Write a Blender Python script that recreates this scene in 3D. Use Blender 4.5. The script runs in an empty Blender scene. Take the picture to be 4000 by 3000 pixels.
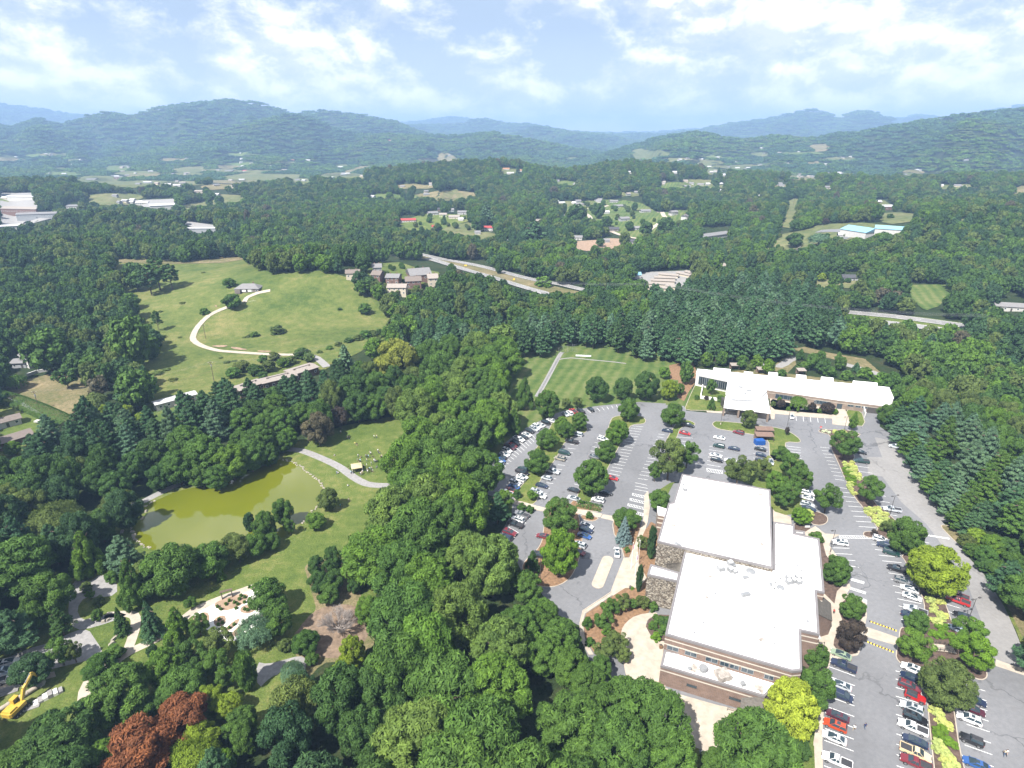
import bpy, bmesh, math, random
import numpy as np
from mathutils import Vector, Matrix, noise
from mathutils.geometry import delaunay_2d_cdt
random.seed(7); rng = np.random.default_rng(7)
PI = math.pi
SC = bpy.context.scene
COL = SC.collection

# ------------------------------------------------------------------ camera, sky, sun, exposure
H = 120.0            # metres above the car parks
F = 2340.0           # focal length in pixels of the 4000 px wide photograph
TH = math.radians(22.5)
CT, ST = math.cos(TH), math.sin(TH)
cd = bpy.data.cameras.new('camera'); cam = bpy.data.objects.new('camera', cd); COL.objects.link(cam)
cam.location = (0, 0, H); cam.rotation_euler = (PI/2 - TH, 0, 0)
cd.sensor_width = 36; cd.lens = F/4000*36; cd.clip_start = 1; cd.clip_end = 60000
SC.camera = cam
SUN_EL, SUN_SHADOW_AZ = math.radians(52), math.radians(38)   # shadows fall this far right of straight ahead
sd = bpy.data.lights.new('sun', 'SUN'); sun = bpy.data.objects.new('sun', sd); COL.objects.link(sun)
sd.energy = 5.0; sd.angle = math.radians(0.5); sd.color = (1.0, 0.96, 0.9)
ldir = Vector((math.sin(SUN_SHADOW_AZ)*math.cos(SUN_EL), math.cos(SUN_SHADOW_AZ)*math.cos(SUN_EL), -math.sin(SUN_EL)))
sun.rotation_euler = ldir.to_track_quat('-Z', 'Y').to_euler(); sun.location = (0, 0, 400)
SC.view_settings.view_transform = 'Standard'; SC.view_settings.look = 'None'
SC.view_settings.gamma = 1; SC.view_settings.use_curve_mapping = False
SC.view_settings.exposure = 1.40
SC.render.engine = 'CYCLES'
SC.cycles.max_bounces = 6; SC.cycles.diffuse_bounces = 2; SC.cycles.glossy_bounces = 2
SC.cycles.transmission_bounces = 2; SC.cycles.transparent_max_bounces = 4; SC.cycles.volume_bounces = 0
SC.cycles.use_denoising = True

class NT:
    """small helper for node trees"""
    def __init__(s, tree): s.t = tree; s.n = tree.nodes; s.l = tree.links; s.n.clear()
    def add(s, typ, **kw):
        nd = s.n.new(typ)
        for k, v in kw.items():
            if k == 'ins':
                for i, val in v.items():
                    if isinstance(val, bpy.types.NodeSocket): s.l.new(val, nd.inputs[i])
                    else: nd.inputs[i].default_value = val
            else: setattr(nd, k, v)
        return nd
    def math(s, op, a, b=None, c=None, clamp=False):
        nd = s.n.new('ShaderNodeMath'); nd.operation = op; nd.use_clamp = clamp
        for i, v in enumerate((a, b, c)):
            if v is None: continue
            if isinstance(v, bpy.types.NodeSocket): s.l.new(v, nd.inputs[i])
            else: nd.inputs[i].default_value = v
        return nd.outputs[0]
    def mix(s, f, a, b, blend='MIX'):
        nd = s.n.new('ShaderNodeMix'); nd.data_type = 'RGBA'; nd.blend_type = blend; nd.clamp_factor = True
        for i, v in ((0, f), (6, a), (7, b)):
            if isinstance(v, bpy.types.NodeSocket): s.l.new(v, nd.inputs[i])
            elif i == 0: nd.inputs[i].default_value = v
            else: nd.inputs[i].default_value = (*v[:3], 1)
        return nd.outputs[2]
    def noise(s, vec, scale, detail=4, rough=.55, dist=0.0):
        nd = s.n.new('ShaderNodeTexNoise'); nd.inputs['Scale'].default_value = scale
        nd.inputs['Detail'].default_value = detail; nd.inputs['Roughness'].default_value = rough
        nd.inputs['Distortion'].default_value = dist
        if vec is not None: s.l.new(vec, nd.inputs['Vector'])
        return nd.outputs[0]
    def ramp(s, f, pts):
        nd = s.n.new('ShaderNodeValToRGB'); s.l.new(f, nd.inputs[0])
        e = nd.color_ramp.elements
        while len(e) < len(pts): e.new(0.5)
        for el, (p, c) in zip(e, pts):
            el.position = p; el.color = (*c, 1) if isinstance(c, tuple) else (c, c, c, 1)
        return nd.outputs[0]

world = bpy.data.worlds.new('World'); SC.world = world; world.use_nodes = True
w = NT(world.node_tree)
tc = w.add('ShaderNodeTexCoord')
sky = w.add('ShaderNodeTexSky', sky_type='NISHITA', sun_disc=False, sun_elevation=SUN_EL,
            sun_rotation=PI + SUN_SHADOW_AZ, altitude=600, air_density=1.3, dust_density=2.2, ozone_density=1.5)
skyc = w.mix(1.0, sky.outputs[0], (0.115, 0.115, 0.115), 'MULTIPLY')
# procedural cumulus on a spherical dome: azimuth/elevation space, thin and low near the horizon
sep = w.add('ShaderNodeSeparateXYZ', ins={0: tc.outputs['Generated']})
X, Y, Z = sep.outputs
az = w.math('ARCTAN2', X, Y)
el = w.math('ARCSINE', Z)
def cloud_density(del_, daz=0.0):
    vx = w.math('MULTIPLY', w.math('ADD', az, daz), 8.5)
    vy = w.math('MULTIPLY', w.math('ADD', el, del_), 13.5)
    cv = w.add('ShaderNodeCombineXYZ', ins={0: vx, 1: vy, 2: 8.3})
    n1 = w.noise(cv.outputs[0], .75, 1, .5)
    n2 = w.noise(cv.outputs[0], 1.7, 12, .62, .15)
    return w.math('ADD', w.math('MULTIPLY', n1, .8), n2)
d0 = cloud_density(0.0); d1 = cloud_density(0.016, 0.012)
# height of the cloud bank's upper edge for each bearing; thinner wisps go on above it
etop = w.ramp(w.math('MULTIPLY_ADD', az, .5, .5), [(0, .62), (.12, .60), (.28, .42), (.42, .34), (.52, .20), (.60, .30), (.70, .44), (.84, .60), (1, .62)])
over = w.math('SUBTRACT', w.math('MULTIPLY', etop, .36), el)
cov = w.math('MULTIPLY', w.math('MULTIPLY', over, 5.0, clamp=True), .36)
cov = w.math('SUBTRACT', cov, w.math('MULTIPLY', w.math('MULTIPLY', w.math('SUBTRACT', .02, el), 20, clamp=True), .04))
dd = w.math('ADD', d0, cov)
mask = w.math('MULTIPLY', w.math('SUBTRACT', dd, .80), 3.6, clamp=True)
lit = w.math('ADD', w.math('MULTIPLY', w.math('SUBTRACT', d0, d1), 4.5), .40, clamp=True)
ccol = w.mix(lit, (.92, .94, 1.06), (1.62, 1.54, 1.52))
low = w.math('SUBTRACT', 1.0, w.math('MULTIPLY', el, 7.0), clamp=True)
ccol = w.mix(w.math('MULTIPLY', low, .40), ccol, (1.35, 1.40, 1.50))
skyb = w.mix(w.math('MULTIPLY', low, .60), w.mix(.75, skyc, (.56, .66, .84)), (1.10, 1.14, 1.26))
final = w.mix(w.math('MULTIPLY', mask, .92), skyb, ccol)
bg = w.add('ShaderNodeBackground', ins={0: final, 1: 0.41})
w.add('ShaderNodeOutputWorld', ins={0: bg.outputs[0]})

# ------------------------------------------------------------------ pixel of the photograph -> place in the world
REG = {'O': (0, 0, 1/1.8083), '1': (1800, 1300, 2.37), '2': (2600, 1350, 2.212), '3': (1800, 1900, 2.37), '4': (2400, 1800, 1.382),
       '5': (3100, 1600, 2.37), '6': (3100, 2200, 2.0733), '7': (900, 1900, 2.074), 'M': (0, 1000, 2.074), 'N': (900, 1200, 2.011),
       'G': (0, 1900, 1.508), 'A': (0, 300, 1.58), 'B': (1300, 400, 1.58), 'C': (2600, 400, 1.58), 'P': (0, 0, 1.0)}
def px(r, x, y):
    ox, oy, s = REG[r]; return (ox + x/s, oy + y/s)
def P(r, *xy):
    """list of pixel points in the frame of one zoomed view"""
    return [px(r, xy[i], xy[i+1]) for i in range(0, len(xy), 2)]
def ray(p):
    u = (p[0]-2000)/F; v = (1500-p[1])/F
    return (u, CT + v*ST, -ST + v*CT)
def at(p, z=0.0):
    """place on the level z that the photograph shows at pixel p"""
    d = ray(p); t = (z-H)/min(d[2], -1e-4)
    return Vector((d[0]*t, d[1]*t, z))
def proj(X, Y, Z):
    """world -> pixel (numpy friendly)"""
    dz = Z - H
    depth = Y*CT - dz*ST
    up = Y*ST + dz*CT
    return 2000 + F*X/depth, 1500 - F*up/depth, depth

# ------------------------------------------------------------------ terrain height
def sil(pts): return np.array(pts, float)
RIDGES = [  # (distance, width towards viewer, silhouette in pixels)
 (10500, 2200, sil([(-900,440),(0,404),(120,415),(300,447),(420,458),(600,475),(1000,500),(1500,486),(1650,472),(1770,458),(1850,468),(2000,492),(2300,518),(2500,522),(2700,508),(3000,520),(3380,500),(3450,478),(3530,457),(3600,452),(3680,468),(3750,480),(3820,440),(3900,425),(4000,405),(4900,380)])),
 (7500, 2000, sil([(-900,560),(1000,560),(1500,500),(1620,488),(1800,482),(1870,462),(1900,466),(1960,478),(2040,486),(2110,490),(2200,508),(2350,520),(2480,528),(2600,526),(2750,505),(2850,485),(2950,475),(3040,455),(3100,436),(3150,431),(3200,440),(3260,462),(3320,440),(3350,431),(3400,448),(3460,470),(3500,500),(3600,520),(3800,545),(4900,560)])),
 (6000, 1600, sil([(-900,600),(1800,560),(1950,535),(2030,510),(2090,492),(2140,498),(2230,512),(2330,520),(2400,532),(2480,548),(2560,562),(2700,580),(3000,590),(4900,600)])),
 (4800, 1700, sil([(-900,470),(-300,500),(0,482),(60,492),(110,482),(150,465),(175,460),(215,474),(260,478),(330,462),(390,440),(430,432),(470,440),(510,450),(560,442),(640,418),(720,405),(800,399),(880,392),(912,384),(960,394),(1040,398),(1090,415),(1150,440),(1210,434),(1290,428),(1350,440),(1400,446),(1430,443),(1480,460),(1560,478),(1600,498),(1700,528),(1900,560),(2300,600),(4900,620)])),
 (3600, 1100, sil([(-900,640),(300,630),(500,600),(700,560),(820,520),(900,495),(1000,470),(1090,450),(1158,437),(1210,447),(1260,465),(1300,492),(1380,516),(1480,522),(1600,521),(1700,522),(1800,522),(1880,514),(1925,508),(1970,522),(2060,535),(2150,552),(2250,575),(2400,600),(2700,620),(4900,640)])),
 (3200, 1300, sil([(-900,660),(2200,640),(2380,592),(2460,565),(2530,545),(2580,530),(2650,528),(2715,512),(2765,525),(2830,540),(2900,548),(2980,540),(3060,530),(3140,542),(3200,540),(3290,520),(3330,527),(3400,512),(3500,495),(3560,482),(3640,465),(3720,452),(3800,442),(3900,436),(4000,418),(4400,360),(4900,340)])),
 (1450, 420, sil([(-900,700),(400,700),(800,700),(1000,705),(1200,688),(1350,672),(1490,658),(1600,646),(1740,634),(1850,624),(1950,622),(2040,632),(2120,652),(2190,662),(2260,655),(2330,642),(2400,630),(2480,628),(2600,640),(2750,655),(2900,690),(3100,700),(4900,700)])),
]
BUMPS = [  # x, y, radius x, radius y, height
 (-150, 470, 110, 75, 22), (-260, 560, 150, 90, 8), (260, 880, 130, 90, 18), (420, 660, 120, 130, 15), (-400, 480, 110, 120, 8), (560, 640, 160, 150, 22), (-60, 930, 170, 110, 12),
 (640, 1230, 200, 110, 30), (700, 850, 220, 100, 20), (-470, 780, 230, 60, 20), (-480, 600, 110, 80, 12), (150, 1180, 160, 90, 18), (-120, 1250, 200, 100, 22)]
def smooth(t): t = np.clip(t, 0, 1); return t*t*(3-2*t)
def height(X, Y):
    X = np.asarray(X, float); Y = np.asarray(Y, float)
    r = np.hypot(X, Y); a = np.arctan2(X, np.maximum(Y, 1e-3))
    h = np.zeros_like(r)
    for bx, by, rx, ry, hh in BUMPS:
        h = h + hh*np.exp(-((X-bx)/rx)**2 - ((Y-by)/ry)**2)
    h = h*smooth((r-375)/110)
    # pixel column of this azimuth near the horizon line
    u = np.tan(np.clip(a, -1.0, 1.0)); col = 2000 + F*u*CT*1.0/(1-0*u)
    for k, (R, W, s) in enumerate(RIDGES):
        vy = np.interp(2000 + F*u*(CT + 0.41*ST), s[:, 0], s[:, 1])
        v = (1500-vy)/F
        slope = (-ST + v*CT)/(CT + v*ST)*np.cos(a)
        top = H + R*slope - 11
        wob = 0.5*np.sin(a*37+k*2.1) + 0.3*np.sin(a*83+k*5.0) + .25*np.sin(a*151+k)
        Rk = R*1.0; Wf = W*(1+.35*wob)
        t = np.where(r < Rk, (Rk-r)/Wf, (r-Rk)/(W*.9))
        sh = np.where(t < 1, (1-smooth(t))*.55 + (1-np.clip(t, 0, 1))**1.6*.45, 0)
        if R > 2000:
            rel = ((.5-np.abs(np.sin(a*R/420+r/900+k)))*.42 + (.5-np.abs(np.sin(a*R/190-r/330+2*k)))*.24 + .06*np.sin(r/160+a*40))*np.minimum(top, 260)*np.clip(t*2.2, 0, 1)*np.clip(1-t, 0, 1)*1.5
        else: rel = 0
        h = np.maximum(h, top*sh + rel)
    # gentle rise of the wooded bank at the right
    h = h + 10*smooth((X-190-.15*np.abs(Y-250))/160)*smooth((Y-60)/100)
    return h
def hz(x, y): return float(height(np.array([x]), np.array([y]))[0])
def ground(p, lift=0.0):
    """where the photograph's pixel p meets the terrain"""
    d = ray(p)
    if d[2] > -.002: d = (d[0], d[1], -.002)
    ts = np.geomspace(60, 16000, 260)
    xs, ys, zs = d[0]*ts, d[1]*ts, H + d[2]*ts
    hh = height(xs, ys)+lift
    k = np.argmax(zs < hh)
    if zs[k] >= hh[k]: k = len(ts)-1
    t0, t1 = ts[max(k-1, 0)], ts[k]
    for _ in range(2):
        ts = np.linspace(t0, t1, 16); zs = H + d[2]*ts; k = int(np.argmax(zs < height(d[0]*ts, d[1]*ts)+lift)) or 15
        t0, t1 = ts[k-1], ts[k]
    return Vector((d[0]*t1, d[1]*t1, H + d[2]*t1-lift))
def inpoly(xs, ys, poly):
    xs = np.asarray(xs); ys = np.asarray(ys); inside = np.zeros(xs.shape, bool)
    n = len(poly)
    for i in range(n):
        x1, y1 = poly[i][:2]; x2, y2 = poly[(i+1) % n][:2]
        if y1 == y2: continue
        c = ((y1 > ys) != (y2 > ys)) & (xs < (x2-x1)*(ys-y1)/(y2-y1)+x1)
        inside ^= c
    return inside

# ------------------------------------------------------------------ object helpers
def meshobj(name, me, mats=None, parent=None, loc=None, rz=None):
    o = bpy.data.objects.new(name, me); COL.objects.link(o)
    if mats is not None and not me.materials:
        for m in (mats if isinstance(mats, (list, tuple)) else [mats]): me.materials.append(m)
    if parent is not None: o.parent = parent
    if loc is not None: o.location = loc
    if rz is not None: o.rotation_euler = (0, 0, rz)
    return o
def mesh(name, verts, faces, mi=None, smooth_=False):
    me = bpy.data.meshes.new(name); me.from_pydata([tuple(v) for v in verts], [], faces)
    if mi is not None: me.polygons.foreach_set('material_index', mi)
    if smooth_: me.polygons.foreach_set('use_smooth', [True]*len(me.polygons))
    me.update(); return me
def tag(o, label=None, cat=None, group=None, kind=None):
    if label: o['label'] = label
    if cat: o['category'] = cat
    if group: o['group'] = group
    if kind: o['kind'] = kind
    return o
def thing(name, loc, label, cat, group=None, rz=0, scale=None):
    o = bpy.data.objects.new(name, None); COL.objects.link(o)
    o.location = loc; o.rotation_euler = (0, 0, rz); o.empty_display_size = .5
    if scale: o.scale = scale
    return tag(o, label, cat, group)
class MB:
    """collects boxes, tubes and prisms into one mesh"""
    def __init__(s): s.v = []; s.f = []; s.m = []
    def poly(s, vs, fs, m=0):
        b = len(s.v); s.v += [tuple(v) for v in vs]; s.f += [tuple(b+i for i in f) for f in fs]; s.m += [m]*len(fs); return s
    def box(s, c, d, m=0, rz=0, taper=1.0):
        x, y, z = d[0]/2, d[1]/2, d[2]/2; ca, sa = math.cos(rz), math.sin(rz)
        vs = []
        for k, zz in ((1, -z), (taper, z)):
            for a, b in ((-x, -y), (x, -y), (x, y), (-x, y)):
                a *= k; b *= k; vs.append((c[0]+a*ca-b*sa, c[1]+a*sa+b*ca, c[2]+zz))
        return s.poly(vs, [(0, 3, 2, 1), (4, 5, 6, 7), (0, 1, 5, 4), (1, 2, 6, 5), (2, 3, 7, 6), (3, 0, 4, 7)], m)
    def tube(s, a, b, r0, r1=None, n=6, m=0, caps=True):
        r1 = r0 if r1 is None else r1
        a = Vector(a); b = Vector(b); d = (b-a).normalized()
        q = d.orthogonal().normalized(); t = d.cross(q); vs = []
        for c, r in ((a, r0), (b, r1)):
            for i in range(n):
                an = 2*PI*i/n; vs.append(c+(q*math.cos(an)+t*math.sin(an))*r)
        fs = [(i, (i+1) % n, n+(i+1) % n, n+i) for i in range(n)]
        if caps: fs += [tuple(range(n-1, -1, -1)), tuple(range(n, 2*n))]
        return s.poly(vs, fs, m)
    def prism(s, pts, z0, z1, m=0, mtop=None):
        """vertical prism over a ground outline"""
        pts = [(p[0], p[1]) for p in pts]
        ar = sum(pts[i][0]*pts[(i+1) % len(pts)][1]-pts[(i+1) % len(pts)][0]*pts[i][1] for i in range(len(pts)))
        if ar < 0: pts = pts[::-1]
        n = len(pts)
        s.poly([(x, y, z0) for x, y in pts]+[(x, y, z1) for x, y in pts],
               [(i, (i+1) % n, n+(i+1) % n, n+i) for i in range(n)]+[tuple(range(n-1, -1, -1))], m)
        s.poly([(x, y, z1) for x, y in pts], [tuple(range(n))], m if mtop is None else mtop)
        return s
    def build(s, name, mats, parent=None, smooth_=False, loc=None, rz=None):
        return meshobj(name, mesh(name, s.v, s.f, s.m, smooth_), mats, parent, loc, rz)

# ------------------------------------------------------------------ materials
MATS = {}
def principled(name, build):
    m = bpy.data.materials.new(name); m.use_nodes = True
    t = NT(m.node_tree); b = t.add('ShaderNodeBsdfPrincipled'); t.add('ShaderNodeOutputMaterial', ins={0: b.outputs[0]})
    build(t, b); MATS[name] = m; return m
def plain(name, col, rough=.7, var=.12, scale=.6, metal=0, spec=.3, bump=0.0):
    def f(t, b):
        g = t.add('ShaderNodeNewGeometry'); n = t.noise(g.outputs['Position'], scale, 5, .6)
        lo = tuple(max(0, c*(1-var*1.6)) for c in col); hi = tuple(min(1, c*(1+var*1.2)) for c in col)
        t.l.new(t.ramp(n, [(.3, lo), (.7, hi)]), b.inputs['Base Color'])
        b.inputs['Roughness'].default_value = rough; b.inputs['Metallic'].default_value = metal
        b.inputs['Specular IOR Level'].default_value = spec
        if bump:
            bp = t.add('ShaderNodeBump', ins={'Strength': bump, 'Height': t.noise(g.outputs['Position'], scale*4, 4)})
            t.l.new(bp.outputs[0], b.inputs['Normal'])
    return principled(name, f)
def grassmat(name, c0, c1, c2, s=.03, stripes=None, fine=.5):
    def f(t, b):
        g = t.add('ShaderNodeNewGeometry'); p = g.outputs['Position']
        big = t.noise(p, s, 5, .6); mid = t.noise(p, s*9, 6, .7); sm = t.noise(p, fine*3, 4, .8)
        k = t.math('ADD', t.math('MULTIPLY', big, .5), t.math('MULTIPLY', mid, .5))
        if stripes:
            a, per = stripes
            sp = t.add('ShaderNodeSeparateXYZ', ins={0: p})
            q = t.math('ADD', t.math('MULTIPLY', sp.outputs[0], math.cos(a)/per), t.math('MULTIPLY', sp.outputs[1], math.sin(a)/per))
            q = t.math('ADD', q, t.math('MULTIPLY', big, 1.2))
            k = t.math('ADD', k, t.math('MULTIPLY', t.math('SINE', t.math('MULTIPLY', q, 6.28)), .06))
        col = t.ramp(k, [(.36, c0), (.5, c1), (.66, c2)])
        col = t.mix(.55, col, t.ramp(sm, [(.3, .25), (.5, 1.0), (.75, 1.6)]), 'MULTIPLY')
        t.l.new(col, b.inputs['Base Color']); b.inputs['Roughness'].default_value = .9; b.inputs['Specular IOR Level'].default_value = .1
        bp = t.add('ShaderNodeBump', ins={'Strength': .8, 'Distance': .5, 'Height': t.noise(p, fine*2, 5, .7)})
        t.l.new(bp.outputs[0], b.inputs['Normal'])
    return principled(name, f)
grassmat('lawn', (.052, .084, .018), (.090, .120, .028), (.175, .170, .060), .035, None, .8)
grassmat('field_lawn', (.045, .082, .020), (.078, .112, .030), (.140, .148, .058), .03, (-.35, 6.0), .8)
grassmat('meadow', (.046, .076, .018), (.092, .114, .030), (.172, .158, .062), .022, None, .5)
grassmat('dry_grass', (.075, .088, .030), (.14, .122, .062), (.25, .195, .115), .05, None, .7)
grassmat('undergrowth', (.014, .024, .009), (.022, .036, .012), (.045, .045, .022), .03, None, .4)
grassmat('far_field', (.062, .085, .030), (.10, .112, .045), (.16, .145, .075), .006, None, .05)
def asphaltmat(name, c):
    def f(t, b):
        p = t.add('ShaderNodeNewGeometry').outputs['Position']
        big = t.ramp(t.noise(p, .035, 3, .5), [(.35, .86), (.5, 1.0), (.65, 1.12)])
        fine = t.ramp(t.noise(p, .9, 6, .7), [(.3, .86), (.7, 1.12)])
        wob = t.add('ShaderNodeTexNoise', ins={'Vector': p, 'Scale': .25, 'Detail': 5}); mv = t.add('ShaderNodeVectorMath', operation='MULTIPLY_ADD'); t.l.new(wob.outputs['Color'], mv.inputs[0]); mv.inputs[1].default_value = (9, 9, 0); t.l.new(p, mv.inputs[2])
        v = t.add('ShaderNodeTexVoronoi', feature='DISTANCE_TO_EDGE', ins={'Vector': mv.outputs[0], 'Scale': .045})
        cr = t.ramp(v.outputs[0], [(0, .55), (.006, .62), (.012, 1.0)])
        cr = t.mix(t.ramp(t.noise(p, .02, 2), [(.45, 0.0), (.55, 1.0)]), (1, 1, 1), cr)
        oil = t.ramp(t.noise(p, .35, 3, .6), [(.0, 1.0), (.66, 1.0), (.74, .72)])
        col = t.mix(1.0, t.mix(1.0, t.mix(1.0, t.mix(1.0, c, big, 'MULTIPLY'), fine, 'MULTIPLY'), cr, 'MULTIPLY'), oil, 'MULTIPLY')
        t.l.new(col, b.inputs['Base Color']); b.inputs['Roughness'].default_value = .85
    return principled(name, f)
asphaltmat('asphalt', (.135, .136, .142)); asphaltmat('asphalt_light', (.190, .184, .178))
plain('concrete', (.34, .295, .24), .85, .12, .5)
plain('gravel', (.22, .212, .205), .9, .14, .9)
plain('white_gravel', (.66, .64, .60), .9, .05, .9)
plain('mulch', (.180, .108, .060), .95, .25, 1.2, bump=.4)
plain('dark_mulch', (.085, .058, .045), .95, .3, 1.2, bump=.4)
plain('bare_soil', (.25, .175, .12), .95, .2, .4)
plain('paint_white', (.80, .80, .78), .7, .08, 2)
plain('paint_yellow', (.65, .45, .05), .7, .08, 2)
plain('stone', (.26, .235, .19), .9, .2, 1)
plain('leaf_litter', (.16, .115, .08), .95, .25, .8)
plain('bark', (.10, .075, .055), .95, .2, 2)
plain('dead_bark', (.24, .21, .19), .95, .15, 2)
# ------------------------------------------------------------------ terrain sheet, mountains included
def terrain():
    na, nr = 460, 330
    aa = np.linspace(-1.05, 1.05, na)
    rr = np.concatenate([[5, 20, 40, 60], np.geomspace(75, 15500, nr-4)])
    A, R = np.meshgrid(aa, rr); Xs = np.sin(A)*R; Ys = np.cos(A)*R
    Zs = height(Xs, Ys)
    v = np.stack([Xs, Ys, Zs], -1).reshape(-1, 3)
    me = bpy.data.meshes.new('terrain'); me.vertices.add(len(v)); me.vertices.foreach_set('co', v.ravel())
    i = (np.arange(nr-1)[:, None]*na + np.arange(na-1)[None]).ravel()
    q = np.stack([i, i+1, i+na+1, i+na], -1).astype(np.int32)
    me.loops.add(q.size); me.loops.foreach_set('vertex_index', q.ravel())
    me.polygons.add(len(q)); me.polygons.foreach_set('loop_start', np.arange(len(q), dtype=np.int32)*4)
    me.polygons.foreach_set('use_smooth', np.ones(len(q), bool)); me.update(calc_edges=True)
    o = meshobj('terrain', me, MATS['undergrowth']); tag(o, kind='structure')
terrain()
def world_poly(pts, sub=None):
    out = []
    n = len(pts)
    for i in range(n):
        a, b = pts[i], pts[(i+1) % n]
        k = 1
        if sub: k = max(1, int(math.hypot(a[0]-b[0], a[1]-b[1])/sub))
        for j in range(k):
            t = j/k; g = ground((a[0]+(b[0]-a[0])*t, a[1]+(b[1]-a[1])*t)); out.append((g.x, g.y))
    return out
def round_poly(pts, it=2):
    """Chaikin corner cutting"""
    for _ in range(it):
        q = []
        n = len(pts)
        for i in range(n):
            a, b = pts[i], pts[(i+1) % n]
            q += [(a[0]*.75+b[0]*.25, a[1]*.75+b[1]*.25), (a[0]*.25+b[0]*.75, a[1]*.25+b[1]*.75)]
        pts = q
    return pts
def sheet(name, pts, mat, lift=.01, flat=True, label=None, rounds=0, step=None):
    """a ground cover sheet over a pixel outline"""
    if flat: w_ = [tuple(at(p))[:2] for p in pts]
    else: w_ = world_poly(pts, 25)
    if rounds: w_ = round_poly(w_, rounds)
    if flat:
        vs = [Vector(p) for p in w_]
        r = delaunay_2d_cdt(vs, [], [list(range(len(vs)))], 1, 1e-4)
        me = mesh(name, [(p.x, p.y, lift) for p in r[0]], [list(f) for f in r[2]])
    else:
        xs = [p[0] for p in w_]; ys = [p[1] for p in w_]
        cx, cy = sum(xs)/len(xs), sum(ys)/len(ys); rad = math.hypot(cx, cy)
        st = step or max(6, rad*.012, (max(xs)-min(xs))/60, (max(ys)-min(ys))/60)
        gx, gy = np.meshgrid(np.arange(min(xs), max(xs), st), np.arange(min(ys), max(ys), st))
        gx, gy = gx.ravel(), gy.ravel(); k = inpoly(gx, gy, w_); gx, gy = gx[k], gy[k]
        vs = [Vector(p) for p in w_]+[Vector((a, b)) for a, b in zip(gx, gy)]
        r = delaunay_2d_cdt(vs, [], [list(range(len(w_)))], 1, 1e-4)
        X_ = np.array([p.x for p in r[0]]); Y_ = np.array([p.y for p in r[0]])
        Z_ = height(X_, Y_) + lift + .0006*np.hypot(X_, Y_)
        me = mesh(name, np.stack([X_, Y_, Z_], -1), [list(f) for f in r[2]], smooth_=True)
    # make every face look up
    bm = bmesh.new(); bm.from_mesh(me); bmesh.ops.recalc_face_normals(bm, faces=bm.faces)
    if sum(f.normal.z for f in bm.faces) < 0: bmesh.ops.reverse_faces(bm, faces=bm.faces)
    bm.to_mesh(me); bm.free()
    o = meshobj(name, me, MATS[mat]); tag(o, kind='structure'); return o, w_
def offset_line(w_, d):
    out = []
    n = len(w_)
    for i in range(n):
        a = Vector(w_[i-1]); b = Vector(w_[i]); c = Vector(w_[(i+1) % n])
        t = (c-a)
        if t.length < 1e-6: t = Vector((1, 0))
        t.normalize(); out.append((b.x-t.y*d, b.y+t.x*d))
    return out
def bed(name, pts, mat, rounds=1, top=.10, kerb=True):
    """raised planting island: surface sheet plus a pale concrete kerb ring"""
    w_ = [tuple(at(p))[:2] for p in pts]
    if rounds: w_ = round_poly(w_, rounds)
    ar = sum(w_[i][0]*w_[(i+1) % len(w_)][1]-w_[(i+1) % len(w_)][0]*w_[i][1] for i in range(len(w_)))
    if ar < 0: w_ = w_[::-1]
    vs = [Vector(p) for p in w_]
    r = delaunay_2d_cdt(vs, [], [list(range(len(vs)))], 1, 1e-4)
    me = mesh(name, [(p.x, p.y, top) for p in r[0]], [list(f) for f in r[2]])
    o = meshobj(name, me, MATS[mat]); tag(o, kind='structure')
    if kerb:
        inn = offset_line(w_, .22); n = len(w_); m = MB()
        z = top+.05
        V = [(*p, 0) for p in w_]+[(*p, z) for p in w_]+[(*p, z) for p in inn]+[(*p, top-.02) for p in inn]
        fs = []
        for i in range(n):
            j = (i+1) % n
            fs += [(i, j, n+j, n+i), (n+i, n+j, 2*n+j, 2*n+i), (2*n+i, 2*n+j, 3*n+j, 3*n+i)]
        m.poly(V, fs); k = m.build('kerb', MATS['concrete']); tag(k, kind='structure')
    return o
def ribbon(name, pts, width, mat, lift=.03, flat=False, dense=8.0, kerb=None):
    """a road or path of given width along a pixel polyline"""
    c = [at(p) if flat else ground(p) for p in pts]
    # Catmull-Rom
    out = []
    for i in range(len(c)-1):
        p0 = c[max(i-1, 0)]; p1 = c[i]; p2 = c[i+1]; p3 = c[min(i+2, len(c)-1)]
        k = max(2, int((p2-p1).length/dense))
        for j in range(k):
            t = j/k
            out.append(.5*((2*p1)+(p2-p0)*t+(2*p0-5*p1+4*p2-p3)*t*t+(3*p1-p0-3*p2+p3)*t**3))
    out.append(c[-1])
    vs = []; fs = []
    for i, p in enumerate(out):
        a = out[max(i-1, 0)]; b = out[min(i+1, len(out)-1)]; t = (b-a); t.z = 0; t.normalize()
        nrm = Vector((t.y, -t.x, 0))
        for s in (-.5, -.17, .17, .5):
            q = p+nrm*width*s; z = (0 if flat else hz(q.x, q.y)+.0006*math.hypot(q.x, q.y))+lift
            vs.append((q.x, q.y, z))
        if i:
            b_ = 4*(i-1)
            for k in range(3): fs.append((b_+k, b_+k+1, b_+k+5, b_+k+4))
    me = mesh(name, vs, fs)
    if me.polygons[0].normal.z < 0: me.flip_normals()
    o = meshobj(name, me, MATS[mat]); tag(o, kind='structure'); return o, out
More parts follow.
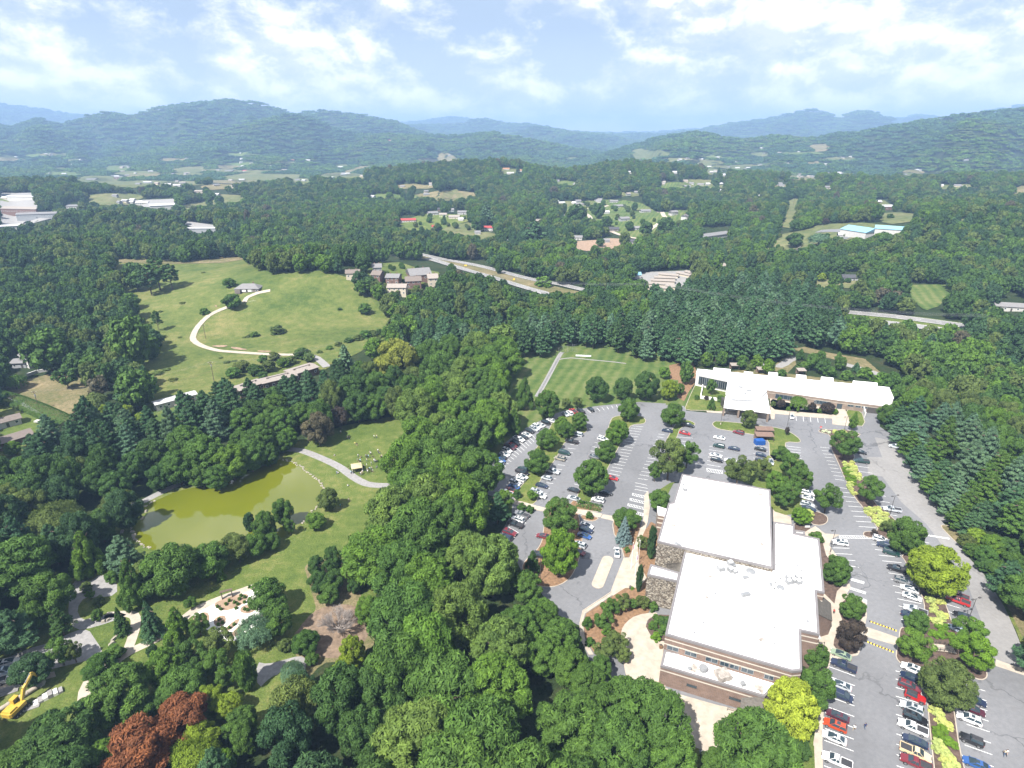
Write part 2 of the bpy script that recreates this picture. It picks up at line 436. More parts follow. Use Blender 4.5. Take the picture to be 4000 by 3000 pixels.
# ------------------------------------------------------------------ foliage
def leafmat(name, attr):
    m = bpy.data.materials.new(name); m.use_nodes = True; t = NT(m.node_tree)
    if attr: c = t.add('ShaderNodeAttribute', attribute_type='INSTANCER', attribute_name='tint').outputs['Color']
    else: c = t.add('ShaderNodeObjectInfo').outputs['Color']
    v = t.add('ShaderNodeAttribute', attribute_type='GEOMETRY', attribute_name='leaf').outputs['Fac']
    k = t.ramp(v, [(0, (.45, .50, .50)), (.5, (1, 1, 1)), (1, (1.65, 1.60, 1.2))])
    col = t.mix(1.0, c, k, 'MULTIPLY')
    d = t.add('ShaderNodeBsdfPrincipled', ins={'Base Color': col, 'Roughness': .65, 'Specular IOR Level': .12})
    tr = t.add('ShaderNodeBsdfTranslucent', ins={0: t.mix(1.0, col, (1.25, 1.3, .5), 'MULTIPLY')})
    mx = t.add('ShaderNodeMixShader', ins={0: .22, 1: d.outputs[0], 2: tr.outputs[0]})
    t.add('ShaderNodeOutputMaterial', ins={0: mx.outputs[0]})
    MATS[name] = m
leafmat('leaf', False); leafmat('leaf_wood', True)

def quads_to_mesh(name, c, nrm, size, val, mat, elong=1.0, tri=False, up=0.0):
    """leaf-sized faces at points c, facing nrm"""
    n = len(c)
    nrm = nrm/np.maximum(np.linalg.norm(nrm, axis=1, keepdims=True), 1e-6)
    r = rng.normal(size=(n, 3)); t = np.cross(nrm, r) if not up else r*.55+np.array([0, 0, up])+c*np.array([.5, .5, 0])/max(1e-6, float(np.abs(c[:, :2]).max()))
    t = t-nrm*(t*nrm).sum(1, keepdims=True); t /= np.maximum(np.linalg.norm(t, axis=1, keepdims=True), 1e-6)
    b = np.cross(nrm, t); s = size[:, None]; wd = .8 if elong < 1.3 else .5
    if tri: vs = np.stack([c+t*s*elong, c-t*s*.6+b*s*.9, c-t*s*.6-b*s*.9], 1); k = 3
    else: vs = np.stack([c+t*s*elong, c+b*s*wd-t*s*.2, c-t*s*elong, c-b*s*wd-t*s*.2], 1); k = 4
    me = bpy.data.meshes.new(name); me.vertices.add(n*k); me.vertices.foreach_set('co', vs.astype(np.float32).ravel())
    me.loops.add(n*k); me.loops.foreach_set('vertex_index', np.arange(n*k, dtype=np.int32))
    me.polygons.add(n); me.polygons.foreach_set('loop_start', np.arange(n, dtype=np.int32)*k)
    me.update(calc_edges=True)
    at_ = me.attributes.new('leaf', 'FLOAT', 'FACE'); at_.data.foreach_set('value', np.clip(val, 0, 1).astype(np.float32))
    me.materials.append(MATS[mat]); return me
def sph(n):
    p = rng.normal(size=(n, 3)); return p/np.linalg.norm(p, axis=1, keepdims=True)
def crown_points(kind, n, seed):
    """unit tree: radius 1, height 1 (z), returns centres, normals, size factors, tone"""
    R = np.random.default_rng(seed); U = R.uniform
    if kind in ('round', 'oval', 'open', 'shrub', 'cone', 'column', 'maple'):
        nl = {'round': 60, 'oval': 54, 'open': 30, 'shrub': 22, 'cone': 70, 'column': 36, 'maple': 110}[kind]
        base = {'round': .14, 'oval': .10, 'open': .26, 'shrub': .0, 'cone': .05, 'column': .03, 'maple': .10}[kind]
        L = []
        for i in range(nl):
            t = (i+.5)/nl; hh = t if kind in ('cone', 'column') else 1-(1-t)**.9
            if kind == 'cone': rad = (1-hh)**.85*.80+.05
            elif kind == 'column': rad = math.sqrt(max(0, 1-(2*hh-1)**2*.95))*.6
            else:
                q = 2*hh-1 if kind != 'shrub' else hh
                rad = math.sqrt(max(0.0, 1-abs(q)**2.3))*.74
                if kind in ('round', 'maple'): rad *= 1.05 if q < .2 else 1
            an = i*2.39996+U(-.5, .5); rr = rad*(U(.72, 1.0) if i % 4 else U(.0, .6))
            lr = {'round': .24, 'oval': .22, 'open': .22, 'shrub': .30, 'cone': .18, 'column': .30, 'maple': .17}[kind]*U(.75, 1.25)
            if kind == 'cone': lr *= (1.15-.7*hh)
            L.append((rr*math.cos(an), rr*math.sin(an), base+(1-base)*(.08+.84*hh), lr))
        L = np.array(L); zs = {'cone': .5, 'column': .16}.get(kind, .42)
        w_ = L[:, 3]**2; li = R.choice(nl, n, p=w_/w_.sum())
        d = R.normal(size=(n, 3)); d[:, 2] += .35; d /= np.linalg.norm(d, axis=1, keepdims=True)
        out = L[li, :3]*np.array([1, 1, 0]); o = out+0; o /= np.maximum(np.linalg.norm(o, axis=1, keepdims=True), .2)
        d = d+o*.45; d /= np.linalg.norm(d, axis=1, keepdims=True)
        lr = L[li, 3][:, None]
        c = L[li, :3]+d*lr*np.array([1, 1, zs])*U(.72, 1.08, (n, 1))
        c[:, 2] = np.clip(c[:, 2], 0.0, 1.03)
        nr = d*np.array([1, 1, 1.0])+R.normal(size=(n, 3))*.62+np.array([0, 0, .25])
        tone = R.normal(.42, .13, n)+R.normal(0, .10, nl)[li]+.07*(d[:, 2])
        return c, nr, U(.7, 1.3, n), tone
    if kind in ('pine', 'spruce', 'oldpine'):
        nb = {'pine': 62, 'spruce': 120, 'oldpine': 34}[kind]; per = n//nb
        C = []; Nn = []; T = []
        for i in range(nb):
            t = (i+U(0, .8))/nb
            z = {'pine': .16+.84*t, 'spruce': .03+.96*t, 'oldpine': .38+.60*t}[kind]
            ln = {'pine': (1-t)**.72*U(.68, 1.12)+.06, 'spruce': (1-t)**.9*U(.86, 1.06)+.03, 'oldpine': (1-t**2)**.5*U(.5, 1.1)*.8+.15}[kind]
            if kind == 'pine' and t < .12: ln *= .8
            an = i*2.39996+U(-.4, .4); dr = np.array([math.cos(an), math.sin(an), 0]); sd_ = np.array([-dr[1], dr[0], 0])
            k = per
            s = U(.12 if kind != 'oldpine' else .45, 1, k)**.75
            wd = ln*(.34 if kind != 'spruce' else .24)*(1.0-.45*s)
            lat = U(-1, 1, k)*wd
            lift = {'pine': .055*s*ln, 'spruce': -.035*s*ln, 'oldpine': .05*s*ln}[kind]
            c = dr*(s*ln)[:, None]+sd_*lat[:, None]+np.array([0, 0, 1])*(z+lift+R.normal(0, .010, k)-.02*np.abs(lat))[:, None]
            C.append(c); nr = np.array([0, 0, 1.0])+dr*.45+R.normal(size=(k, 3))*.55; Nn.append(nr)
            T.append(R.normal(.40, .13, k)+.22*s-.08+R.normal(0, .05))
        C = np.concatenate(C); Nn = np.concatenate(Nn); T = np.concatenate(T)
        return C, Nn, U(.7, 1.3, len(C)), T
    if kind == 'willow':
        nl = 46; C = []; Nn = []; T = []
        per = n//nl
        for i in range(nl):
            an = i*2.4; r0 = math.sqrt((i+.5)/nl)*.95; z0 = .98-.28*r0**2+U(-.05, .05)
            ln = U(.25, .62)*(.4+.6*r0); s = U(0, 1, per)
            w0 = .15
            c = np.stack([math.cos(an)*(r0+.10*s)+R.normal(0, w0*.5, per), math.sin(an)*(r0+.10*s)+R.normal(0, w0*.5, per), z0-ln*s], 1)
            C.append(c); Nn.append(np.array([math.cos(an), math.sin(an), .5])+R.normal(size=(per, 3))*.5); T.append(R.normal(.5, .15, per))
        return np.concatenate(C), np.concatenate(Nn), U(.6, 1.2, per*nl), np.concatenate(T)
def trunk_mesh(kind, seed):
    R = random.Random(seed); m = MB()
    top = {'pine': .95, 'spruce': .95, 'oldpine': .92, 'shrub': .4, 'column': .85, 'cone': .9}.get(kind, .62)
    rb = {'shrub': .05, 'column': .10}.get(kind, .055)
    pts = [Vector((0, 0, -.03))]
    for i in range(1, 5): pts.append(Vector((R.uniform(-.03, .03), R.uniform(-.03, .03), top*i/4)))
    for i in range(4): m.tube(pts[i], pts[i+1], rb*(1-.2*i), rb*(1-.2*(i+1))+.004, 7, caps=(i in (0, 3)))
    nb = {'shrub': 5, 'column': 5}.get(kind, 9)
    for i in range(nb):
        t = .35+.6*i/nb; z = top*t; an = i*2.4; L = R.uniform(.4, .62)*(1.0-.4*t)
        if kind in ('pine', 'oldpine', 'spruce'): e = Vector((math.cos(an)*L*1.3, math.sin(an)*L*1.3, z+.03))
        else: e = Vector((math.cos(an)*L, math.sin(an)*L, min(.93, z+.16+.1*t)))
        s = Vector((0, 0, z)); q = s.lerp(e, .55)+Vector((0, 0, .02))
        m.tube(s, q, rb*.45, rb*.3, 5, caps=False); m.tube(q, e, rb*.3, rb*.08, 5, caps=False)
    return mesh('trunk', m.v, m.f)
CROWNS = {}; TRUNKS = {}
SPEC = {  # leaf size relative to radius 1, count (near), count (mid)
 'round': (.038, 15000, 2600), 'oval': (.038, 14000, 2600), 'open': (.034, 9500, 1900), 'shrub': (.065, 4000, 900), 'cone': (.044, 14000, 2400),
 'column': (.10, 5000, 1000), 'maple': (.034, 19000, 3000), 'pine': (.036, 14000, 2500), 'spruce': (.042, 14000, 2500), 'oldpine': (.042, 8000, 1500), 'willow': (.034, 12000, 2200)}
def crown(kind, lod, var, mat='leaf'):
    key = (kind, lod, var, mat)
    if key in CROWNS: return CROWNS[key]
    base = (kind, lod, var, 'leaf')
    if mat != 'leaf' and base in CROWNS:
        me = CROWNS[base].copy(); me.materials.clear(); me.materials.append(MATS[mat]); CROWNS[key] = me; return me
    s, n0, n1 = SPEC[kind]; n = n0 if lod == 0 else n1
    c, nr, sz, tone = crown_points(kind, n, hash((len(kind)*7+ord(kind[0])*31+ord(kind[-1]), var)) % 99991)
    # tree normals are built for a tree twice as tall as its radius
    k = 1.0 if lod == 0 else 2.2
    c = c*np.array([1, 1, 2.0])
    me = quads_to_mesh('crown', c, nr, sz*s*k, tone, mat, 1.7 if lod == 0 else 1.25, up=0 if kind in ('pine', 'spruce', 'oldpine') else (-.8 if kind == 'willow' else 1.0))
    CROWNS[key] = me; return me
def trunk(kind, var):
    key = (kind, var)
    if key not in TRUNKS:
        me = trunk_mesh(kind, var*17+3); me.transform(Matrix.Diagonal((1, 1, 2, 1))); me.materials.append(MATS['bark']); TRUNKS[key] = me
    return TRUNKS[key]
TINTS = {
 'green': (.064, .122, .024), 'fresh': (.082, .152, .022), 'dark': (.048, .096, .024), 'olive': (.086, .120, .033), 'pine': (.052, .108, .048),
 'bluepine': (.085, .150, .085), 'yellow': (.26, .31, .034), 'lime': (.15, .21, .022), 'red': (.165, .064, .028), 'brown': (.05, .04, .034), 'blue': (.13, .19, .20),
 'greybrown': (.090, .082, .052), 'deep': (.038, .078, .030), 'hedge': (.046, .098, .018), 'bright': (.094, .175, .018), 'hosta': (.38, .42, .14)}
NEAR = 300.0
TREELOG = []
def tree(kind, x, y, r, h, tint, name, label, cat='tree', group=None, z=None, var=None, jitter=.10):
    """one tree: an Empty at its foot with a trunk and a crown"""
    z = hz(x, y) if z is None else z
    d = math.hypot(x, y); lod = 0 if d < NEAR else 1
    var = random.randrange(4) if var is None else var
    root = thing(name, (x, y, z), label, cat, group, random.uniform(0, 6.28))
    root.scale = (r, r, h/2)
    c = TINTS[tint] if isinstance(tint, str) else tint
    k = 1+random.uniform(-jitter, jitter); k2 = 1+random.uniform(-jitter, jitter)*.6
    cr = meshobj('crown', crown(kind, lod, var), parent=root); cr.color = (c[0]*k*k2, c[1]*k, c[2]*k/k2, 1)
    meshobj('trunk', trunk(kind, var % 2), parent=root)
    TREELOG.append((x, y, r, h)); return root

# ------------------------------------------------------------------ open ground, traced as seen and cast on to the terrain
OPEN = []   # polygons without trees (in photograph pixels)
def opening(r, *xy): p = P(r, *xy); OPEN.append(p); return p
WEST_LOT = (P('3', 1230,1700, 1120,1440, 1100,1290, 900,1190, 790,1050, 700,930, 560,780, 470,600, 340,460, 400,380, 470,250, 480,140)
  + P('1', 250,1500, 262,1300, 300,1190, 350,1120, 420,1010, 490,955, 600,895, 700,830, 860,755, 960,718, 1140,700, 1240,680, 1450,658, 1660,640, 1900,655)
  + P('2', 0,512, 160,522, 178,562, 355,580, 500,580, 520,560, 900,560, 1440,600, 1700,560, 1930,560, 1900,620, 1850,640, 1850,700, 1965,775, 2040,900, 2130,1080, 2212,1250)
  + P('5', 1100,600, 1230,760, 1350,890, 1480,1080, 1620,1370, 1840,1600)
  + P('6', 1475,0, 1600,160, 1700,330, 1800,560, 1880,760, 1990,1100, 2200,2300, 700,2300, 230,1720, 230,1240, 200,900, -200,600) + P('4', 1000,1160, 300,1700, -400,1700))
LOTVIEW = WEST_LOT[:WEST_LOT.index(px('6', 1990,1100))+5] + P('4', 810,1300, 815,1480, 650,1500, 600,1570, 420,1540, 330,1270, 250,1260, 245,1100) + P('3', 1900,1659, 1580,1600, 1480,1500, 1240,1540)
OPEN.append(LOTVIEW)
OPEN.append(P('2', 250,190, 420,180, 900,210, 1300,240, 1850,290, 1980,440, 1980,560, 1700,620, 900,640, 300,580))
FIELD = opening('1', 500,370, 700,270, 830,185, 900,180, 1080,150, 1440,175, 1560,280, 1850,340, 1890,380, 1930,360, 2130,500, 2120,650, 1900,660, 1450,665, 1200,690, 960,725, 700,835, 480,955, 410,1010, 340,1120, 280,1200, 265,1130, 340,960, 420,900, 480,700, 560,520)
PARK = P('O', 905,878, 860,905, 740,930, 690,950, 655,968, 600,975, 640,1000, 700,1045, 715,1080, 690,1110, 665,1140, 600,1180, 520,1225, 470,1250, 400,1290, 330,1345,
        440,1310, 545,1275, 590,1290, 640,1330, 650,1360, 680,1325, 662,1270, 660,1225, 720,1190, 780,1205, 800,1140, 815,1065, 840,1000, 860,950)
OPEN.append(P('G', -20,1000, 300,900, 480,1040, 490,1150, 470,1400, 330,1380, 130,1500, -20,1500)); OPEN.append(P('G', 670,1060, 820,960, 960,890, 1060,930, 1040,980, 900,1000, 830,1090))
OPEN.append(PARK)
OPEN.append(P('G', 410,870, 420,560, 470,545, 560,520, 640,520, 700,560, 700,740, 960,760, 960,900, 640,1000, 420,1060))
BARE = opening('7', 560,1150, 700,980, 690,700, 600,640, 730,560, 1040,560, 1120,630, 1080,760, 1040,900, 930,930, 1120,1090, 1210,1180, 1210,1280, 880,1400, 740,1420, 650,1400, 740,1290, 720,1220, 600,1190)
OPEN.append(P('7', 640,1560, 700,1440, 830,1410, 840,1440, 820,1560, 720,1659))
POND = P('O', 283,1150, 290,1120, 310,1095, 345,1078, 385,1060, 430,1052, 500,1040, 560,1012, 600,990, 640,1000, 690,1040, 702,1058, 700,1080, 670,1110, 645,1140, 600,1168, 540,1185, 470,1215, 420,1210, 330,1190, 300,1175)
OPEN.append(POND)
MEADOW = opening('O', 235,560, 400,568, 520,555, 560,590, 600,595, 700,590, 745,612, 770,640, 830,672, 830,700, 760,745, 700,775, 640,800, 560,815, 480,850, 430,860, 350,855, 335,800, 345,740, 320,690, 290,650, 260,600)
LEFTLAWN = opening('M', 0,1100, 60,1080, 220,1020, 400,980, 560,1000, 720,980, 700,1080, 660,1200, 620,1320, 640,1350, 400,1330, 200,1200, 0,1120)
HOUSELAWN = opening('M', 0,1130, 200,1180, 400,1290, 460,1390, 280,1450, 160,1659, 0,1700)
OPEN.append(P('M', 60,900, 300,760, 320,960, 220,1000, 60,960))
OPEN.append(P('M', 1250,1180, 1600,1090, 1780,1090, 1760,1130, 1600,1160, 1430,1260, 1300,1320, 1220,1280))
OPEN.append(P('N', 20,640, 330,520, 640,420, 740,450, 740,490, 560,570, 340,640, 100,690))
OPEN.append(P('N', 600,370, 750,470, 830,440, 1000,330, 1260,180, 1180,130))
OPEN.append(P('N', 1730,20, 1900,30, 1860,90, 1760,90)); OPEN.append(P('N', 1975,230, 2050,165, 2170,110, 2212,90, 2190,160, 2120,210, 2040,260))
# plant beds behind the second building and the road there
OPEN.append(P('2', 270,200, 560,180, 980,150, 1080,80, 1180,0, 1350,40, 2040,200, 2070,300, 1990,420, 1990,600, 1700,600))
# highway
HW_FAR = P('B', 262,888, 400,915, 560,945, 660,968, 900,1012, 1130,1072, 1250,1100, 1420,1130, 1700,1180) + P('C', 700,1235, 1105,1298, 1400,1325, 1870,1388, 2212,1440)
HW_NEAR = P('B', 590,965, 700,1000, 850,1045, 1000,1088, 1150,1135, 1300,1178, 1480,1215) + P('C', 640,1262, 1095,1335, 1500,1380, 1810,1425, 2150,1475)
OPEN.append(P('B', 250,880, 560,930, 660,962, 900,1008, 1130,1068, 1250,1098, 1420,1128, 1600,1150, 1560,1180, 1400,1206, 1300,1212, 1150,1164, 1000,1114, 830,1062, 690,1014, 540,968, 250,908))
OPEN.append(P('C', 1080,1290, 1110,1280, 1400,1310, 1875,1370, 1870,1400, 1760,1440, 1470,1405, 1095,1350))
CLEAR_MID = {
 'house_court': ('B', 200,1040, 260,995, 420,990, 480,1012, 560,1032, 665,1052, 640,1095, 560,1120, 470,1180, 400,1215, 340,1180, 310,1110, 220,1070),
 'hill_village': ('B', 1400,670, 1500,620, 1700,600, 1900,620, 2000,680, 2060,680, 2212,660, 2212,740, 2100,760, 1960,830, 1880,850, 1760,820, 1680,760, 1560,720, 1450,690),
 'clay_lot': ('B', 1460,900, 1500,860, 1620,852, 1700,840, 1870,850, 1860,900, 1760,890, 1700,915, 1560,920),
 'field_slope': ('B', 650,810, 700,770, 850,740, 880,790, 1020,815, 1010,850, 900,860, 830,840),
 'village_lawn': ('B', 410,740, 560,690, 700,690, 840,700, 860,730, 720,770, 650,800, 430,790),
 'field_strip': ('B', 500,580, 620,600, 760,530, 780,560, 840,590, 830,610, 640,612),
 'powerline_cut': ('C', 740,640, 770,600, 830,600, 815,720, 780,780, 700,770, 720,720),
 'blue_roof_ground': ('C', 640,890, 700,820, 860,790, 960,755, 1200,745, 1480,770, 1500,790, 1240,815, 1100,860, 1040,855, 880,900, 700,920, 600,930),
 'long_field': ('C', 1290,690, 1420,680, 1640,700, 1640,720, 1480,745, 1390,755, 1320,740),
 'far_strip': ('C', 1700,735, 1820,722, 2000,728, 2160,745, 2100,755, 1760,760),
 'right_edge_field': ('C', 2090,560, 2212,510, 2300,500, 2300,610, 2180,590),
 'green_paddock': ('C', 1410,1150, 1500,1130, 1780,1125, 1750,1180, 1690,1260, 1600,1290, 1540,1240, 1430,1170),
 'garden_lawn': ('C', 700,1120, 900,1100, 1180,1090, 1180,1150, 900,1150, 720,1160),
 'small_lawn': ('C', 500,990, 600,970, 700,960, 600,1010, 510,1030),
 'storage_yard': ('B', 1830,1075, 1930,1050, 2212,1040, 2212,1150, 2080,1160, 1940,1120),
 'factory_ground': ('A', 0,720, 210,720, 240,790, 240,830, 120,860, 360,850, 350,870, 120,930, 0,950),
 'warehouse_ground': ('A', 740,770, 1080,755, 1070,800, 940,820, 830,790),
 'valley_field': ('A', 1050,830, 1180,785, 1340,760, 1520,745, 1500,770, 1360,790, 1230,805, 1130,830, 960,850),
 'motel_ground': ('A', 1030,910, 1080,885, 1340,920, 1330,945, 1230,945, 1140,915),
 'valley_village': ('A', 380,650, 600,620, 760,650, 880,640, 1100,650, 1180,660, 1120,690, 980,680, 820,690, 560,665),
 'green_field': ('A', 1360,620, 1560,590, 1640,600, 1880,605, 1850,625, 1700,650, 1560,660, 1440,650),
 'pale_field': ('A', 1030,575, 1150,560, 1260,550, 1270,590, 1130,600),
 'pale_field_left': ('A', 320,570, 400,560, 410,575, 330,580),
 'village_far_left': ('A', 1700,530, 1830,520, 1840,535, 1720,540),
 'brown_clearing': ('B', 640,330, 680,305, 760,340, 780,360, 700,370, 640,350),
 'brown_slope': ('B', 520,345, 640,350, 640,370, 540,365),
 'valley_clearing': ('B', 0,400, 80,375, 100,395, 40,410),
 'pale_clearing': ('B', 70,430, 150,395, 260,400, 200,410, 90,440),
 'hill_clearing': ('B', 1840,300, 1900,285, 2080,315, 2090,330, 1980,350, 1860,355),
 'gap_clearing': ('B', 1440,345, 1490,335, 1510,350, 1450,360),
 'crest_village': ('B', 1020,410, 1170,415, 1180,430, 1080,450, 1030,440),
 'roof_clearing': ('C', 180,380, 240,350, 370,370, 350,385, 230,400),
 'slope_clearing': ('C', 880,270, 980,255, 1020,270, 1000,300, 920,310),
 'slope_gap': ('C', 860,380, 900,365, 950,365, 940,390, 880,395),
 'yard_gap': ('C', 960,520, 1040,520, 1030,540, 970,545),
 'farm_gap': ('C', 1280,610, 1340,600, 1410,650, 1340,670, 1300,640),
}
for k_, v_ in CLEAR_MID.items(): OPEN.append(P(v_[0], *v_[1:]))

ZONES = [  # outline at canopy level, kind
 ('pines', P('1', 500,-40, 850,-60, 1100,-20, 1500,-100, 2150,-150) + P('2', 0,-200, 400,-250, 1100,-200, 1090,60, 900,170, 600,180, 250,200) + P('1', 1850,330, 1500,250, 1300,150, 1060,120, 880,170, 520,260)),
 ('pines', P('M', 640,1380, 700,1230, 900,1200, 1250,1150, 1500,1090, 1700,1000, 2070,960, 2070,1250, 1700,1400, 1300,1500, 900,1600, 100,1700, 50,1500, 280,1400)),
 ('pines', P('N', 0,640, 280,560, 500,490, 700,470, 880,340, 1090,300, 1110,480, 900,580, 700,720, 480,700, 200,760, 0,830)),
 ('pines', P('5', 800,0, 1050,-60, 1350,100, 1600,200, 1800,330, 1800,500, 1950,560, 2200,620, 2200,1130, 1900,1200, 1600,1130, 1450,980, 1080,560, 900,200, 800,80)),
 ('pines', P('N', 1400,240, 1700,190, 2000,260, 1990,330, 1700,350, 1500,310)),
 ('pines', P('B', 480,960, 700,1000, 700,1050, 520,1010)),
 ('pines', P('B', 1060,830, 1340,800, 1380,860, 1160,880)),
 ('pines', P('C', -100,1150, 700,1100, 1100,1300, 1080,1480, 800,1520, 300,1580, -100,1500)),
 ('pines', P('M', 0,880, 100,870, 120,1000, 0,1080)),
 ('maples', P('O', 905,780, 960,760, 1100,740, 1110,850, 1090,960, 1060,1120, 1100,1200, 1300,1440, 1440,1440, 1520,1659, 1500,1750, 880,1750, 820,1500, 780,1330, 790,1210, 800,1080, 850,980, 900,880)),
]
OPEN.append(P('G', 640,1700, 690,1450, 880,1350, 1000,1290, 1200,1280, 1210,1480, 1100,1540, 1000,1700))
# ------------------------------------------------------------------ ground covers
def wf(t, b):
    g = t.add('ShaderNodeNewGeometry')
    n = t.noise(g.outputs['Position'], .03, 3)
    t.l.new(t.ramp(n, [(.3, (.086, .100, .006)), (.7, (.108, .118, .008))]), b.inputs['Base Color'])
    b.inputs['Roughness'].default_value = .05; b.inputs['IOR'].default_value = 1.45; b.inputs['Specular IOR Level'].default_value = 1.0
    bp = t.add('ShaderNodeBump', ins={'Strength': .12, 'Distance': .05, 'Height': t.noise(g.outputs['Position'], .9, 5)})
    t.l.new(bp.outputs[0], b.inputs['Normal'])
principled('pond_water', wf)
sheet('lawn', WEST_LOT and P('1', 270,1700, 250,1100, 230,900, 300,600, 380,240, 500,100, 850,60, 1100,60, 1500,60, 1950,250, 2140,420, 2140,700, 1200,800, 700,1000, 420,1330, 500,1700), 'field_lawn', .004)
sheet('field', P('1', 560,760, 690,580, 770,470, 905,250, 1040,238, 1530,285, 1860,345, 1930,520, 1900,640, 1450,650, 1160,695, 860,750), 'field_lawn', .012)
sheet('asphalt', WEST_LOT, 'asphalt', .02)
sheet('road', P('5', 750,255, 960,300, 1100,590, 1350,880, 1480,1080, 1620,1370, 1840,1600) + P('6', 1600,160, 1700,330, 1800,560, 1880,760, 1866,830, 1640,790, 1400,150, 1250,-80) + P('5', 1230,1060, 1000,860, 820,620, 690,600, 680,440, 820,440), 'asphalt_light', .026)
sheet('park_lawn', P('O', 925,850, 870,895, 740,920, 640,955, 595,975, 560,1000, 520,1030, 430,1040, 330,1070, 270,1110, 262,1160, 320,1210, 300,1260, 240,1230, 150,1250, 100,1330, 0,1400, -60,1480, -80,1680, 250,1700, 400,1600, 640,1560, 680,1400, 770,1360, 860,1200, 900,1000), 'lawn', .004)
sheet('bare_mulch', P('7', 500,1200, 590,1130, 690,1010, 690,960, 610,700, 600,640, 700,600, 1040,560, 1130,620, 1090,760, 1040,900, 1180,1130, 1210,1280, 880,1420, 740,1430, 600,1600, 560,1560, 640,1450, 500,1350), 'dry_grass', .014, rounds=1)
sheet('leaf_litter', P('7', 540,1160, 700,980, 1000,940, 1140,1100, 1100,1270, 880,1400, 700,1380, 540,1220), 'leaf_litter', .02, rounds=2)
pond, pw = sheet('pond', POND, 'pond_water', .10, rounds=1)
# low bank of stones round the pond, counted as one rough edging
def bank():
    m = MB(); n = len(pw)
    for i in range(n):
        a = Vector(pw[i]); b = Vector(pw[(i+1) % n]); L = (b-a).length; k = max(1, int(L/.9))
        qx, qy, _ = proj(a.x, a.y, 0)
        if not (qx > 1080 and qy < 2030 or qx < 600 and qy > 1960): continue
        for j in range(k):
            p = a.lerp(b, (j+.5)/k); s = random.uniform(.5, 1.0)
            m.box((p.x+random.uniform(-.4, .4), p.y+random.uniform(-.4, .4), .12), (s*1.2, s*.8, .35), 0, random.uniform(0, 3), .75)
    o = m.build('shore_stones', MATS['stone']); tag(o, kind='stuff')
bank()
sheet('shore_spit', P('G', 630,250, 700,200, 780,150, 850,140, 875,150, 850,190, 790,230, 795,290, 770,300, 700,290), 'lawn', .14, rounds=1)
ribbon('path', P('N', 120,1200, 260,1150, 400,1118, 520,1120, 600,1140, 700,1180, 800,1225, 880,1270, 960,1330, 1060,1385, 1160,1400, 1260,1400), 3.4, 'gravel', .02, flat=True)
ribbon('path', P('G', 700,60, 800,100, 900,60, 1000,10, 1080,-20) , 3.2, 'gravel', .02, flat=True)
ribbon('path', P('G', 480,1440, 490,1340, 500,1200, 560,1110, 680,1030, 780,965, 960,880, 1060,800, 1130,740, 1240,685, 1400,625, 1500,590), 2.6, 'concrete', .022, flat=True)
ribbon('path', P('G', 750,970, 790,860, 800,780, 760,750, 620,760), 2.4, 'concrete', .024, flat=True)
sheet('gravel_yard', P('G', -60,1060, 150,960, 300,920, 440,850, 520,840, 560,900, 600,960, 600,1000, 500,1030, 330,1070, 200,1100, 0,1220, -80,1260), 'gravel', .02, rounds=1)
sheet('gravel_court', P('G', 430,560, 480,545, 520,570, 600,510, 690,560, 690,640, 560,660, 500,650, 450,720, 480,790, 560,770, 700,740, 760,760, 560,830, 440,850, 400,760, 410,640), 'gravel', .024, rounds=1)
sheet('concrete_pad', P('G', -40,1180, 100,1140, 320,1090, 330,1120, 120,1180, 0,1230), 'concrete', .028)
sheet('dry_strip', P('G', 110,1500, 200,1440, 390,1340, 400,1360, 250,1440, 130,1510), 'dry_grass', .02, rounds=1)
# patterned garden of white gravel walks and brown beds
QG = P('G', 1120,760, 1230,710, 1250,690, 1300,690, 1430,620, 1460,590, 1500,590, 1560,640, 1540,800, 1430,870, 1420,900, 1350,915, 1260,860, 1210,840, 1230,770)
sheet('garden_walk', QG, 'white_gravel', .02)
for q in (P('G', 1260,690, 1330,655, 1440,630, 1470,640, 1440,690, 1370,725, 1310,735, 1270,715), P('G', 1270,770, 1320,755, 1335,780, 1320,820, 1275,830, 1255,800),
          P('G', 1420,705, 1480,690, 1520,715, 1480,750, 1410,745), P('G', 1330,830, 1400,775, 1420,785, 1360,850, 1325,850), P('G', 1130,770, 1220,730, 1240,780, 1210,830, 1150,800),
          P('G', 1360,860, 1440,800, 1490,790, 1440,860, 1380,890)):
    sheet('garden_bed', q, 'bare_soil', .028, rounds=2)
sheet('mulch_path', P('7', 210,1420, 300,1440, 420,1410, 560,1370, 620,1400, 600,1540, 580,1500, 540,1400, 430,1430, 400,1520, 330,1540, 220,1650), 'gravel', .024, rounds=1)
# meadow and other fields on the slopes
sheet('meadow', P('O', 200,540, 400,560, 520,548, 570,585, 600,590, 700,585, 750,600, 790,640, 840,660, 850,700, 780,760, 700,800, 640,820, 560,835, 480,870, 330,880, 290,820, 280,700, 220,620), 'meadow', .05, flat=False)
sheet('dry_verge', P('M', 870,20, 1000,30, 1300,35, 1700,15, 2060,-5, 2060,20, 1800,60, 1400,70, 1000,60), 'dry_grass', .25, flat=False)
for q in (P('M', 1700,735, 1780,728, 1860,730, 1800,748), P('M', 1860,742, 1930,745, 2010,765, 1900,762), P('N', 0,320, 60,322, 150,340, 60,342), P('N', 210,345, 330,350, 300,358, 220,355), P('M', 1740,405, 1760,405, 1755,425)):
    sheet('bare_earth', q, 'bare_soil', .3, flat=False, rounds=1)
ribbon('driveway', P('N', 660,415, 600,390, 500,380, 300,375, 0,355) + P('M', 1760,770, 1640,735, 1570,690, 1570,640, 1610,570, 1690,490, 1790,440, 1860,415), 3.6, 'concrete', .30)
ribbon('driveway', P('M', 1980,380, 2000,345, 2050,320, 2110,300, 2190,285), 3.4, 'concrete', .32)
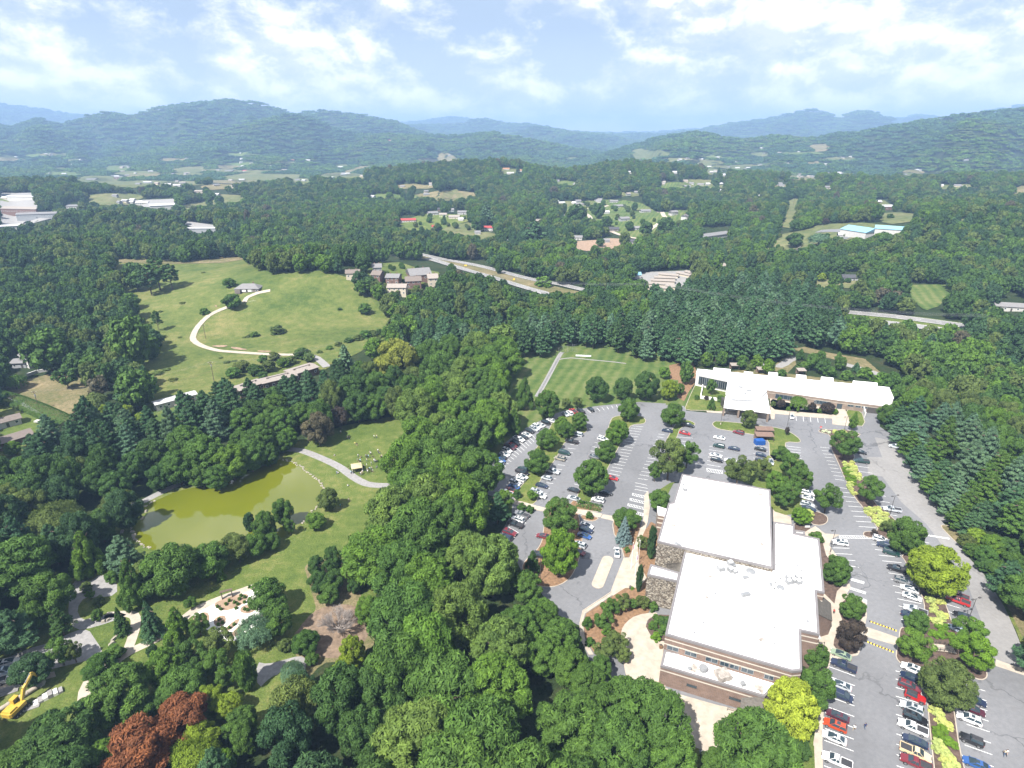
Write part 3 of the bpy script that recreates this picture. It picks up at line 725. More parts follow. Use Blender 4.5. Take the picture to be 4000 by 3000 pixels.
ribbon('driveway', P('N', 620,385, 680,405, 760,475), 4.5, 'gravel', .32)
sheet('left_lawn', P('M', -60,1080, 60,1060, 230,1000, 400,960, 760,960, 720,1100, 680,1220, 640,1360, 400,1320, 200,1190, -60,1100), 'dry_grass', .02, flat=False)
sheet('house_lawn', P('M', -60,1130, 200,1190, 400,1290, 470,1400, 300,1480, 200,1700, -60,1720), 'lawn', .008)
sheet('trailer_lawn', P('M', 1200,1200, 1600,1090, 1800,1080, 1780,1140, 1600,1160, 1450,1280, 1300,1340, 1200,1300), 'field_lawn', .01)
sheet('gravel_lot', P('N', 1970,235, 2050,165, 2170,108, 2230,80, 2200,160, 2120,210, 2040,265), 'concrete', .03)
sheet('gravel_track', P('M', -40,1060, 300,1240, 560,1290, 640,1330, 640,1345, 540,1310, 280,1265, -40,1100), 'gravel', .03)
# far clearings
FARMAT = {'clay_lot': 'bare_soil', 'brown_clearing': 'dry_grass', 'brown_slope': 'dry_grass', 'pale_clearing': 'dry_grass', 'hill_clearing': 'far_field', 'right_edge_field': 'dry_grass', 'hill_village': 'field_lawn',
          'green_paddock': 'field_lawn', 'village_lawn': 'lawn', 'house_court': 'lawn', 'storage_yard': 'gravel', 'factory_ground': 'gravel', 'warehouse_ground': 'gravel', 'motel_ground': 'gravel', 'slope_clearing': 'dry_grass', 'slope_gap': 'dry_grass'}
for k_, v_ in CLEAR_MID.items():
    sheet('field_'+k_ if False else 'field', P(v_[0], *v_[1:]), FARMAT.get(k_, 'far_field'), .2, flat=False, rounds=1)
_, hwf = ribbon('highway', HW_FAR, 9.5, 'asphalt_light', .45, dense=12)
_, hwn = ribbon('highway', HW_NEAR, 9.5, 'asphalt_light', .45, dense=12)
ribbon('verge', P('B', 250,895, 560,955, 700,985, 880,1030, 1130,1095, 1300,1145, 1480,1185) , 22, 'dry_grass', .2)
ribbon('verge', P('C', 640,1250, 1100,1315, 1500,1355, 1850,1405, 2180,1460) , 26, 'lawn', .2)
def dashes(line, off, name='lane_marking', dash=3.0, gap=9.0, solid=False):
    m = MB(); s = 0
    for i in range(len(line)-1):
        a, b = line[i], line[i+1]; d = (b-a); L = Vector((d.x, d.y)).length; d.normalize(); n = Vector((d.y, -d.x, 0))
        q = 0
        while q < L:
            if solid or (s+q) % (dash+gap) < dash:
                e = min(L, q+(2.0 if solid else dash)); p0 = a+d*q+n*off; p1 = a+d*e+n*off
                v = []
                for p_ in (p0, p1):
                    for s_ in (-.09, .09):
                        x, y = p_.x+n.x*s_, p_.y+n.y*s_; v.append((x, y, hz(x, y)+.0006*math.hypot(x, y)+.50))
                m.poly(v, [(0, 1, 3, 2)]); q = e
            else: q += 1.0
        s += L
    o = m.build(name, MATS['paint_white']); tag(o, kind='stuff')
for ln in (hwf, hwn):
    dashes(ln, 0); dashes(ln, 3.7, solid=True); dashes(ln, -3.7, solid=True)
ribbon('road', P('2', 760,170, 860,155, 980,180, 1060,130, 1130,100), 5, 'gravel', .03, flat=True)
ribbon('road', P('2', 1500,150, 1620,180, 1740,215, 1900,265, 2060,320, 2150,360), 5.5, 'gravel', .03, flat=True)
sheet('dry_verge', P('2', 1080,30, 1200,10, 1400,60, 1700,110, 2040,210, 2050,270, 1800,220, 1500,130, 1250,70), 'dry_grass', .02)
sheet('bare_earth', P('2', 30,170, 230,130, 270,230, 250,330, 200,400, 160,480, 100,450, 110,300, 40,290), 'mulch', .03)
sheet('bare_earth', P('2', 560,220, 900,200, 1000,120, 1100,60, 1130,160, 1050,240, 1600,310, 2000,400, 1960,520, 1700,400, 800,280), 'dry_grass', .02)
ribbon('street', P('B', 1480,650, 1560,690, 1600,735, 1640,760, 1800,830, 2000,855, 2212,870), 6, 'concrete', .5)
ribbon('street', P('B', 1470,650, 1600,660, 1700,640), 5, 'concrete', .5)
ribbon('street', P('B', 2000,680, 2040,700, 2050,720, 1940,800), 6, 'concrete', .5)
ribbon('street', P('C', 940,800, 1060,795, 1140,800), 12, 'asphalt', .5)
ribbon('street', P('C', 1040,860, 1110,835), 14, 'asphalt', .5)

# ------------------------------------------------------------------ car park islands, walks and beds
bed('lawn_island', P('2', 400,685, 412,662, 440,652, 640,668, 800,692, 1000,715, 1100,760, 1165,812, 1165,842, 1040,832, 1036,870, 1050,960, 900,1010, 888,790, 740,768, 560,738, 450,722), 'lawn')
bed('lawn_island', P('2', 110,640, 200,645, 255,670, 255,690, 130,700, 95,810, 20,900, -40,900, 40,750), 'lawn')
bed('lawn_island', P('1', 1385,812, 1405,782, 1480,765, 1660,768, 1712,800, 1712,830, 1690,845, 1580,852, 1550,900, 1460,1065, 1365,1250, 1290,1410, 1200,1590, 1080,1590, 1060,1540, 1150,1350, 1250,1130, 1335,950, 1375,850), 'lawn')
bed('lawn_island', P('1', 860,800, 1000,740, 1180,880, 1160,930, 980,985, 880,1170, 790,1290, 735,1370, 690,1480, 720,1545, 660,1600, 560,1575, 480,1540, 520,1460, 620,1350, 615,1200, 700,1060, 790,950), 'lawn')
bed('mulch_island', P('3', 800,130, 900,110, 1060,180, 1090,260, 1105,330, 1130,480, 1110,640, 1060,780, 1000,870, 900,925, 800,938, 700,920, 640,880, 560,785, 575,700, 740,560, 765,400, 780,240), 'mulch', 2)
sheet('walkway', P('3', 470,130, 560,140, 700,180, 800,205, 790,232, 690,222, 600,195, 480,165), 'concrete', .13)
sheet('crosswalk', P('3', 700,182, 860,215, 850,245, 690,222), 'concrete', .032)
bed('hedge_island', P('3', 1020,140, 1080,120, 1200,150, 1320,205, 1300,240, 1180,228, 1080,215, 1000,210), 'mulch')
sheet('walkway', P('3', 1060,205, 1110,215, 1310,255, 1290,290, 1130,265, 1060,250), 'concrete', .13)
sheet('crosswalk', P('3', 1315,258, 1430,278, 1420,322, 1295,292), 'concrete', .032)
bed('mulch_island', P('3', 1110,262, 1200,275, 1285,292, 1240,325, 1170,322, 1110,300), 'mulch')
def capsule(a, b, r, n=8):
    A, B = at(a), at(b); d = (B-A).normalized(); t = math.atan2(d.y, d.x); o = []
    for k in range(n+1): an = t+PI/2+PI*k/n; o.append((A.x+r*math.cos(an), A.y+r*math.sin(an)))
    for k in range(n+1): an = t-PI/2+PI*k/n; o.append((B.x+r*math.cos(an), B.y+r*math.sin(an)))
    return o
cp = capsule(px('3', 1360,680), px('3', 1268,908), 1.75)
m = MB(); m.prism(cp, 0, .14); o = m.build('traffic_island', MATS['concrete']); tag(o, kind='structure')
# entrance walk on the left of the brick building
sheet('walkway', P('3', 1735,40, 1750,200, 1730,330, 1700,430, 1640,560, 1640,700, 1720,850, 1730,1000, 1640,1080, 1400,1010, 1150,1180, 1130,1260, 1150,1420, 1230,1560, 1190,1560, 1118,1420, 1108,1270, 1135,1155, 1395,985, 1440,850, 1515,665, 1560,660, 1600,560, 1660,400, 1690,300, 1695,180, 1700,80), 'concrete', .12)
m = MB(); kl = [at(p) for p in P('3', 1190,1560, 1112,1420, 1102,1270, 1130,1152, 1390,980, 1437,850, 1512,663, 1475,520, 1420,445, 1405,360, 1420,300)]
for a, b in zip(kl[:-1], kl[1:]):
    d = (b-a); m.box(((a.x+b.x)/2, (a.y+b.y)/2, .075), (d.length, .25, .15), 0, math.atan2(d.y, d.x))
o = m.build('kerb', MATS['concrete']); tag(o, kind='structure')
sheet('spruce_bed', P('3', 1412,320, 1660,290, 1655,400, 1600,560, 1555,658, 1518,655, 1480,515, 1425,445), 'mulch', .14)
sheet('flag_bed', P('3', 1640,560, 1700,420, 1760,330, 1860,380, 1800,760, 1730,900, 1720,850, 1640,700), 'mulch', .145)
sheet('entrance_bed', P('3', 1520,945, 1640,940, 1720,860, 1760,1130, 1720,1200, 1620,1200, 1500,1320, 1440,1500, 1230,1540, 1150,1400, 1135,1260, 1160,1180, 1400,1020), 'mulch', .145)
sheet('plaza', P('3', 1800,1165, 1620,1195, 1530,1260, 1480,1340, 1490,1440, 1500,1620, 1560,1900, 1900,1960, 1990,1450, 1780,1420, 1710,1300, 1730,1230, 1830,1190), 'concrete', .15, rounds=1)
sheet('corner_bed', P('3', 1830,1190, 1740,1230, 1712,1300, 1780,1420, 2000,1460, 2050,1200), 'dark_mulch', .16)
sheet('lawn_bottom', P('4', 330,1500, 450,1500, 470,1660, 700,1500, 850,1400, 1110,1400, 1095,1700, 1080,1900, 330,1900), 'lawn', .03)
sheet('service_yard', P('4', 250,1210, 330,1255, 560,1320, 680,1345, 670,1430, 625,1500, 600,1580, 545,1590, 420,1540, 380,1420, 250,1400), 'concrete', .05)
sheet('tree_bed', P('4', 800,1420, 900,1440, 980,1520, 920,1600, 800,1560, 790,1480), 'mulch', .06, rounds=1)
# east side of the brick building
EEDGE = P('5', 200,1080, 290,1150, 430,1160, 345,1205, 330,1260, 380,1330, 430,1390, 490,1480, 530,1580) + P('6', 440,130, 462,200, 430,250, 535,285, 590,330, 592,440, 575,520, 558,600, 545,700, 520,748, 460,762, 300,800, 280,860, 258,950, 240,1250, 232,1450, 240,1800)
sheet('walkway', EEDGE + P('6', 150,1800, 160,1450, 200,1200, 150,900, 60,800, 60,400, 100,0, 0,-200), 'concrete', .12)
sheet('side_bed', P('5', 210,1180, 260,1200, 300,1350, 420,1500, 480,1600) + P('6', 430,150, 350,230, 330,330, 250,250, 150,0), 'dark_mulch', .14)
sheet('side_bed', P('6', 380,330, 450,270, 540,300, 585,350, 580,430, 520,470, 540,560, 555,620, 520,730, 450,745, 320,690, 330,600, 400,480, 370,400), 'dark_mulch', .14, rounds=1)
sheet('side_bed', P('6', 70,650, 230,680, 290,780, 260,880, 210,930, 100,880), 'dark_mulch', .14)
sheet('side_lawn', P('6', -80,1480, 165,1480, 172,1659, 165,1850, -150,1850), 'lawn', .13)
# speed humps and pedestrian crossing on the right
sheet('crosswalk', P('6', 588,515, 840,600, 825,665, 570,590), 'concrete', .032)
sheet('crosswalk', P('6', 1640,780, 1900,870, 1900,920, 1630,830), 'concrete', .032)
# long planted median of the right car park
bed('planted_median', P('5', 222,195, 262,180, 360,190, 480,185, 615,222, 612,242, 560,262, 560,470, 620,600, 655,660, 750,870, 860,950, 960,1040, 1040,1120, 900,1200, 720,1192, 650,1172, 640,1145, 660,1128, 795,1130, 720,1020, 640,905, 565,820, 500,700, 450,590, 405,480, 335,340, 345,235, 250,215), 'dark_mulch')
bed('planted_median', P('5', 985,1345, 1100,1330, 1290,1560) + P('6', 1210,250, 1232,330, 1258,400, 1290,500, 1420,600, 1540,780, 1572,900, 1565,935, 1520,952, 1430,920, 1360,1000, 1300,1180, 1312,1260, 1345,1500, 1420,1800, 1150,1800, 1115,1500, 1085,1200, 1062,900, 900,835, 838,790, 822,740, 848,640, 855,540, 880,515, 1040,520, 1060,370, 1045,290, 1000,180, 930,60, 905,-10), 'dark_mulch')
bed('lawn_island', P('5', 1355,1080, 1380,1065, 1470,1085, 1600,1160, 1700,1300, 1640,1330, 1500,1230, 1420,1150), 'dry_grass')
sheet('verge', P('5', 1480,1050, 1700,1100, 2150,1400, 2150,1700, 1850,1640, 1640,1370, 1500,1200, 1380,1040), 'undergrowth', .05)
sheet('verge', P('6', 1620,160, 1740,120, 1800,160, 1880,400, 1900,1000, 1870,740, 1800,540, 1710,330), 'dry_grass', .06)
sheet('verge', P('6', 1610,200, 1640,210, 1760,400, 1900,700, 1900,800, 1800,545, 1700,345), 'lawn', .07)
# court of the low white building
bed('lawn_bed', P('2', 175,560, 165,528, 300,240, 560,350, 520,540, 490,575, 350,562), 'lawn')
sheet('forecourt', P('2', 355,565, 520,572, 520,545, 905,560, 900,450, 1500,470, 1560,520, 1550,545, 1600,700, 1440,682, 1440,632, 1300,625, 945,590, 940,638, 900,635, 500,588, 355,578), 'concrete', .10)
bed('court_bed', P('2', 900,455, 1000,480, 1300,545, 1500,560, 1500,600, 1300,590, 1050,568, 905,552), 'dark_mulch')
bed('lawn_bed', P('2', 1545,540, 1690,555, 1735,700, 1600,690), 'lawn')
bed('court_bed', P('5', 520,215, 620,225, 615,240, 540,238), 'dark_mulch')
sheet('drive', P('2', 900,1400, 1080,1480, 1090,1550, 920,1520), 'concrete', .03)
bed('round_bed', P('2', 1230,1440, 1300,1430, 1400,1470, 1405,1530, 1340,1560, 1240,1540), 'dark_mulch', 2)
bed('round_bed', P('2', 1100,1530, 1220,1560, 1270,1590, 1230,1620, 1130,1640, 1100,1600), 'dark_mulch')
bed('lawn_island', P('2', -60,1200, 330,1150, 440,1250, 100,1130, -40,1400), 'lawn', kerb=False)
bed('tree_island', P('2', 480,1090, 1040,900, 1180,1000, 1260,1200, 1180,1400, 1080,1480, 900,1420, 860,1250, 560,1140), 'lawn', 1, kerb=False)
# ------------------------------------------------------------------ painted lines
def stall_rows(rows):
    m = MB()
    for r, a0, b0, a1, b1, n in rows:
        A0, B0, A1, B1 = (at(px(r, *q)) for q in (a0, b0, a1, b1))
        for i in range(n):
            t = i/(n-1); a = A0.lerp(A1, t); b = B0.lerp(B1, t); line(m, a, b)
    return m
def line(m, a, b, w_=.055, z=.034):
    d = (b-a); d.z = 0; d.normalize(); n = Vector((-d.y, d.x, 0))*w_
    m.poly([(p.x, p.y, z) for p in (a-n, b-n, b+n, a+n)], [(0, 1, 2, 3)])
def hatch(m, r, a, b, c, d, k=6):
    A, B, C_, D = (at(px(r, *q)) for q in (a, b, c, d))
    for p, q in ((A, B), (B, C_), (C_, D), (D, A)): line(m, p, q)
    for i in range(k):
        line(m, A.lerp(B, i/k), D.lerp(C_, (i+1)/k))
ROWS = [('1', (1585,860), (1690,872), (1372,1302), (1472,1322), 18), ('1', (1830,938), (1888,945), (1640,1348), (1730,1362), 15), ('1', (1612,1388), (1725,1412), (1610,1450), (1735,1472), 3),
 ('1', (1055,965), (1130,972), (735,1480), (795,1488), 14), ('1', (640,930), (700,990), (330,1230), (390,1260), 14), ('1', (1170,712), (1205,742), (1440,668), (1450,692), 7),
 ('1', (1275,940), (1340,960), (1000,1500), (1070,1520), 14),
 ('3', (560,250), (640,300), (360,470), (460,520), 6), ('2', (1045,868), (1165,882), (1060,1012), (1178,1028), 7), ('2', (1335,878), (1410,884), (1480,1190), (1560,1200), 11), ('2', (1480,1190), (1560,1200), (1668,1564), (1815,1572), 10),
 ('2', (1125,603), (1130,650), (1375,628), (1382,670), 5), ('5', (350,1280), (517,1284), (500,1500), (628,1522), 5), ('6', (425,15), (530,35), (450,70), (550,88), 2),
 ('6', (285,838), (497,915), (250,1435), (485,1523), 8), ('6', (250,1530), (485,1620), (245,1640), (480,1730), 2),
 ('6', (750,30), (890,50), (840,288), (1035,328), 6), ('6', (850,345), (1000,385), (870,455), (940,470), 3), ('6', (825,872), (1040,930), (835,1640), (1050,1720), 11),
 ('6', (1230,330), (1350,365), (1290,520), (1400,560), 4), ('6', (1430,1000), (1552,1036), (1375,1560), (1620,1650), 8),
 ('5', (560,520), (700,540), (830,960), (960,985), 9), ('5', (720,1245), (870,1262), (820,1400), (1000,1418), 4), ('5', (1220,1162), (1440,1195), (1215,1230), (1255,1236), 2),
 ('2', (100,790), (235,800), (60,960), (160,980), 6), ('2', (760,860), (880,880), (755,1010), (880,1030), 5), ('2', (380,870), (500,885), (350,1060), (480,1085), 7)]
m = stall_rows(ROWS)
for q in ((1590,1485), (1568,1532), (1548,1582)): hatch(m, '1', q, (q[0]+150, q[1]+35), (q[0]+145, q[1]+55), (q[0]-2, q[1]+20))
hatch(m, '3', (1590,225), (1690,250), (1685,275), (1580,245)); hatch(m, '6', (440,115), (570,150), (568,168), (470,140)); hatch(m, '6', (430,185), (585,235), (580,250), (440,205))
hatch(m, '6', (520,270), (592,300), (590,330), (540,290)); hatch(m, '2', (355,1060), (490,1080), (490,1108), (360,1090))
hatch(m, '5', (420,1165), (730,1172), (735,1195), (430,1190), 14); hatch(m, '5', (1215,1155), (1440,1190), (1440,1200), (1215,1165), 8)
o = m.build('parking_lines', MATS['paint_white']); tag(o, kind='stuff')
# yellow and black speed humps
def hump(a, b):
    A, B = at(px('6', *a)), at(px('6', *b)); d = B-A; L = d.length; an = math.atan2(d.y, d.x)
    root = thing('speed_hump', tuple(A.lerp(B, .5)), SH[0], 'speed hump', 'speed humps by the crossing', an)
    n = 18
    for k in range(n):
        m = MB(); w2 = L/n*.98/2
        m.poly([(-w2, -.3, .03), (w2, -.3, .03), (w2, .3, .03), (-w2, .3, .03), (-w2, -.12, .10), (w2, -.12, .10), (w2, .12, .10), (-w2, .12, .10)],
               [(0, 1, 5, 4), (4, 5, 6, 7), (7, 6, 2, 3), (1, 2, 6, 5), (0, 4, 7, 3)])
        q = m.build('segment', MATS['paint_yellow'] if k % 2 else MATS['asphalt_dark'], root); q.location = (-L/2+(k+.5)*L/n, 0, 0)
plain('asphalt_dark', (.03, .03, .03), .85, .1, 1)
SH = ['yellow and black speed hump on the far side of the pale crossing']; hump((612,468), (835,548))
SH = ['yellow and black speed hump on the near side of the pale crossing']; hump((585,632), (810,720))
# ------------------------------------------------------------------ the big brick building
def brickmat(name, col, mortar, bw=.42, bh=.16):
    def f(t, b):
        g = t.add('ShaderNodeTexCoord'); gg = t.add('ShaderNodeNewGeometry')
        s = t.add('ShaderNodeSeparateXYZ', ins={0: gg.outputs['Position']})
        cx = t.add('ShaderNodeCombineXYZ', ins={0: t.math('ADD', s.outputs[0], s.outputs[1]), 1: s.outputs[2], 2: 0.0})
        br = t.add('ShaderNodeTexBrick', ins={'Vector': cx.outputs[0], 'Color1': (*col, 1), 'Color2': tuple(c*.75 for c in col)+(1,), 'Mortar': (*mortar, 1), 'Scale': 1.0, 'Mortar Size': .012, 'Brick Width': bw, 'Row Height': bh})
        n = t.ramp(t.noise(gg.outputs['Position'], .5, 5), [(.3, .78), (.7, 1.15)])
        t.l.new(t.mix(1.0, br.outputs[0], n, 'MULTIPLY'), b.inputs['Base Color']); b.inputs['Roughness'].default_value = .9
    return principled(name, f)
brickmat('brick', (.165, .105, .080), (.19, .165, .14)); brickmat('tan_brick', (.21, .155, .12), (.22, .19, .16))
def stonemat(t, b):
    g = t.add('ShaderNodeNewGeometry'); p = g.outputs['Position']
    v = t.add('ShaderNodeTexVoronoi', ins={'Vector': p, 'Scale': 3.4}); c = t.add('ShaderNodeTexVoronoi', feature='DISTANCE_TO_EDGE', ins={'Vector': p, 'Scale': 3.4})
    s = t.add('ShaderNodeSeparateColor', ins={0: v.outputs['Color']})
    col = t.ramp(s.outputs[0], [(0, (.05, .045, .038)), (.3, (.12, .10, .078)), (.6, (.19, .165, .13)), (1, (.34, .31, .26))])
    e = t.ramp(c.outputs[0], [(0, .35), (.06, 1.0)])
    t.l.new(t.mix(1.0, col, e, 'MULTIPLY'), b.inputs['Base Color']); b.inputs['Roughness'].default_value = .9
    bp = t.add('ShaderNodeBump', ins={'Strength': .8, 'Distance': .12, 'Height': e}); t.l.new(bp.outputs[0], b.inputs['Normal'])
principled('fieldstone', stonemat)
def roofmat(t, b):
    g = t.add('ShaderNodeNewGeometry'); p = g.outputs['Position']
    n = t.noise(p, .12, 6, .65); n2 = t.noise(p, 1.5, 4)
    col = t.ramp(n, [(.30, (.74, .70, .66)), (.5, (.82, .81, .80)), (.8, (.86, .85, .84))])
    t.l.new(t.mix(.12, col, t.ramp(n2, [(.3, .5), (.7, 1.0)]), 'MULTIPLY'), b.inputs['Base Color']); b.inputs['Roughness'].default_value = .7
principled('roof_membrane', roofmat)
plain('coping', (.16, .15, .15), .5, .06, .5); plain('coping_white', (.72, .71, .70), .5, .05, .5); plain('cream_band', (.42, .38, .32), .8, .06, .6)
plain('shingle', (.105, .095, .082), .9, .18, 1.5); plain('metal_grey', (.20, .205, .21), .45, .08, 1, spec=.5); plain('dark_metal', (.06, .055, .05), .5, .1, 1)
plain('white_wall', (.50, .49, .475), .7, .06, .5); plain('stain', (.30, .27, .24), .9, .3, 1.2)
def glassf(t, b):
    b.inputs['Base Color'].default_value = (.03, .045, .055, 1); b.inputs['Roughness'].default_value = .06; b.inputs['Specular IOR Level'].default_value = .5
principled('glass', glassf)
GZ = .0
def block(parent, name, pts, z0, z1, wall, top='roof_membrane', cope='coping', cw=.45, ch=.35, bands=(), coping_parts=True):
    """walls over a traced outline with roof sheet, raised coping and light bands as separate parts"""
    w_ = [tuple(at(p, z1))[:2] if not isinstance(p, Vector) else (p.x, p.y) for p in pts]
    ar = sum(w_[i][0]*w_[(i+1) % len(w_)][1]-w_[(i+1) % len(w_)][0]*w_[i][1] for i in range(len(w_)))
    if ar < 0: w_ = w_[::-1]
    n = len(w_)
    m = MB(); m.poly([(x, y, z0) for x, y in w_]+[(x, y, z1) for x, y in w_], [(i, (i+1) % n, n+(i+1) % n, n+i) for i in range(n)])
    m.build('wall', MATS[wall], parent)
    r = delaunay_2d_cdt([Vector(p) for p in w_], [], [list(range(n))], 1, 1e-4)
    me = mesh('roof', [(p.x, p.y, z1) for p in r[0]], [list(f) for f in r[2]])
    if me.polygons[0].normal.z < 0: me.flip_normals()
    rf = meshobj('roof', me, MATS[top], parent)
    inn = offset_line2(w_, cw); out = offset_line2(w_, -.08); z = z1+ch; c = MB()
    V = [(*p, z1-.25) for p in out]+[(*p, z) for p in out]+[(*p, z) for p in inn]+[(*p, z1+.004) for p in inn]; fs = []
    for i in range(n):
        j = (i+1) % n; fs += [(i, j, n+j, n+i), (n+i, n+j, 2*n+j, 2*n+i), (2*n+i, 2*n+j, 3*n+j, 3*n+i)]
    c.poly(V, fs); c.build('coping', MATS[cope], rf)
    for zb, hb in bands:
        b = MB(); o2 = offset_line2(w_, -.05)
        b.poly([(*p, zb) for p in o2]+[(*p, zb+hb) for p in o2], [(i, (i+1) % n, n+(i+1) % n, n+i) for i in range(n)]); b.build('band', MATS['cream_band'], parent)
    return w_
def offset_line2(w_, d):
    """mitred inward offset of a counterclockwise outline"""
    out = []; n = len(w_)
    for i in range(n):
        a = Vector(w_[i-1]); b = Vector(w_[i]); c = Vector(w_[(i+1) % n])
        u = (b-a).normalized(); v = (c-b).normalized(); n1 = Vector((-u.y, u.x)); n2 = Vector((-v.y, v.x))
        k = n1+n2; q = k.length_squared
        out.append(tuple(b+(k*(2*d/q) if q > .25 else n1*d)))
    return out
BB = thing('brick_building', (0, 0, 0), 'large brick and fieldstone building with broad flat white roofs beside the car parks', 'building')
ZA, ZB, ZC = 11.6, 10.4, 5.6
A_ = block(BB, 'a', P('4', 365,75, 840,160, 855,582, 380,475, 232,438, 292,232, 318,228), 0, ZA, 'fieldstone', bands=())
B_ = block(BB, 'b', P('4', 382,478, 352,608, 340,655, 275,940, 960,1140, 1010,1135, 1005,920, 1105,942, 1090,707, 1132,715, 1105,425, 970,395, 970,350, 858,333, 858,586), 0, ZB, 'brick', bands=((ZB-1.3, .34), (ZB-2.75, .34)))
C_ = block(BB, 'c', P('4', 270,1022, 250,1110, 810,1277, 870,1215, 905,1175, 640,1105), 0, ZC, 'brick', bands=((ZC-1.2, .38),))
F_ = block(BB, 'f', P('4', 195,563, 352,608, 342,655, 178,618), 0, ZB-.6, 'fieldstone')
block(BB, 'g', P('4', 232,250, 292,268, 285,300, 236,290), 0, 8.4, 'brick', cope='coping_white', bands=((6.9, .5), (5.2, .5), (3.4, .5)))
block(BB, 'h', P('4', 975,378, 1025,385, 1028,402, 972,396), 0, 8.8, 'brick')
block(BB, 'i', P('4', 1005,925, 1105,945, 1108,958, 1012,940), 0, 9.0, 'brick', cope='coping_white', bands=((7.2, .4),))
def window(parent, p, zc, wdt, hgt, n, panes=2, mat='glass', frame='metal_grey'):
    """window on a wall: p = (x, y) of its middle, n = outward horizontal normal"""
    t = Vector((-n.y, n.x, 0)); an = math.atan2(t.y, t.x)
    f = MB()
    fw = .09
    f.box((0, 0, hgt/2), (wdt+.2, .14, fw)); f.box((0, 0, -hgt/2), (wdt+.2, .14, fw))
    for k in range(panes+1): f.box((-wdt/2+wdt*k/panes, 0, 0), (fw, .14, hgt-fw))
    fo = f.build('window', MATS[frame], parent); fo.location = (p[0]+n.x*.05, p[1]+n.y*.05, zc); fo.rotation_euler = (0, 0, an)
    for k in range(panes):
        g = MB(); g.box((-wdt/2+wdt*(k+.5)/panes, 0, 0), (wdt/panes-fw, .05, hgt-fw)); g.build('pane', MATS[mat], fo)
def hit_wall(p, A2, B2):
    """point of the vertical wall through A2-B2 seen at pixel p"""
    d = Vector(ray(p)); u = Vector((B2[0]-A2[0], B2[1]-A2[1])); nx, ny = -u.y, u.x
    t = (nx*A2[0]+ny*A2[1])/(nx*d.x+ny*d.y); return Vector((d.x*t, d.y*t, H+d.z*t))
bs, be = at(px('4', 275,940), ZB), at(px('4', 960,1140), ZB)
nB = Vector(((be-bs).y, -(be-bs).x, 0)).normalized()
for x, y in ((315,1012), (412,1041), (525,1072), (595,1091), (648,1106), (718,1129), (835,1163)):
    q = hit_wall(px('4', x, y), bs, be); wd = 2.6 if x in (525, 315, 718, 412) else 1.9
    window(BB, (q.x, q.y), min(max(q.z, ZC+.9), ZB-3.4), wd, 1.2, nB)
cs, ce = at(px('4', 250,1110), ZC), at(px('4', 810,1277), ZC); nC = Vector(((ce-cs).y, -(ce-cs).x, 0)).normalized()
q = hit_wall(px('4', 417,1215), cs, ce); window(BB, (q.x, q.y), q.z, 2.2, .7, nC, 1, 'glass', 'dark_metal')
q = hit_wall(px('4', 655,1288), cs, ce); window(BB, (q.x, q.y), q.z, 2.8, .7, nC, 1, 'glass', 'dark_metal')
def leanto(label_, hi_a, hi_b, z1, lo_b, lo_a, z0, wallm='brick'):
    """shed roof between a high edge and a low edge, brick below"""
    Ha, Hb, La, Lb = at(hi_a, z1), at(hi_b, z1), at(lo_a, z0), at(lo_b, z0)
    m = MB(); up = Vector((0, 0, .22))
    V = [Ha, Hb, Lb, La]; m.poly(V+[v+up for v in V], [(3, 2, 1, 0), (4, 5, 6, 7), (0, 1, 5, 4), (1, 2, 6, 5), (2, 3, 7, 6), (3, 0, 4, 7)])
    rf = m.build('roof', MATS['shingle'], BB)
    # courses of shingles
    for k in range(1, 12):
        t = k/12; a = Ha.lerp(La, t)+up; b = Hb.lerp(Lb, t)+up; c = MB(); d = (La-Ha).normalized()*.06
        c.poly([a, b, b+d, a+d, a+Vector((0, 0, .05)), b+Vector((0, 0, .05))], [(4, 5, 2, 3), (0, 1, 5, 4)]); c.build('shingle_course', MATS['shingle'], rf)
    w2 = MB(); c = (Ha+Hb+La+Lb)/4
    G = [Vector((c.x+(v.x-c.x)*.95, c.y+(v.y-c.y)*.95, v.z-.02)) for v in (Ha, Hb, Lb, La)]
    w2.poly([(g.x, g.y, 0) for g in G]+G, [(0, 1, 5, 4), (1, 2, 6, 5), (2, 3, 7, 6), (3, 0, 4, 7)]); w2.build('wall', MATS[wallm], BB)
leanto('', px('4', 683,1282), px('4', 803,1278), 5.0, px('4', 808,1432), px('4', 672,1420), 4.3)
block(BB, 'j', P('4', 655,1424, 810,1436, 806,1468, 652,1460), 0, 4.1, 'brick', top='brick')
leanto('', px('4', 1100,830), px('4', 1090,708), 8.6, px('4', 1168,772), px('4', 1176,868), 4.6)
leanto('', px('4', 268,558), px('4', 362,552), 8.2, px('4', 352,606), px('4', 270,572), 7.0, 'fieldstone')
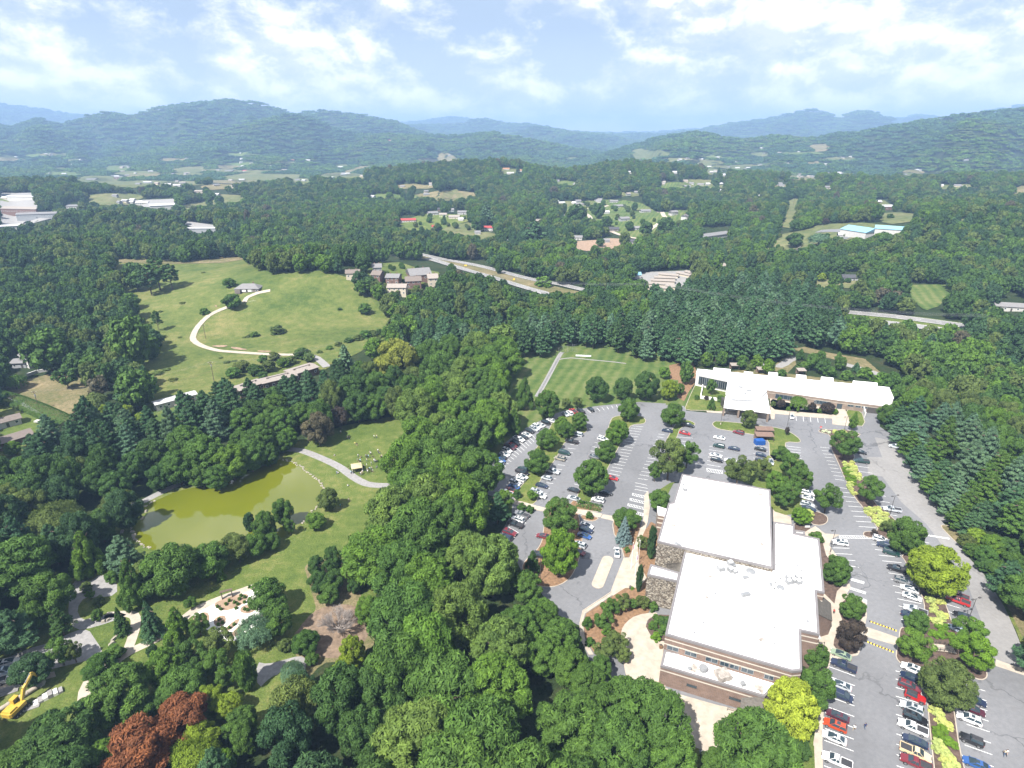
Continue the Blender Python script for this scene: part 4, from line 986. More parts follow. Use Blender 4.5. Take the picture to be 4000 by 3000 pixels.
# roof equipment: each piece a part of the building
def on(r, x, y, z): return at(px(r, x, y), z)
def unit(x, y, z, sx, sy, sz, fans=0, rz=.25, mat='metal_grey'):
    p = on('4', x, y, z); m = MB(); m.box((0, 0, sz/2+.12), (sx, sy, sz)); m.box((0, 0, .06), (sx*.9, sy*.9, .12))
    for k in range(6): m.box((-sx/2+sx*(k+.5)/6, -sy/2-.02, sz*.55), (sx/9, .05, sz*.6), 0)
    u = m.build('rooftop_unit', MATS[mat], BB, loc=(p.x, p.y, z+.005), rz=rz)
    for k in range(fans):
        f = MB(); xx = -sx/2+sx*(k+.5)/fans; f.tube((xx, 0, sz+.12), (xx, 0, sz+.28), min(sx/fans, sy)*.4, n=12); f.build('fan', MATS['coping_white'], u)
def vent(x, y, z, r, h, mat='metal_grey'):
    p = on('4', x, y, z); m = MB(); m.tube((0, 0, 0), (0, 0, h*.7), r*.75, n=12); m.tube((0, 0, h*.7), (0, 0, h), r, r*.85, n=12)
    m.build('vent', MATS[mat], BB, loc=(p.x, p.y, z+.01))
for a in ((572,590,ZB,1.6,1.6,1.1,1), (625,565,ZB,1.5,1.5,1.2,1), (627,597,ZB,1.5,1.5,1.1,1), (650,604,ZB,1.2,1.2,.7,1), (770,553,ZB,2.6,1.2,.8,2), (800,553,ZB,1.6,1.2,.9,1), (820,560,ZB,1.2,1.2,.8,1),
          (940,640,ZB,1.5,1.3,1.0,1), (940,662,ZB,1.5,1.3,1.0,1), (990,640,ZB,1.5,1.3,1.0,1), (993,662,ZB,1.5,1.3,1.0,1), (968,655,ZB,1.4,1.4,1.0,1), (707,728,ZB,2.4,1.0,.7,0), (583,1168,ZC,3.0,2.8,1.3,0), (692,1212,ZC,.9,.9,.8,0), (380,160,ZA,1.3,1.2,.9,1), (708,632,ZB,1.6,.9,.3,0)):
    unit(*a[:6], fans=a[6], mat='stain' if a[0] == 583 else 'metal_grey')
for a in ((478,1135,ZC,1.05,1.4), (895,690,ZB,1.0,.6), (735,600,ZB,1.3,.5), (648,573,ZB,.5,.8), (843,672,ZB,.5,.6), (372,130,ZA,.35,.5), (440,142,ZA,.3,.4), (430,880+50,ZB,.3,.4), (478,875,ZB,.3,.4), (1042,870,ZB,.35,.4), (987,570,ZB,.35,.4), (895,640,ZB,.3,.5), (812,815,ZB,.3,.4), (545,720,ZB,.3,.4), (1010,595,ZB,.3,.4), (405,1127,ZC,.5,.6), (335,450,ZA,.7,.4), (352,458,ZA,.4,.5)): vent(*a)
def sheet_roof(x, y, z, r, sx=1.0):
    """weathering stain pan under a drain: a thin dish on the roof"""
    p = on('4', x, y, z); m = MB(); n = 14
    V = [(r*sx*math.cos(2*PI*k/n)*random.uniform(.6, 1.2), r*math.sin(2*PI*k/n)*random.uniform(.6, 1.2), 0) for k in range(n)]
    m.poly([(0, 0, .0)]+V, [(0, 1+k, 1+(k+1) % n) for k in range(n)]); m.build('roof_stain', MATS['stain'], BB, loc=(p.x, p.y, z+.02))
for a in ((318,350,ZA,1.0), (788,183,ZA,.9), (795,450,ZA,.9), (345,260,ZA,.7), (518,625,ZB,.7), (498,737,ZB,.6), (795,965,ZB,.8), (785,1228,ZC,1.3), (385,180,ZA,.5), (430,1120,ZC,1.3)): sheet_roof(*a)
def conduit(pts, z):
    m = MB(); q = [on('4', *p, z) for p in pts]
    for a, b in zip(q[:-1], q[1:]): m.tube(a+Vector((0, 0, .15)), b+Vector((0, 0, .15)), .06, n=5)
    for a, b in zip(q[:-1], q[1:]):
        L = (b-a).length; k = int(L/4)
        for j in range(k+1): p = a.lerp(b, j/max(k, 1)); m.box((p.x, p.y, p.z+.08), (.35, .35, .15))
    m.build('roof_conduit', MATS['metal_grey'], BB)
conduit([(868,340), (870,660), (866,900), (862,1080)], ZB); conduit([(440,140), (787,205), (785,340), (850,348)], ZA); conduit([(385,448), (640,505), (755,540)], ZA); conduit([(607,598), (607,630), (862,690), (935,668)], ZB); conduit([(630,1215), (805,1265)], ZC)
# steps and railing by the service yard
def railing(pts, label, h=1.0, mat='dark_metal', cat='railing', step=1.5, z=.12):
    q = [at(p) for p in pts]; root = thing('railing', (q[0].x, q[0].y, z), label, cat)
    for a, b in zip(q[:-1], q[1:]):
        n = max(1, int((b-a).length/step))
        for j in range(n+1):
            p = a.lerp(b, j/n); m = MB(); m.tube((0, 0, 0), (0, 0, h), .04, n=5); m.build('post', MATS[mat], root, loc=(p.x-q[0].x, p.y-q[0].y, 0))
        for hh in (h, h*.5):
            m = MB(); m.tube(a-q[0]+Vector((0, 0, hh)), b-q[0]+Vector((0, 0, hh)), .035, n=5); m.build('rail', MATS[mat], root)
railing(P('4', 608,1350, 652,1362, 660,1362), 'short dark railing at the top of the service yard ramp')
railing(P('4', 656,1380, 640,1450, 632,1520), 'dark railing down the right side of the service yard')
# stones of the fieldstone walls that face the camera stand proud: the larger ones are parts
def stones(a, b, z0, z1, n):
    u = (b-a); u.z = 0; L = u.length; u.normalize(); nn = Vector((u.y, -u.x, 0)); an = math.atan2(u.y, u.x); ms = []
    if nn.y > 0 and abs(nn.y) > abs(nn.x): nn = -nn
    for k in range(5):
        m = MB(); m.box((0, 0, 0), (1.0, .16, 1.0), 0, 0, .82); ms.append(mesh('stone', m.v, m.f)); ms[-1].materials.append(MATS[['stone_a', 'stone_b', 'stone_c'][k % 3]])
    for k in range(n):
        s = random.uniform(0, L); z = random.uniform(z0+.3, z1-.4)
        o = meshobj('stone', ms[k % 5], None, BB); o.location = (a.x+u.x*s+nn.x*.06, a.y+u.y*s+nn.y*.06, z); o.rotation_euler = (0, random.uniform(-.3, .3), an); o.scale = (random.uniform(.35, .75), .6, random.uniform(.2, .42))
for nm, c in (('stone_a', (.30, .27, .22)), ('stone_b', (.11, .09, .07)), ('stone_c', (.19, .165, .135))): plain(nm, c, .9, .12, 1)
stones(at(px('4', 232,438), ZA), at(px('4', 380,475), ZA), 0, ZA-.6, 125)
stones(at(px('4', 178,618), ZB-.6), at(px('4', 342,655), ZB-.6), 0, ZB-1.2, 165)

# ------------------------------------------------------------------ the low white building
WB = thing('white_roof_building', (0, 0, 0), 'long low building with stepped white roofs and a canopied entrance beyond the car park', 'building')
ZU, ZL, ZE = 6.6, 4.5, 5.6
block(WB, 'u', P('2', 275,203, 1930,362, 1970,455, 860,338, 545,300, 265,243), 0, ZU, 'white_wall', cope='coping_white', ch=.15)
block(WB, 'l', P('2', 858,334, 1400,400, 1940,470, 1935,525, 1500,470, 860,378), 0, ZL, 'tan_brick', cope='coping_white', ch=.15, bands=((2.9, .18),))
block(WB, 'e', P('2', 540,302, 858,336, 872,395, 800,470, 552,460, 520,420), 0, ZE+.6, 'white_wall', cope='coping_white', ch=.2)
cn = P('2', 520,425, 872,395, 905,575, 503,525)
w_ = [at(p, ZE-.5) for p in cn]; m = MB(); m.prism(w_, ZE-1.3, ZE-.5); m.build('canopy', MATS['roof_membrane'], WB)
for x, y in ((512,535), (640,552), (770,568), (895,585)):
    p = at(px('2', x, y), ZE-1.0); m = MB(); m.box((p.x, p.y-.6 if False else p.y+.8, (ZE-1.3)/2), (.7, .7, ZE-1.3)); m.build('pillar', MATS['tan_brick'], WB)
a, b = at(px('2', 520,505), ZE-1), at(px('2', 885,550), ZE-1); c_ = Vector((0, 7.5, 0))
m = MB(); m.prism([a+Vector((1, 5, 0)), b+Vector((-1, 5, 0)), b+Vector((-1, 9, 0)), a+Vector((1, 9, 0))], 0, ZE-1.4); m.build('entrance_wall', MATS['dark_metal'], WB)
for x0, y0, x1, y1 in ((410,190,560,235), (675,222,755,255), (885,227,970,290), (1125,248,1215,298), (1340,268,1450,318), (1615,302,1830,360)):
    pp = P('2', x0+4, y0, x1, y0+(x1-x0)*.09, x1, y1, x0, y1-(x1-x0)*.05); q = [at(p, ZU+1.2) for p in pp]; m = MB(); m.prism(q, ZU, ZU+1.2, 0, 1); m.build('roof_monitor', [MATS['white_wall'], MATS['roof_membrane']], WB)
# glazed wall left of the entrance: mullions and panes
ga, gb = at(px('2', 300,251), ZU), at(px('2', 545,302), ZU); nn = Vector(((gb-ga).y, -(gb-ga).x, 0)).normalized()
for k in range(14):
    p = ga.lerp(gb, (k+.5)/14); window(WB, (p.x+nn.x*.1, p.y+nn.y*.1), 3.6, 1.9, 4.2, nn, 1)
ga, gb = at(px('2', 560,304), ZU), at(px('2', 850,338), ZU)
for k in range(14):
    p = ga.lerp(gb, (k+.5)/14); window(WB, (p.x+nn.x*.1, p.y+nn.y*.1), ZU-.8, 1.6, .8, nn, 1)
la, lb = at(px('2', 860,378), ZL), at(px('2', 1500,470), ZL); nl = Vector(((lb-la).y, -(lb-la).x, 0)).normalized()
for t, wd, hg in ((.27, 7.5, 2.2), (.43, 5, 2.0), (.80, 6.5, 1.8), (.70, 1.2, 1.0)):
    p = la.lerp(lb, t); window(WB, (p.x, p.y), 1.9, wd, hg, nl, 4)
la, lb = at(px('2', 1500,470), ZL), at(px('2', 1935,525), ZL); nl = Vector(((lb-la).y, -(lb-la).x, 0)).normalized()
for t, wd, hg in ((.25, 2.6, .9), (.40, 2.2, .9), (.53, 2.2, .9)):
    p = la.lerp(lb, t); window(WB, (p.x, p.y), 2.4, wd, hg, nl, 2)
p = la.lerp(lb, .80); m = MB(); m.box((0, 0, 0), (9, .2, 2.9)); m.build('garage_door', MATS['dark_metal'], WB, loc=(p.x+nl.x*.1, p.y+nl.y*.1, 1.45), rz=math.atan2((lb-la).y, (lb-la).x))
p = la.lerp(lb, .03); m = MB(); m.box((0, 0, 0), (2.2, .25, 2.6)); m.build('door', MATS['glass'], WB, loc=(p.x+nl.x*.15, p.y+nl.y*.15, 1.3), rz=math.atan2((lb-la).y, (lb-la).x))
# skylight slot, roof vents on the entrance block
for x, y, sx, sy, sz in ((665,478,9.5,.9,.5), (645,365,1.4,1.2,.8), (722,395,2.2,1.4,.8), (665,362,.8,.8,.6), (690,420,1.3,1.3,.5)):
    p = at(px('2', x, y), ZE+.6); m = MB(); m.box((0, 0, sz/2), (sx, sy, sz)); m.build('rooftop_unit', MATS['metal_grey'], WB, loc=(p.x, p.y, ZE+.61), rz=-.15)
def lowwall(r, pts, h, label, mat='white_wall', name='low_wall', cat='wall', t=.35):
    q = [at(px(r, *p)) for p in pts]; root = thing(name, (q[0].x, q[0].y, 0), label, cat)
    for a, b in zip(q[:-1], q[1:]):
        d = b-a; c = (a+b)/2-q[0]; m = MB(); m.box((c.x, c.y, h/2), (d.length+t, t, h), 0, math.atan2(d.y, d.x)); m.build('wall_panel', MATS[mat], root)
        m = MB(); m.box((c.x, c.y, h+.06), (d.length+t+.1, t+.1, .12), 0, math.atan2(d.y, d.x)); m.build('coping', MATS['coping_white'], root)
lowwall('2', ((322,345), (300,460), (440,478), (540,490)), 1.5, 'white capped courtyard wall left of the canopied entrance')
lowwall('2', ((1690,520), (1718,625)), 2.6, 'pale green screen wall beside the service drive of the white building', t=.3)
# ------------------------------------------------------------------ trees placed one by one
def T(r, x, y, wpx, kind, tint, name, label, cat='tree', asp=1.0, group=None, jit=.04):
    """x, y: middle of the crown in the view; wpx: its width there; asp: height over width"""
    s = REG[r][2]; h = 10.0
    for _ in range(4):
        p = at(px(r, x, y), h*.52); dep = p.y*CT-(p.z-H)*ST; rad = wpx/s*dep/F/2; h = 2*rad*asp
    rad *= 1.07; h *= 1.03
    if math.hypot(p.x, p.y) > 330:      # on the slopes
        g = ground(px(r, x, y + wpx*asp*.42)); dep = g.y*CT-(g.z-H)*ST; rad = wpx/s*dep/F/2; h = 2*rad*asp
        return tree(kind, g.x, g.y, rad, h, tint, name, label, cat, group, z=g.z, jitter=jit)
    return tree(kind, p.x, p.y, rad, h, tint, name, label, cat, group, z=0, jitter=jit)
BT, PT, SHR = 'broadleaf_tree', 'pine_tree', 'shrub'
T('3', 920, 620, 370, 'maple', 'bright', BT, 'bright lime green tree on the orange mulch island in the lower left car park', asp=1.35)
T('3', 925, 300, 400, 'open', 'green', BT, 'dark feathery tree behind the bright lime tree on the mulch island', asp=.95)
T('3', 665, 690, 160, 'cone', 'dark', BT, 'small dark cone shaped tree beside the lamp on the mulch island', asp=1.55)
T('3', 1515, 400, 165, 'spruce', 'blue', 'blue_spruce', 'blue grey spruce by the entrance walk of the brick building', 'spruce', asp=1.7)
T('3', 1535, 300, 250, 'round', 'green', BT, 'low wide tree just behind the blue spruce', asp=.7)
T('3', 1770, 520, 100, 'column', 'deep', 'columnar_tree', 'thick dark columnar tree against the stone wall near the flagpoles', 'columnar tree', asp=3.6)
T('3', 1655, 850, 70, 'column', 'deep', 'columnar_tree', 'thin dark columnar tree before the stone wing by the walk', 'columnar tree', asp=4.4)
T('3', 1680, 530, 120, 'open', 'olive', BT, 'thin olive tree between the flagpoles and the columnar tree', asp=1.3)
T('1', 1255, 525, 215, 'round', 'dark', BT, 'lone dark round tree at the near edge of the sports field', asp=1.1)
T('1', 1505, 520, 185, 'round', 'dark', BT, 'dark round tree second in the line at the field edge', asp=1.15)
T('1', 1720, 490, 260, 'maple', 'dark', BT, 'largest dark round tree in the line at the field edge', asp=1.05)
T('1', 1920, 530, 165, 'maple', 'lime', BT, 'yellow green tree at the right end of the field edge line', asp=1.2)
T('1', 1885, 370, 110, 'round', 'fresh', BT, 'small green tree behind the yellow green one by the field', asp=1.0)
T('1', 2030, 520, 90, 'oval', 'green', BT, 'small narrow tree right of the yellow green tree at the field', asp=1.2)
T('1', 590, 550, 190, 'cone', 'green', BT, 'tall cone shaped tree by the chain link path left of the field', asp=1.7)
T('1', 805, 665, 235, 'oval', 'green', BT, 'dense oval tree at the corner of the field and the parking row', asp=1.15)
T('1', 490, 810, 175, 'cone', 'green', BT, 'broad cone shaped tree above the upper end of the left parking row', asp=1.45)
T('1', 975, 655, 110, 'open', 'olive', BT, 'brownish green bushy tree at the near left corner of the field', asp=.95)
T('1', 1080, 645, 110, 'open', 'olive', BT, 'thin pale bushy tree beside the brownish one at the field corner', asp=1.0)
T('1', 1555, 715, 205, 'round', 'green', BT, 'round green tree on the kerbed island at the top of the central car park', asp=1.05)
T('1', 1960, 765, 215, 'round', 'green', BT, 'round green tree on the island before the long white building', asp=1.0)
T('1', 930, 860, 160, 'maple', 'fresh', BT, 'yellowish green tree at the left of the top clump in the left median', asp=1.1)
T('1', 1100, 820, 170, 'maple', 'green', BT, 'light green tree at the right of the top clump in the left median', asp=1.05)
T('1', 970, 900, 170, 'round', 'green', BT, 'green tree at the near side of the top clump in the left median', asp=.9)
T('1', 800, 990, 210, 'round', 'green', BT, 'round tree second from the top in the left median', asp=.95)
T('1', 705, 1200, 240, 'round', 'green', BT, 'round tree third from the top in the left median', asp=.95)
T('1', 1450, 925, 225, 'maple', 'fresh', BT, 'yellow tinged tree near the top of the central median', asp=1.1)
T('1', 1340, 1100, 200, 'round', 'green', BT, 'green tree in the middle of the central median', asp=1.0)
T('1', 1205, 1340, 340, 'maple', 'green', BT, 'very large round tree at the lower end of the central median', asp=1.02)
T('1', 520, 1490, 80, 'shrub', 'dark', SHR, 'clipped dark round shrub at the foot of the left median', 'shrub', asp=1.1)
T('1', 665, 1505, 120, 'open', 'fresh', BT, 'small light green tree on mulch at the foot of the left median', asp=.75)
T('1', 390, 1560, 210, 'open', 'fresh', BT, 'light green bushy tree beside the walkway left of the car park', asp=.95)
T('3', 435, 230, 80, 'cone', 'fresh', BT, 'small upright tree by the grey pickup in the lower left bay', asp=1.6)
T('3', 1190, 265, 70, 'shrub', 'green', SHR, 'small bush on the mulch spot at the pedestrian crossing', 'shrub', asp=1.0)
T('3', 565, 190, 95, 'shrub', 'hedge', SHR, 'left of the two clipped green mounds at the walkway', 'shrub', asp=.75)
T('3', 640, 208, 85, 'shrub', 'hedge', SHR, 'right of the two clipped green mounds at the walkway', 'shrub', asp=.75)
T('3', 1540, 585, 55, 'shrub', 'green', SHR, 'small bush on the mulch below the blue spruce', 'shrub', asp=1.0)
T('3', 345, 570, 220, 'round', 'green', BT, 'round green tree at the left kerb of the lower drive', asp=.95)
T('3', 420, 650, 170, 'round', 'green', BT, 'green tree overhanging the left kerb of the lower drive', asp=.9)
# around the brick building
T('1', 1935, 1180, 360, 'open', 'olive', BT, 'large loose olive tree behind the upper left corner of the brick building', asp=1.15)
T('1', 1800, 1290, 150, 'open', 'green', BT, 'small olive tree at the edge of the stalls by the brick building', asp=1.3)
T('1', 2100, 1130, 240, 'open', 'green', BT, 'tree right of the large loose olive one behind the brick building', asp=1.1)
T('1', 1840, 1560, 210, 'round', 'green', BT, 'round tree between the hatched stalls and the brick building', asp=.95)
for k, a in enumerate(((630,1090,260,'olive'), (830,1080,190,'olive'), (1090,1050,230,'green'), (1180,1160,200,'green'), (960,1200,220,'fresh'), (1060,1260,220,'green'), (1020,1330,180,'green'))):
    T('2', a[0], a[1], a[2], 'open', a[3], BT, ['loose olive tree at the left of the group behind the brick building', 'thin olive tree between two fuller ones behind the brick building', 'full green tree at the back of the group behind the brick building', 'green tree at the right edge of the group behind the brick building', 'fresh green tree leaning over the back corner of the brick building', 'darker tree in the middle of the group behind the brick building', 'low green tree at the near side of the group by the brick corner'][k], asp=1.05)
T('2', 1000, 935, 145, 'round', 'green', BT, 'small round tree on the grass strip right of the middle car park', asp=.9)
T('2', 1400, 1330, 260, 'open', 'green', BT, 'tree in the round kerbed bed at the back of the brick building', asp=1.0)
T('2', 1175, 1475, 180, 'maple', 'bright', BT, 'bright green low tree by the back corner of the brick building', asp=.85)
T('2', 1235, 1450, 90, 'shrub', 'hosta', SHR, 'white flowering shrub beside the bright green tree', 'shrub', asp=.9)
T('5', 215, 1180, 140, 'shrub', 'green', SHR, 'wide dark bush at the upper right corner of the brick building', 'shrub', asp=.7)
T('5', 395, 1490, 260, 'oval', 'green', BT, 'oval tree first down the right wall of the brick building', asp=1.1)
T('6', 475, 360, 215, 'oval', 'green', BT, 'rounded tree second down the right wall of the brick building', asp=1.05)
T('6', 470, 600, 235, 'open', 'brown', BT, 'dark purple brown tree by the pale crossing at the brick building', asp=1.35)
T('6', 185, 750, 215, 'oval', 'green', BT, 'round tree beside the green sedan at the brick wall', asp=1.0)
T('6', 190, 1010, 300, 'oval', 'green', BT, 'green tree behind the big yellow one beside the brick building', asp=1.15)
T('4', 960, 1345, 300, 'maple', 'yellow', BT, 'big golden yellow tree at the near right corner of the brick building', asp=1.22)
T('4', 760, 1580, 480, 'maple', 'green', BT, 'large green tree at the bottom edge below the service yard', asp=.9)
T('4', 560, 1650, 200, 'maple', 'green', BT, 'green tree at the bottom edge left of the large one', asp=1.0)
T('4', 1000, 1560, 120, 'oval', 'dark', BT, 'dark green tree tucked under the golden tree', asp=1.0)
# planted median on the right
T('5', 480, 330, 300, 'open', 'green', BT, 'wide green tree at the far end of the planted median', asp=.92)
T('5', 555, 130, 90, 'open', 'fresh', BT, 'young slender tree near the lawn of the white building', asp=1.6)
T('5', 715, 755, 270, 'open', 'green', BT, 'wide green tree half way along the planted median', asp=1.0)
T('5', 1055, 1180, 345, 'oval', 'green', BT, 'big round dull green tree where the two medians meet', asp=1.0)
T('5', 900, 1080, 160, 'shrub', 'olive', SHR, 'olive bush in front of the silver pickup on the median', 'shrub', asp=.9)
T('5', 750, 1135, 65, 'shrub', 'brown', SHR, 'small reddish bush at the tip of the median', 'shrub', asp=.9)
T('5', 1325, 1500, 540, 'maple', 'lime', BT, 'huge lime yellow tree over the right car park', asp=.92)
T('6', 1000, 480, 200, 'oval', 'green', BT, 'dark round tree left of the little bridge on the median', asp=.9)
T('6', 985, 680, 300, 'open', 'fresh', BT, 'spreading green tree at the left end of the little footbridge', asp=.9)
T('6', 1440, 560, 270, 'open', 'fresh', BT, 'spreading light green tree above the right end of the footbridge', asp=.85)
T('6', 1465, 730, 340, 'open', 'bright', BT, 'spreading light green tree below the right end of the footbridge', asp=.85)
T('6', 1235, 985, 430, 'maple', 'olive', BT, 'large dark olive round tree on the right median', asp=.98)
# in front of the white building
T('2', 720, 635, 150, 'oval', 'olive', BT, 'oval olive tree on the oval lawn before the entrance canopy', asp=1.1)
T('2', 400, 495, 75, 'cone', 'green', BT, 'small pointed tree on the lawn left of the entrance canopy', asp=1.6)
T('2', 395, 360, 100, 'open', 'green', BT, 'loose tree inside the walled court left of the entrance', asp=1.4)
T('2', 180, 235, 130, 'oval', 'green', BT, 'oval tree at the left end of the white building', asp=1.6)
T('2', 50, 380, 150, 'maple', 'lime', BT, 'yellow green tree on the orange mulch left of the white building', asp=1.1)
T('2', 1150, 500, 130, 'willow', 'fresh', 'willow_tree', 'pale green weeping tree in front of the brick wall of the white building', 'willow', asp=.95)
T('2', 1000, 505, 85, 'round', 'brown', BT, 'dark reddish small tree left of the weeping tree', asp=.9)
T('2', 1265, 530, 70, 'round', 'brown', BT, 'dark reddish small tree right of the weeping tree', asp=1.1)
T('2', 1400, 540, 120, 'round', 'brown', BT, 'wide dark small tree at the right of the courtyard bed', asp=.8)
T('2', 1640, 610, 60, 'cone', 'fresh', BT, 'young pale tree on the lawn by the pale screen wall', asp=1.6)
T('2', 1615, 690, 70, 'open', 'fresh', BT, 'young pale tree at the kerb tip beside the lamp post', asp=1.2)
T('2', 1050, 740, 45, 'open', 'brown', BT, 'thin nearly leafless tree on the grass tip by the crossing', asp=1.8)
for k, (x, y, w_) in enumerate(((270,445,50), (355,450,45), (475,455,70), (985,460,40), (1465,570,55), (1335,560,45), (930,500,50), (1060,545,40))):
    T('2', x, y, w_, 'shrub', ['green', 'brown', 'green', 'fresh', 'fresh', 'fresh', 'olive', 'fresh'][k], SHR, ['green bush at the outer corner of the courtyard wall', 'dark red bush below the courtyard wall', 'green bush between courtyard wall and canopy', 'small light bush at the upper left of the court bed', 'light bush at the right end of the court bed', 'light bush beside the wide dark tree in the court bed', 'grey green bush by the corner of the entrance block', 'small pale bush below the weeping tree'][k], 'shrub', asp=.9)
for k, (x, y, w_, kd, tn) in enumerate(((350,130,120,'oval','green'), (480,120,120,'oval','green'), (650,150,110,'round','green'), (780,150,110,'round','fresh'), (880,190,120,'round','bright'), (720,190,80,'shrub','olive'), (1180,180,110,'shrub','green'), (1260,150,130,'round','green'), (1350,190,120,'round','dark'), (1330,100,90,'oval','green'),
     (1500,160,110,'oval','green'), (1640,190,80,'cone','pine'), (1490,90,70,'cone','green'), (1160,80,90,'cone','dark'), (1720,240,130,'shrub','fresh'), (1860,290,150,'shrub','fresh'), (1930,330,160,'round','green'), (1000,240,90,'shrub','green'), (1420,230,120,'shrub','green'), (1560,260,120,'shrub','green'), (2010,420,150,'round','green'), (2080,330,120,'round','green'), (1900,600,150,'round','green'), (1990,560,170,'pine','green'))):
    T('2', x, y, w_, kd, tn, BT if kd not in ('shrub', 'pine') else (SHR if kd == 'shrub' else PT), 'garden tree growing in the planting right behind the long white building' if kd != 'shrub' else 'low bush in the planting right behind the long white building', 'tree' if kd != 'shrub' else 'shrub', asp=1.15 if kd != 'shrub' else .7, group='planting behind the white building', jit=.12)
# entrance beds of the brick building
for k, (x, y, w_, kd, tn) in enumerate(((1500,1080,190,'open','olive'), (1380,1130,200,'open','green'), (1320,1250,210,'open','green'), (1345,1340,120,'open','fresh'), (1680,1080,150,'open','olive'), (1780,1110,100,'shrub','green'), (1450,1440,230,'open','olive'), (1330,1530,250,'open','olive'), (1500,1560,180,'open','olive'), (1600,1090,110,'open','green'))):
    T('3', x, y, w_, kd, tn, BT if kd != 'shrub' else SHR, ['olive airy tree nearest the entrance walk', 'green tree above the curved walk bed', 'green tree in the middle of the curved walk bed', 'bright low tree left of the orange mulch', 'olive tree by the foot of the stone wing', 'grey bush at the corner of the stone wing', 'airy olive tree at the left edge of the plaza', 'airy olive tree at the bottom of the curved walk', 'airy olive tree at the lower left of the plaza', 'small green tree between two olive ones by the stone wing'][k], 'tree' if kd != 'shrub' else 'shrub', asp=.85)
for k, (x, y, w_) in enumerate(((1175,1260,100), (1195,1440,95), (1585,940,40), (1820,1230,110), (1880,1330,110), (1810,1390,100), (1780,1290,90), (1900,1250,120))):
    T('3', x, y, w_, 'shrub', ['hedge', 'hedge', 'bright', 'green', 'green', 'bright', 'green', 'dark'][k], SHR, ['clipped hedge mound inside the curve of the drive', 'second clipped hedge mound lower down the curved drive', 'small lime plant beside the dark bin at the walk', 'leafy bush at the top of the bed beside the plaza', 'leafy bush against the brick wall beside the plaza', 'bright leafy bush at the foot of the bed beside the plaza', 'leafy bush at the left of the bed beside the plaza', 'dark bush in the corner between stone and brick walls'][k], 'shrub', asp=.8 if k != 0 else 1.2)
# yellow-leaved perennials on the median: single plants of the large clumps
HL = 'pale yellow green leafy perennial massed on the planted median'
def hostas(r, pts, w_, tint='hosta'):
    for x, y in pts: T(r, x, y, w_*random.uniform(.8, 1.2), 'shrub', tint, 'perennial', HL if tint == 'hosta' else 'bright green leafy perennial massed on the planted median', 'plant', asp=.5, group='perennials on the median', jit=.1)
def fillpts(poly, step):
    xs = [p[0] for p in poly]; ys = [p[1] for p in poly]; o = []
    y = min(ys)
    while y < max(ys):
        x = min(xs)
        while x < max(xs):
            q = (x+random.uniform(-.3, .3)*step, y+random.uniform(-.3, .3)*step*.8)
            if inpoly(np.array([q[0]]), np.array([q[1]]), poly)[0]: o.append(q)
            x += step
        y += step*.8
    return o
hostas('5', fillpts([(380,195), (480,190), (500,230), (380,240)], 28), 40)
hostas('5', fillpts([(440,490), (560,480), (640,640), (590,650), (530,600), (450,510)], 34), 52)
hostas('5', fillpts([(440,520), (520,540), (560,620), (600,700), (560,700), (480,620)], 34), 50, 'bright')
hostas('5', fillpts([(480,650), (540,650), (590,800), (560,800), (500,710)], 32), 46)
hostas('5', fillpts([(640,900), (800,885), (880,990), (860,1040), (800,1090), (700,990)], 36), 55)
hostas('6', [(1110,290), (1160,310), (1200,300), (1140,350), (1130,380), (1190,410), (1230,420), (1130,460), (1170,470), (1200,440)], 75)
hostas('6', [(1180,515), (1240,510), (1210,540), (1140,570), (1180,575), (1280,590), (1330,620)], 80, 'bright')
hostas('6', [(1150,1180), (1180,1220), (1200,1280), (1240,1310), (1170,1450), (1200,1490), (1160,1500), (1240,1540), (1270,1580), (1220,1590), (1310,1630), (1260,1650)], 90)
hostas('6', [(1160,1350), (1210,1340), (1180,1390), (1260,1430), (1290,1460), (1240,1440)], 95, 'bright')
for x, y in ((275,200), (300,195), (330,210)): T('5', x, y, 34, 'shrub', (.55, .58, .45), 'perennial', 'white flowering plant at the tip of the median by the red sign', 'plant', asp=.7, group='white flowers at the median tip')
# right edge woods near the road
for k, (x, y, w_, tn) in enumerate(((1690,1180,190,'lime'), (1840,1250,220,'fresh'), (1780,1350,200,'green'), (1600,1220,160,'olive'), (1900,1500,200,'green'), (2030,1420,230,'green'), (1650,1300,150,'green'), (1980,1280,220,'dark'), (2080,1560,200,'bright'), (1760,1440,150,'dark'))):
    T('5', x, y, w_, 'maple', tn, BT, 'bushy tree on the bank right of the curving road', 'tree', asp=.9, group='trees on the bank right of the road', jit=.12)
T('6', 1790, 120, 140, 'round', 'bright', BT, 'bright green tree at the right frame edge above the dry verge', asp=1.0)
# ---- park around the pond
T('7', 790, 110, 180, 'round', 'olive', BT, 'olive tree standing alone at the right end of the pond', asp=1.05)
T('7', 690, 280, 165, 'round', 'fresh', BT, 'low round tree alone on the near right bank of the pond', asp=.82)
for k, (x, y, w_, kd, tn, a) in enumerate(((420,210,180,'oval','green',1.3), (280,330,200,'oval','green',1.4), (150,290,90,'column','deep',1.9), (60,520,200,'round','olive',1.1), (200,480,190,'round','green',1.1), (330,450,150,'round','green',1.0), (480,330,110,'open','green',1.3), (-60,560,190,'round','green',1.0))):
    T('7', x, y, w_, kd, tn, BT, ['tall leaning tree on the near bank of the pond', 'dense green tree on the near bank of the pond', 'dark narrow tree standing at the near waterline', 'olive bushy tree at the lower bank of the pond', 'green bushy tree at the middle of the lower bank', 'green tree before the tall leaning one on the near bank', 'loose tree right of the tall leaning one on the bank', 'green tree at the left of the near bank row'][k], asp=a)
